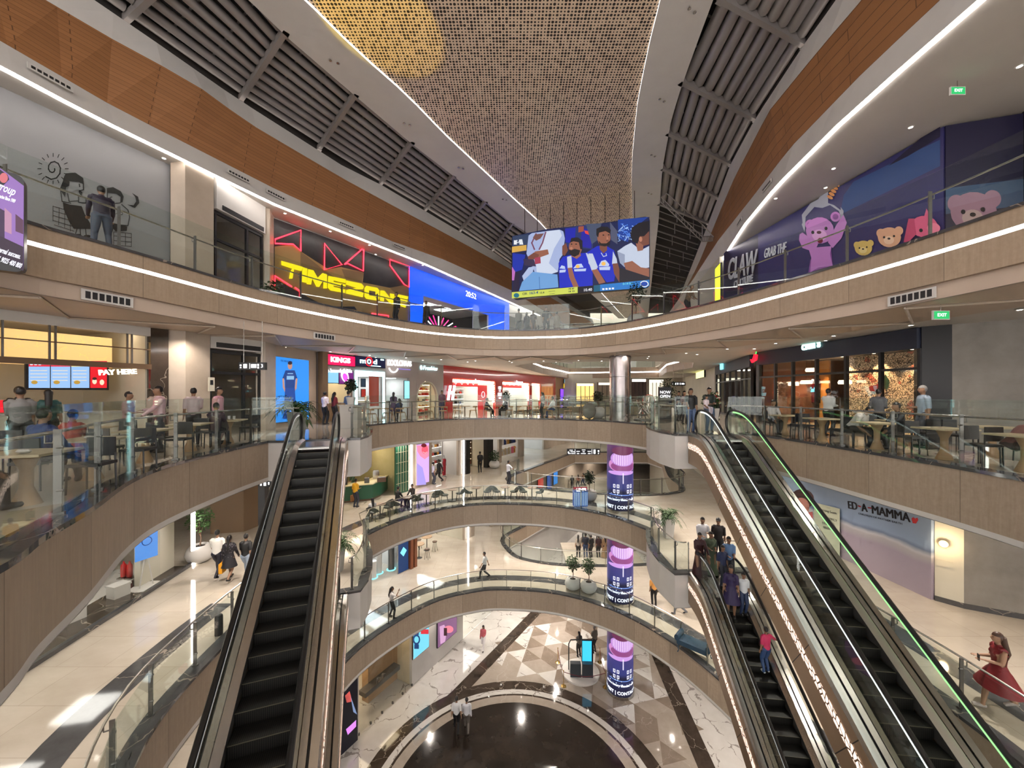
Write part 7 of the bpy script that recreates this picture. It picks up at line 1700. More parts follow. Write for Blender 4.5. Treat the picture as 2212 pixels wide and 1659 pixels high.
for s, lst in (('L', (107,514,594,747,861,960)), ('R', (1660,1600))):
    key = 'led'+s; L = [(FX[key](y), y) for y in YS]
    for px in lst:
        bp = ringpoint(px, 0, L)
        if not bp: continue
        (x, y), d = bp; n = Vector((-d.y, d.x))
        if n.dot(Vector((x,y))) > 0: n = -n
        vent(0, 0, (x+n.x*.05, y+n.y*.05, ZC+.36), math.atan2(n.y, n.x)+PI/2, .9, .16, 'small slotted air grille in the white bulkhead above the light strip', 'grilles in the upper bulkheads')
# exit signs
for k, (px, py, z, lab) in enumerate(((534,422,ZC,'green exit sign hanging by the top lobby on the left'),(2068,197,ZC,'green exit sign under the ceiling on the upper right'),(2032,681,L4-1.5,'green exit sign under the ceiling of the right restaurant terrace'))):
    Y = (z-.28-EYE)*F/(HY-py); t = thing('exit_sign', lab, 'sign', ((px-CX)/F*Y-(.7 if k == 0 else 0), Y, z-.28)); m = MB(); m.bx(-.2,.2,-.02,.02,-.11,.11); m.build('housing', M_WHITE, t); m = MB(); m.bx(-.18,.18,-.026,-.02,-.09,.09); m.build('face', pc(40,200,110,1.0), t)
    m = MB(); m.tube((0,0,.11),(0,0,.28),.01,n=6); m.build('stem', M_STEEL, t); text('lettering', 'EXIT', .11, E_WHITE, t, (0,-.03,0), .002)
# fire notice on the tan column
t = thing('wall_notice', 'narrow white notice with a dark symbol on the tan marble column', 'sign', (-11.02,14.0,0), 1.2); t.location.z = L3+1.9; m = MB(); m.bx(-.1,.1,-.12,-.08,-.25,.25); m.build('plate', M_CREAM, t); m = MB(); m.bx(-.05,.05,-.125,-.12,-.02,.15); m.build('symbol', M_BLK, t)
# small items on the left tables
for k, (x, y, lab) in enumerate(((-6.8,5.35,'crumpled white paper napkin on the nearest left table'),(-7.7,7.0,'crumpled white paper napkin on the second left table'))):
    m = MB(); m.ball((0,0,.03), (.09,.07,.035), 9); o = m.build('paper_napkin', M_WHITE); o.location = (x, y, L3+.755); tag(o, lab, 'napkin')
for k, (x, y) in enumerate(((-8.75,12.1),(-8.95,12.15))):
    m = MB(); m.lathe([(.03,0),(.04,.1),(.04,.11),(0,.11)], 10); o = m.build('paper_cup', M_WHITE); o.location = (x, y, L3+.753); tag(o, ('left','right')[k]+' paper cup on the left terrace table nearest the escalator', 'cup')
# ================================================================= people
SKIN = [mat('skin_brown', (.27,.145,.085), .5), mat('skin_light_brown', (.40,.235,.15), .5), mat('skin_deep', (.15,.08,.05), .5)]
HAIR = [mat('black_hair', (.008,.006,.006), .45), mat('grey_hair', (.25,.24,.23), .6), mat('dark_brown_hair', (.05,.022,.012), .45)]
def cloth(rgb): return pc(*rgb)
def ik(S_, T_, l1, l2, pole):
    d = T_-S_; L = min(d.length, (l1+l2)*.995); dn = d.normalized(); T2_ = S_+dn*L
    a = (l1*l1-l2*l2+L*L)/(2*L); h = math.sqrt(max(l1*l1-a*a, 0)); p = pole-dn*pole.dot(dn); p = p.normalized() if p.length > 1e-5 else Vector((0,0,-1))
    return S_+dn*a+p*h, T2_
ARMS = {'down': ((.24,.02,.80),(0,-1,0)), 'bent': ((.10,.28,1.12),(.3,-1,-.6)), 'fwd': ((.20,.44,1.16),(.3,-.3,-1)), 'phone': ((.08,.26,1.22),(.6,-.2,-1)), 'up': ((.22,.34,1.52),(.8,0,-1)), 'hip': ((.19,.06,1.0),(1,-.4,0)),
        'swingf': ((.22,.24,.88),(0,-1,0)), 'swingb': ((.24,-.22,.86),(0,-1,0)), 'rail': ((.22,.40,1.04),(.4,-.4,-1)), 'table': ((.16,.38,.98),(.4,-.6,-1)), 'side': ((.62,.12,1.10),(0,-.5,-1)), 'chin': ((.06,.16,1.38),(.6,.3,-1)), 'behind': ((.06,-.16,.95),(1,-.6,0))}
def person(label, loc, face, h=1.7, pose='stand', arms=('down','down'), top=(120,120,130), bottom=(40,45,60), sleeve='short', wear='trousers', hair='short', skin=0, hc=0, fem=False, lean=0.0, shoes=(25,22,22), det=None, group=None, extra=None, look=0.0):
    """face = heading in the ground plan (radians, 0 = away from the camera along +y, positive turns to the left)"""
    t = thing('person', label, 'person', loc, face, group); s = h/1.72
    dist = math.hypot(loc[0], loc[1]); vox = det or (.014 if dist < 13 else .018 if dist < 20 else .026)
    V = Vector; sit = pose in ('sit',)
    pz = .52 if sit else .93
    if pose == 'walk': pz = .90
    # torso frame: pelvis then chest leaning forward
    la = lean+(.08 if sit else 0)
    def tp(x, y, z):                                       # torso coordinates (z measured as standing) to local
        dz = z-.93; return V((x, y+dz*math.sin(la)-0*y, pz+dz*math.cos(la)-y*math.sin(la)*.5))
    sw = .155 if fem else .175
    m = MB()
    zs = [.88,.96,1.06,1.16,1.28,1.38,1.44]; rr = [.105,.108,.092 if fem else .10,.10,.112,.105,.06]
    m.path([tp(0,0,z) for z in zs], rr, 14, flat=1.45)
    if fem: m.ball(tp(-.07,.075,1.29), .052, 8); m.ball(tp(.07,.07,1.29), .052, 8)
    m.path([tp(0,0,1.40), tp(0,.015,1.54)], [.055,.05], 10)
    hd = tp(0,.03,1.63)
    Rh = Matrix.Rotation(look, 3, 'Z')
    m.ball(hd, (.075,.092,.115), 14); m.ball(hd+Rh@V((0,.03,-.05)), (.055,.06,.06), 10); m.ball(hd+Rh@V((0,.098,-.012)), (.014,.022,.022), 6)
    for sd in (-1,1): m.ball(hd+Rh@V((.078*sd,0,-.005)), (.012,.02,.03), 6)
    bones = [('head', hd, hd), ('skin', tp(0,0,1.50), tp(0,.02,1.56)), ('top', tp(0,0,1.0), tp(0,0,1.40)), ('top', tp(-.1,0,1.40), tp(.1,0,1.40)), ('bot', tp(-.06,0,.90), tp(.06,0,.90))]
    wr = {}
    for sd, nm in ((-1, arms[0]), (1, arms[1])):
        Sx = tp(sw*sd,0,1.405); (tx, ty, tz), pl_ = ARMS[nm]
        T_ = tp(tx*sd, ty, tz); 
        if sit and nm == 'down': T_ = tp(.16*sd,.26,.99)
        E_, T_ = ik(Sx, T_, .285, .25, V((pl_[0]*sd, pl_[1], pl_[2])))
        m.path([tp(sw*sd*.55,0,1.40), Sx], [.06,.06], 8); m.path([Sx, Sx.lerp(E_,.5), E_], [.056,.05,.042], 8); m.path([E_, E_.lerp(T_,.4), T_], [.042,.038,.026], 8)
        d = (T_-E_).normalized(); side = d.cross(V((0,0,1))); side = side.normalized() if side.length > .1 else V((1,0,0)); nrm = side.cross(d).normalized()
        if abs(d.z) > .8: side = V((0,1,0)); nrm = side.cross(d).normalized()
        pc_ = T_+d*.045; m.path([T_, pc_, T_+d*.085], [.024,.032,.030], 8, flat=.62)
        fr_ = max(.009, vox*.62)
        for k in range(4):
            b0 = T_+d*.08+side*(.026*(k-1.5)*1.0); ln_ = (.068,.078,.072,.055)[k]; cur = nrm*(-.35 if d.z > -.8 else .35)
            m.path([b0, b0+d*ln_*.55+cur*.012, b0+d*ln_*.9+cur*.05], [fr_,fr_,fr_*.85], 6)
        th = T_+d*.025-side*.022*sd; m.path([th, th-side*.03*sd+d*.03, th-side*.032*sd+d*.062], [fr_*1.25,fr_*1.1,fr_], 6)
        bones += [('skin', Sx, E_) if sleeve == 'none' else ('top', Sx, E_.lerp(Sx, .22) if sleeve == 'short' else E_), ('skin' if sleeve != 'long' else 'top', E_.lerp(T_, .0 if sleeve == 'long' else .1), T_.lerp(E_, .1)), ('skin', T_, T_+d*.16)]
        if sleeve == 'short': bones.append(('skin', E_.lerp(Sx, .12), E_))
        wr[sd] = T_+d*.07
    for sd in (-1,1):
        Hp = V((.09*sd,0,pz-.03)) if not sit else V((.09*sd,.03,pz-.02))
        if pose == 'walk': A_ = V((.085*sd, .30 if sd < 0 else -.30, .10 if sd < 0 else .19)); 
        elif pose == 'wide': A_ = V((.16*sd, .10*sd, .085))
        elif sit: A_ = V((.11*sd, .44+.06*sd, .085))
        elif pose == 'cross': A_ = V((.03*sd,.06*sd,.085))
        else: A_ = V((.10*sd, .02*sd, .085))
        K_, A_ = ik(Hp, A_, .43, .42, V((0,1,.1)) if not sit else V((0,.4,1)))
        m.path([Hp+V((0,0,.03)), Hp.lerp(K_,.5), K_], [.095,.082,.058], 10); m.path([K_, K_.lerp(A_,.35), A_], [.056,.055,.036], 10)
        pitch = .5 if (pose == 'walk' and sd > 0) else 0
        toe = A_+V((0,.17,-.045-(.06 if pitch else 0))); heel = A_+V((0,-.05,-.045+(.03 if pitch else 0)))
        m.path([heel, A_+V((0,.05,-.04)), toe], [.036,.042,.032], 8)
        bones += [('bot', Hp, K_), ('bot' if wear == 'trousers' else 'skin', K_.lerp(A_,.02), A_), ('shoe', heel, toe)]
        if wear != 'trousers': bones[-3] = ('bot' if wear == 'shorts' else 'skin', Hp, K_)
    tmp = m.build('body', [SKIN[skin]]); C.objects.unlink(tmp); SCR.collection.objects.link(tmp)
    md = tmp.modifiers.new('r', 'REMESH'); md.mode = 'VOXEL'; md.voxel_size = vox; md.use_smooth_shade = True
    m2 = tmp.modifiers.new('s', 'SMOOTH'); m2.factor = .5; m2.iterations = 3 if vox > .016 else 4
    SCR.view_layers[0].update(); me = bpy.data.meshes.new_from_object(tmp.evaluated_get(SCR.view_layers[0].depsgraph)); bpy.data.objects.remove(tmp)
    me.name = 'body'; me.materials.clear(); me.materials.append(SKIN[skin])
    body = bpy.data.objects.new('body', me); C.objects.link(body); body.parent = t; body.scale = (s,s,s)
    sets = {'top': [], 'bot': [], 'shoe': []}
    def dseg(p, a, b):
        ab = b-a; L = ab.length_squared; k = 0 if L < 1e-9 else max(0, min(1, (p-a).dot(ab)/L)); return (p-a-ab*k).length
    rad = {'top': .09, 'bot': .07, 'skin': .045, 'head': .1, 'shoe': .04}
    for f in me.polygons:
        c = f.center; best = min(bones, key=lambda b: dseg(c, b[1], b[2])-(rad[b[0]] if b[1] != b[2] else .09))
        k = best[0]
        if k in sets: sets[k].append(f.index)
    names = {'top': ('shirt' if not fem else 'top', cloth(top), .008+vox*.35), 'bot': ('trousers' if wear == 'trousers' else 'shorts', cloth(bottom), .006+vox*.35), 'shoe': ('shoes', cloth(shoes), .007)}
    for k, (nm, mt, off) in names.items():
        if not sets[k]: continue
        vm = {}; vs = []; fs = []
        for fi in sets[k]:
            q = []
            for vi in me.polygons[fi].vertices:
                if vi not in vm: v = me.vertices[vi]; vm[vi] = len(vs); vs.append(v.co+v.normal*off)
                q.append(vm[vi])
            fs.append(q)
        g = MB(); g.add(vs, fs); o = g.build(nm, mt, t, smooth=True); o.scale = (s,s,s)
    sc = lambda o: setattr(o, 'scale', (s,s,s)) or o
    if wear in ('dress','kurta','long'):
        hem = {'dress': .50, 'kurta': .55, 'long': .06}[wear]; fl = {'dress': .36 if pose == 'walk' else .24, 'kurta': .22, 'long': .24}[wear]
        g = MB(); k = 6 if not sit else 2
        zz = [1.02-(1.02-hem)*i/k for i in range(k+1)]; g.path([tp(0,0,z) if z > .9 else V((0,0,z)) for z in zz], [.115+(fl-.115)*(i/k)**1.1 for i in range(k+1)], 18, flat=1.25, cap=False); sc(g.build('skirt' if wear != 'kurta' else 'tunic_hem', cloth(top), t, smooth=True))
    # hair
    g = MB(); hr = .006
    up_ = hd+V((0,-.012,.022)); g.ball(up_, (.083,.098,.108), 14)
    gm = g
    if hair in ('long','tail'):
        g.path([hd+V((0,-.07,.02)), hd+V((0,-.10,-.12)), tp(0,-.13,1.30), tp(0,-.135,1.16 if hair == 'long' else 1.2)], [.075,.07 if hair == 'long' else .04,.06 if hair == 'long' else .032,.012], 12)
    if hair == 'bun': g.ball(hd+V((0,-.11,.03)), .05, 8)
    ho = g.build('hair', HAIR[hc], t, smooth=True); sc(ho)
    # cut the hair away from the face
    keep = []; 
    bm = bmesh.new(); bm.from_mesh(ho.data)
    dl = [f for f in bm.faces if (Rh.inverted()@(f.calc_center_median()-hd)).y > .008 and (f.calc_center_median()-hd).z < .06]
    dl += [f for f in bm.faces if f not in set(dl) and (f.calc_center_median()-hd).z < -.035 and (f.calc_center_median()-hd).length < .13 and hair == 'short' and (f.calc_center_median()-hd).y > -.05]
    bmesh.ops.delete(bm, geom=list(set(dl)), context='FACES'); bm.to_mesh(ho.data); bm.free()
    g = MB(); 
    for sd in (-1,1): g.ball(hd+Rh@V((.030*sd,.083,.012)), (.012,.008,.007), 6)
    g.build('eyes', M_BLK, body); g = MB(); g.ball(hd+Rh@V((0,.085,-.052)), (.022,.008,.006), 6); g.build('mouth', mat('lips', (.25,.06,.05), .5), body)
    if hair == 'cap':
        g = MB(); g.ball(hd+V((0,-.005,.05)), (.088,.104,.085), 14); g.box(hd+Rh@V((0,.12,.055)), (.13,.1,.012)); sc(g.build('cap', cloth((25,25,28)), t, smooth=True))
    for ex in (extra or []):
        k, sd, col = ex
        if k == 'phone': g = MB(); p = wr[sd]; g.box(p+V((0,.02,.03)), (.07,.012,.14)); sc(g.build('phone', M_BLK, t))
        if k == 'bag': g = MB(); p = wr[sd]; g.box(p+V((0,0,-.26)), (.12,.30,.36)); g.path([p+V((0,-.08,-.08)), p, p+V((0,.08,-.08))], .008, 5); sc(g.build('carried_bag', cloth(col), t))
        if k == 'backpack': g = MB(); g.ball(tp(0,-.2,1.2), (.15,.11,.22), 12); sc(g.build('backpack', cloth(col), t, smooth=True))
        if k == 'scarf': g = MB(); g.path([tp(-.16,.06,1.42), tp(-.05,.13,1.25), tp(.12,.12,1.05), tp(.17,.02,.8)], [.05,.05,.05,.04], 8, flat=.4); sc(g.build('scarf', cloth(col), t, smooth=True))
        if k == 'pattern': 
            g = MB(); rp = random.Random(2)
            for f in rp.sample(sets['top'], min(90, len(sets['top']))): g.ball(me.polygons[f].center+me.polygons[f].normal*.012, (.016,.016,.012), 5)
            sc(g.build('print_motifs', cloth(col), t))
    return t
def gp(px, py, z): return tuple(at(px, py, z))
def gy(px, Y, z): return ((px-CX)/F*Y, Y, z)
AW = 0.0; TO = PI
P = person
# --- top level
P('man in dark purple shirt and jeans leaning on the top railing before the mural', (-10.62,9.95,L4), .9, 1.72, 'wide', ('rail','rail'), (40,30,50), (70,78,95), 'long', lean=.15, hair='short')
P('person in grey shirt behind the top railing, leftmost beside the blue portal', gy(1121,24.6,L4), .4, 1.7, 'stand', ('down','bent'), (95,88,80), (25,25,30), 'long')
P('person in black behind the top railing with a long dress below the video screen', gy(1138,25.2,L4), -.5, 1.6, 'stand', ('down','down'), (22,20,24), (22,20,24), 'long', 'long', 'long', fem=True)
P('woman in dark brown with long hair behind the top railing', gy(1152,24.6,L4), PI, 1.58, 'stand', ('bent','down'), (60,40,38), (60,40,38), 'short', 'long', 'long', fem=True)
P('man in a black shirt with a hand on his hip behind the top railing', gy(1180,24.3,L4), PI, 1.75, 'wide', ('hip','down'), (14,13,15), (14,13,15), 'short')
P('pale dressed woman behind the top railing under the video screen', gy(1203,24.6,L4), .3, 1.5, 'stand', ('down','down'), (150,135,120), (120,100,90), 'long', 'kurta', 'bun', fem=True)
P('man seen from behind leaning over the top railing on the right', gy(1484,19.3,L4), -2.6, 1.72, 'wide', ('rail','rail'), (120,100,80), (15,14,16), 'short', lean=.35)
P('dark figure standing at the yellow letter board behind the top railing', gy(857,20.6,L4), PI-.6, 1.7, 'stand', ('down','down'), (16,14,16), (16,15,18), 'long')
P('dark figure at the left jamb of the blue portal', gy(921,22.8,L4), PI-.6, 1.75, 'stand', ('down','down'), (14,13,16), (18,18,20), 'long')
# --- restaurant level, left
P('man in a grey patterned shirt at the order counter on the left, back turned', (-11.0,8.6,L3), .9, 1.7, 'stand', ('bent','bent'), (128,126,125), (30,30,34))
P('woman in teal at the order counter with dark hair', (-11.7,9.7,L3), .9, 1.66, 'stand', ('bent','down'), (30,75,72), (25,25,30), 'short', hair='long', fem=True)
P('person in black between the grey shirt and the teal top', (-12.0,9.35,L3), .9, 1.72, 'stand', ('bent','down'), (30,28,30), (25,25,30))
P('woman in an orange red kurta seated behind the blue shirt', (-8.9,7.75,L3), .4, 1.62, 'sit', ('table','table'), (165,65,50), (150,60,50), 'long', 'trousers', 'bun', fem=True)
P('man in a blue shirt seated with his back to the rail on the left', (-7.95,6.45,L3), 0, 1.72, 'sit', ('table','table'), (38,60,115), (30,32,40), 'long')
P('woman in pale pink top and trousers standing by the counter', (-10.6,10.6,L3), -1.2, 1.6, 'stand', ('bent','bent'), (185,150,150), (175,135,130), 'short', 'kurta', 'short', fem=True)
P('man in a cream shirt facing the counter with folded arms', (-10.35,11.2,L3), 1.2, 1.74, 'stand', ('bent','bent'), (200,180,165), (55,50,50), 'long')
P('man in a light pink shirt seated beyond the rail, bearded', (-9.45,10.3,L3), 2.6, 1.75, 'stand', ('table','bent'), (205,170,175), (60,58,62), 'long')
P('person in a white printed shirt standing by the tan column', (-9.7,11.7,L3), .6, 1.72, 'stand', ('down','bent'), (185,165,165), (45,40,42), 'short')
P('man in a pink shirt standing before the lobby doors', (-9.25,12.1,L3), -1.4, 1.74, 'stand', ('down','down'), (205,150,165), (190,170,165), 'long')
P('dark haired person seated low in front of the pink shirt', (-8.7,11.25,L3), .2, 1.68, 'sit', ('table','table'), (60,40,50), (25,25,30), 'long')
P('seated figure in black at the nearest left table', (-7.05,4.75,L3), -.1, 1.7, 'sit', ('table','table'), (20,22,24), (25,25,28), 'long')
P('man in a cream shirt with a black backpack walking past the blue poster', gp(641,902,L3), 1.4, 1.76, 'walk', ('swingf','swingb'), (205,195,180), (50,48,50), 'short', hair='cap', extra=[('backpack',0,(20,20,24))])
P('woman in a white floral top at the ice cream stall, back turned', gy(702,19.2,L3), -.2, 1.62, 'stand', ('bent','down'), (225,215,220), (20,20,25), hair='bun', fem=True, extra=[('pattern',0,(190,70,100))])
P('long haired woman in dark red at the ice cream stall', gy(722,20.2,L3), -.4, 1.6, 'stand', ('bent','bent'), (120,35,45), (30,28,32), hair='long', fem=True)
P('person in grey blue at the glowing stall frame', gy(752,19.6,L3), -.3, 1.66, 'stand', ('down','down'), (70,90,120), (40,45,60), hair='short')
P('woman in a dark headscarf standing at the smiling-sign stall', gy(850,22.4,L3), .2, 1.6, 'stand', ('bent','bent'), (80,60,90), (30,28,40), 'long', 'kurta', 'long', fem=True)
P('woman in navy seated on an oak chair near the smiling-sign stall', (onarc(864,1.3)[0][0], onarc(864,1.3)[0][1], L3), .8, 1.62, 'sit', ('phone','table'), (40,50,90), (25,28,45), 'long', hair='long', fem=True, extra=[('phone',-1,None)])
P('man in a maroon shirt standing beside the large white letter H', gy(955,25.6,L3), PI-.2, 1.72, 'stand', ('down','down'), (85,35,60), (50,45,70), 'short')
P('woman in black seated in profile before the left red portal', (onarc(1050,1.3)[0][0], onarc(1050,1.3)[0][1], L3), -1.3, 1.62, 'sit', ('phone','table'), (20,18,26), (25,25,30), 'long', hair='bun', fem=True)
P('dark clothed person seated before the middle red portal', (onarc(1094,1.3)[0][0], onarc(1094,1.3)[0][1], L3), 1.3, 1.68, 'sit', ('table','table'), (35,32,36), (30,30,34), 'long')
P('woman in a grey top and black trousers at the right end of the red wall', gy(1172,25.0,L3), 1.0, 1.6, 'stand', ('bent','down'), (150,140,130), (22,20,22), 'short', hair='long', fem=True)
P('man in a white shirt and jeans seated beside the standing woman', (onarc(1196,1.5)[0][0], onarc(1196,1.5)[0][1], L3), 1.2, 1.74, 'sit', ('table','table'), (215,215,215), (50,75,120), 'long')
for k, (px, Y, c, lab, hr_) in enumerate(((1478,19.4,(90,60,60),'woman in dull red in the group behind the right landing',  'long'),(1489,20.5,(60,30,35),'man in dark red at the back of the right landing group','short'),(1466,21.5,(40,36,44),'person in dark grey left in the right landing group','short'),(1548,22.5,(150,30,40),'person in bright red beyond the head of the escalator','short'))):
    P(lab, gy(px,Y,L3), PI+.1*k, 1.66, 'stand', ('down','bent'), c, (35,34,40), 'short', hair=hr_, fem=hr_=='long')
P('man in a black t-shirt and blue jeans about to step on the escalator', (7.0,15.05,L3), PI-.15, 1.74, 'stand', ('down','rail'), (14,14,16), (75,95,130), 'short', skin=0)
P('man in a dark green shirt holding a small child at the escalator head', (7.9,15.4,L3), PI-.1, 1.78, 'stand', ('bent','bent'), (28,38,34), (85,105,130), 'short')
P('small child in white carried on the arm of the man in dark green', (7.62,15.12,L3+.72), PI+.3, .98, 'sit', ('bent','down'), (220,205,210), (190,180,190), 'short')
# --- restaurant level, right
P('seated person in a white shirt at the farthest right terrace table', (10.15,15.0,L3), PI, 1.7, 'sit', ('table','table'), (190,185,185), (30,30,36), 'long')
P('waiter in a white shirt and dark apron by the restaurant windows', (11.6,14.1,L3), -1.3, 1.72, 'stand', ('fwd','bent'), (200,200,200), (25,25,28), 'long')
P('person in grey standing inside the railing before the oak screen', (12.3,12.9,L3), -1.2, 1.7, 'stand', ('down','bent'), (80,80,88), (25,25,28), 'long')
P('man in a white t-shirt bent forward over a terrace table', (10.3,11.65,L3), PI+.4, 1.72, 'sit', ('table','table'), (205,200,195), (30,30,36), 'short', lean=.55)
P('person in dark clothes seated across from the man in the white t-shirt', (11.0,10.9,L3), 1.3, 1.7, 'sit', ('table','table'), (35,36,42), (30,30,36), 'long')
P('grey haired man in a pale blue shirt standing by the black pier', (12.0,11.2,L3), 1.2, 1.78, 'stand', ('down','bent'), (135,150,165), (50,55,65), 'short', hc=1)
P('dark haired woman in dusty pink leaning on the table at the right edge', (10.5,8.1,L3), PI+.9, 1.6, 'sit', ('table','table'), (120,75,72), (60,45,45), 'short', hair='bun', fem=True, lean=.5)
# --- middle level
P('man in a white t-shirt and dark jeans walking away on the left walkway', gp(469,1249,L2), .25, 1.78, 'walk', ('swingf','down'), (225,222,215), (22,26,42), 'short')
P('woman in a black patterned kurta carrying a yellow bag', gp(495,1255,L2), .2, 1.66, 'walk', ('down','swingf'), (26,24,30), (30,20,22), 'long', 'kurta', 'tail', fem=True, extra=[('bag',-1,(230,160,20)),('pattern',0,(130,120,130))])
P('woman in a black top and pale jeans half hidden by the left escalator', gp(531,1250,L2), .25, 1.66, 'walk', ('swingf','swingb'), (18,18,20), (150,165,185), 'short', hair='bun', fem=True)
P('man in a yellow shirt with a brown paper bag at the green counter', gp(768,1096,L2), -.4, 1.68, 'stand', ('down','bent'), (215,160,30), (45,50,65), 'short', extra=[('bag',-1,(150,105,65))])
P('barista in a dark green shirt behind the green counter', (W2.world(W2.u(800), 1.7)[0], W2.world(W2.u(800), 1.7)[1], L2), PI-.6, 1.7, 'stand', ('fwd','bent'), (20,60,45), (25,25,28), 'short')
P('woman in pale grey at the entrance of the white accessory shop', gp(936,1046,L2), -.9, 1.62, 'stand', ('bent','down'), (185,185,190), (70,75,85), 'short', hair='short', fem=True)
P('man in black at the entrance of the white accessory shop', gp(948,1042,L2), 1.2, 1.76, 'walk', ('down','swingb'), (28,28,32), (25,25,30), 'long')
P('man in black standing at the plant by the black framed shop', gp(1037,1021,L2), .3, 1.78, 'stand', ('behind','behind'), (20,20,26), (15,15,20), 'long')
P('man in a white shirt and dark trousers leaning at the rear railing', gp(1098,1046,L2), -1.0, 1.74, 'stand', ('rail','rail'), (210,212,222), (22,24,40), 'short')
P('woman in a black top seated among the tub chairs on the left', (onarc(797,1.3)[0][0]+.2, onarc(797,1.3)[0][1], L2), .6, 1.6, 'sit', ('table','table'), (190,190,190), (40,40,46), 'short', hair='long', fem=True)
for k, (px, py, c, lab) in enumerate(((858,1100,(30,30,34),'person in black seated at a cafe table below the pink poster'),(892,1096,(50,45,45),'person with dark hair seated opposite below the pink poster'))):
    q_ = onarc(px, 1.9)[0]; P(lab, (q_[0], q_[1], L2), PI*(k)-.6, 1.68, 'sit', ('table','table'), c, (30,30,36), 'long')
# far hall seen beyond the rear opening
for k, (px, py, z, c, lab) in enumerate(((1236,1056,L1,(40,40,46),'man in dark clothes walking in the hall beyond the rear opening'),(1249,1054,L1,(180,120,100),'woman in salmon in the hall beyond the rear opening'),(1260,1050,L1,(110,80,60),'person in brown in the hall beyond the rear opening'),(1271,1044,L1,(60,60,66),'person in grey in the hall beyond the rear opening'),(1277,1012,L1,(50,50,60),'distant person in dark blue far along the middle hall'),(1472,1026,L2,(80,80,70),'distant man in olive at the right of the rear opening'))):
    P(lab, gp(px,py,z), .3*k, 1.7, 'walk', ('swingf','swingb'), c, (40,42,50), 'short', hair='long' if k in (1,) else 'short', fem=k==1)
# queue at the head of the lower right escalator
P('tall man in a white shirt looking down at the head of the escalator queue', (7.68,15.5,L2), PI-.1, 1.80, 'stand', ('phone','bent'), (215,215,220), (40,45,60), 'short')
P('man in a black cap and dark shirt at the back of the queue', (8.27,15.4,L2), PI-.5, 1.80, 'stand', ('down','down'), (24,18,18), (25,25,30), 'short', hair='cap')
P('woman in a black and maroon outfit gripping the escalator handrail', (6.98,14.3,L2), PI-.2, 1.62, 'stand', ('rail','bent'), (50,12,20), (22,18,22), 'long', 'long', 'short', fem=True)
P('woman in a grey green saree stepping onto the escalator', (7.47,14.45,L2), PI-.15, 1.60, 'stand', ('bent','bent'), (78,92,70), (70,82,65), 'short', 'long', 'bun', fem=True, extra=[('scarf',0,(95,108,85))])
P('boy in a navy shirt beside the saree on the escalator', (7.42,13.55,L2), PI+.2, 1.45, 'stand', ('down','down'), (30,42,80), (30,34,50), 'short')
P('bearded man in a light blue shirt behind the boy', (7.75,13.75,L2), PI-.2, 1.68, 'stand', ('bent','bent'), (95,130,175), (35,38,50), 'short')
def onesc(s, y, base=L2): u = uR; n = Vector((-u.y, u.x)); return (7.29+u.x*s+n.x*y, 13.0+u.y*s+n.y*y, base+math.floor(-0)+zb(s+.1)+.0)
P('woman in a long purple dress standing near the top of the lower escalator', onesc(.6,-.14), PI-.4, 1.66, 'stand', ('down','down'), (38,24,72), (38,24,72), 'short', 'dress', 'long', fem=True, look=-.9)
P('boy in a white printed t-shirt holding the handrail beside the purple dress', onesc(.5,.28), PI-.1, 1.35, 'stand', ('down','side'), (215,220,225), (45,60,95), 'short')
P('girl in a pink top and jeans standing alone below the purple dress on the escalator', onesc(1.95,.25), .1, 1.28, 'stand', ('down','side'), (200,45,95), (50,75,120), 'short', hair='short', fem=True, shoes=(215,215,215))
P('woman in a red sleeveless dress with long hair walking along the right walkway', gp(2158,1532,L2), 1.15, 1.66, 'walk', ('bent','bent'), (120,22,30), (120,22,30), 'none', 'dress', 'long', 1, 2, True, det=.011, shoes=(180,170,165), extra=[('phone',-1,None)])
# --- lower balcony
P('man in a white shirt and dark trousers striding across the lower balcony', gp(1047,1250,L1), 1.5, 1.74, 'walk', ('swingf','swingb'), (195,200,200), (30,30,36), 'short')
P('woman in a white top and black wide trousers raising her phone at the railing', gp(846,1335,L1), -1.2, 1.66, 'wide', ('bent','up'), (215,210,205), (22,22,26), 'short', hair='long', fem=True, extra=[('phone',1,None)])
P('man in an orange t-shirt and black trousers seen from behind', gp(1413,1308,L1), -.1, 1.74, 'stand', ('down','down'), (200,140,70), (20,18,20), 'short')
P('person in grey trousers mostly hidden behind the white landing box', gp(1470,1328,L1), 1.2, 1.74, 'walk', ('down','down'), (140,140,145), (110,112,118), 'short')
for k, (px, c, wear, lab) in enumerate(((1249,(150,140,130),'trousers','woman in a patterned top waiting by the rear opening'),(1265,(20,24,40),'trousers','tall man in navy with his back turned by the rear opening'),(1293,(50,20,26),'trousers','man in dark maroon by the rear opening'),(1306,(150,120,90),'long','woman in a tan dress by the rear opening'),(1277,(35,35,38),'trousers','person in dark grey between the navy and maroon figures'))):
    P(lab, gy(px, 28.2, L1), .2*k-.3, 1.62+.12*(k==1), 'stand', ('down','down'), c, (40,60,95) if k == 1 else (20,20,24), 'short', wear, 'long' if k in (0,3) else 'short', fem=k in (0,3))
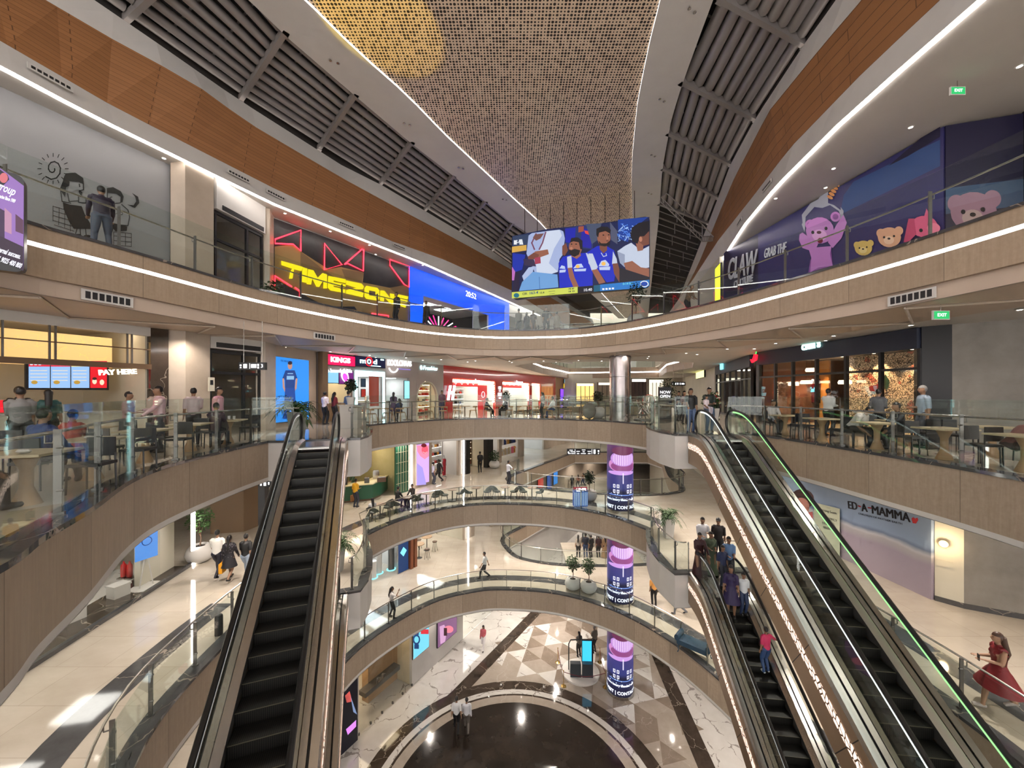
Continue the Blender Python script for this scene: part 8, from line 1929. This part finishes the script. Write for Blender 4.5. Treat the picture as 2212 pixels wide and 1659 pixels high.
# --- ground floor
P('man in a white t-shirt and black trousers walking over the dark circle, left one', gp(986,1580,0), .15, 1.78, 'walk', ('down','swingb'), (215,215,215), (18,18,22), 'short')
P('man in a white long sleeved shirt and grey trousers walking beside him', gp(1008,1580,0), .1, 1.72, 'walk', ('swingf','down'), (205,205,210), (95,88,82), 'long')
P('woman in a pink top and white trousers walking on the white marble', gp(1044,1402,0), PI-.2, 1.62, 'walk', ('bent','down'), (190,90,100), (220,215,215), 'long', hair='long', fem=True)
P('long haired woman in grey and black behind the display stand', gp(1251,1419,0), .3, 1.64, 'stand', ('bent','down'), (90,85,80), (24,24,28), 'short', hair='long', fem=True)
P('man in a white cap and grey shirt behind the display stand', gp(1284,1410,0), .5, 1.76, 'stand', ('bent','down'), (95,90,80), (28,26,30), 'short', hc=1)
# ---------------------------------------------------------------- lamps: spots standing in for the ceiling downlights, spaced apart from the fittings
def fitting(x, y, z, grp, lab):
    key = 'fit'
    if key not in MADE:
        t = thing('recessed_downlight', lab, 'downlight', (x, y, z), 0, grp)
        m = MB(); m.lathe([(.055,-.004),(.055,-.012),(0,-.012)], 10); m.build('lens', E_DOWN, t); m = MB(); m.lathe([(.055,-.012),(.085,-.012),(.085,.0)], 12); m.build('rim', M_WHITE, t); MADE[key] = t
    else: t = dup(MADE[key], (x, y, z), 0, lab, grp)
def spot(x, y, z, w, col=(1,.89,.79), ang=140, r=.05, rot=(0,0,0), blend=.7):
    l = bpy.data.lights.new('downlight_or_added_spot', 'SPOT'); l.energy = w; l.color = col; l.spot_size = math.radians(ang); l.spot_blend = blend; l.shadow_soft_size = r
    o = bpy.data.objects.new('downlight_or_added_spot', l); C.objects.link(o); o.location = (x, y, z-.03); o.rotation_euler = rot; return o
GAIN = 1.0
for V, z, w, nm in ((V1, L1-1.3, 190, 'ground floor'), (V2, L2-1.3, 230, 'lower balcony'), (V3, L3-1.28, 250, 'tub chair level'), (V4, L4-1.5, 200, 'restaurant level'), (V4, ZC, 120, 'top walkway')):
    for d, st, off in ((1.6, 6.0, 0), (4.6, 8.0, 1)) :
        pts = resample(offset(V+[V[0]], d), st)
        for p in pts:
            if p[1] < 2 or abs(p[0]) > 14.5: continue
            if nm == 'restaurant level' and off and p[0] > 12.5: continue
            if off and p[0] < -9.5: continue
            if z == ZC and not (p[0] < FX['ledL'](p[1])-.3 or p[0] > FX['ledR'](p[1])+.3): continue
            spot(p[0], p[1], z, w*GAIN)
    for d, st in ((3.3, 2.3), (4.4, 3.1)):
        pts = resample(offset(V+[V[0]], d), st)
        for p in pts:
            if p[1] < 4 or abs(p[0]) > 13: continue
            if z == ZC and not (p[0] < FX['ledL'](p[1])-.4 or p[0] > FX['ledR'](p[1])+.4): continue
            fitting(p[0], p[1], z-.002 if nm != 'restaurant level' else z-.03, 'downlights over the '+nm, 'small recessed downlight in the ceiling over the '+nm)
for (x, y) in ((4,34),(9,38),(3,27),(9,48),(12,54),(17,36),(16,26)):
    for z, w in ((L2-1.3, 300), (L3-1.28, 300), (L1-1.3, 300)): spot(x, y, z, w)
for (x, y) in ((4,29.5),(1,33),(14,30),(15,40),(20,52),(8,44),(13,24.5)): spot(x, y, L4-1.5, 250)
o = spot(-8.2, 6.5, L4+.6, 1700, (1,.70,0), 19, .05, blend=.2); o.rotation_euler = (Vector((-4.4,12.3,ZT))-Vector((-8.2,6.5,L4+.6))).to_track_quat('-Z','Y').to_euler()  # added yellow spot aimed up to tint the perforated ceiling; no fitting here
bpy.data.scenes.remove(SCR)
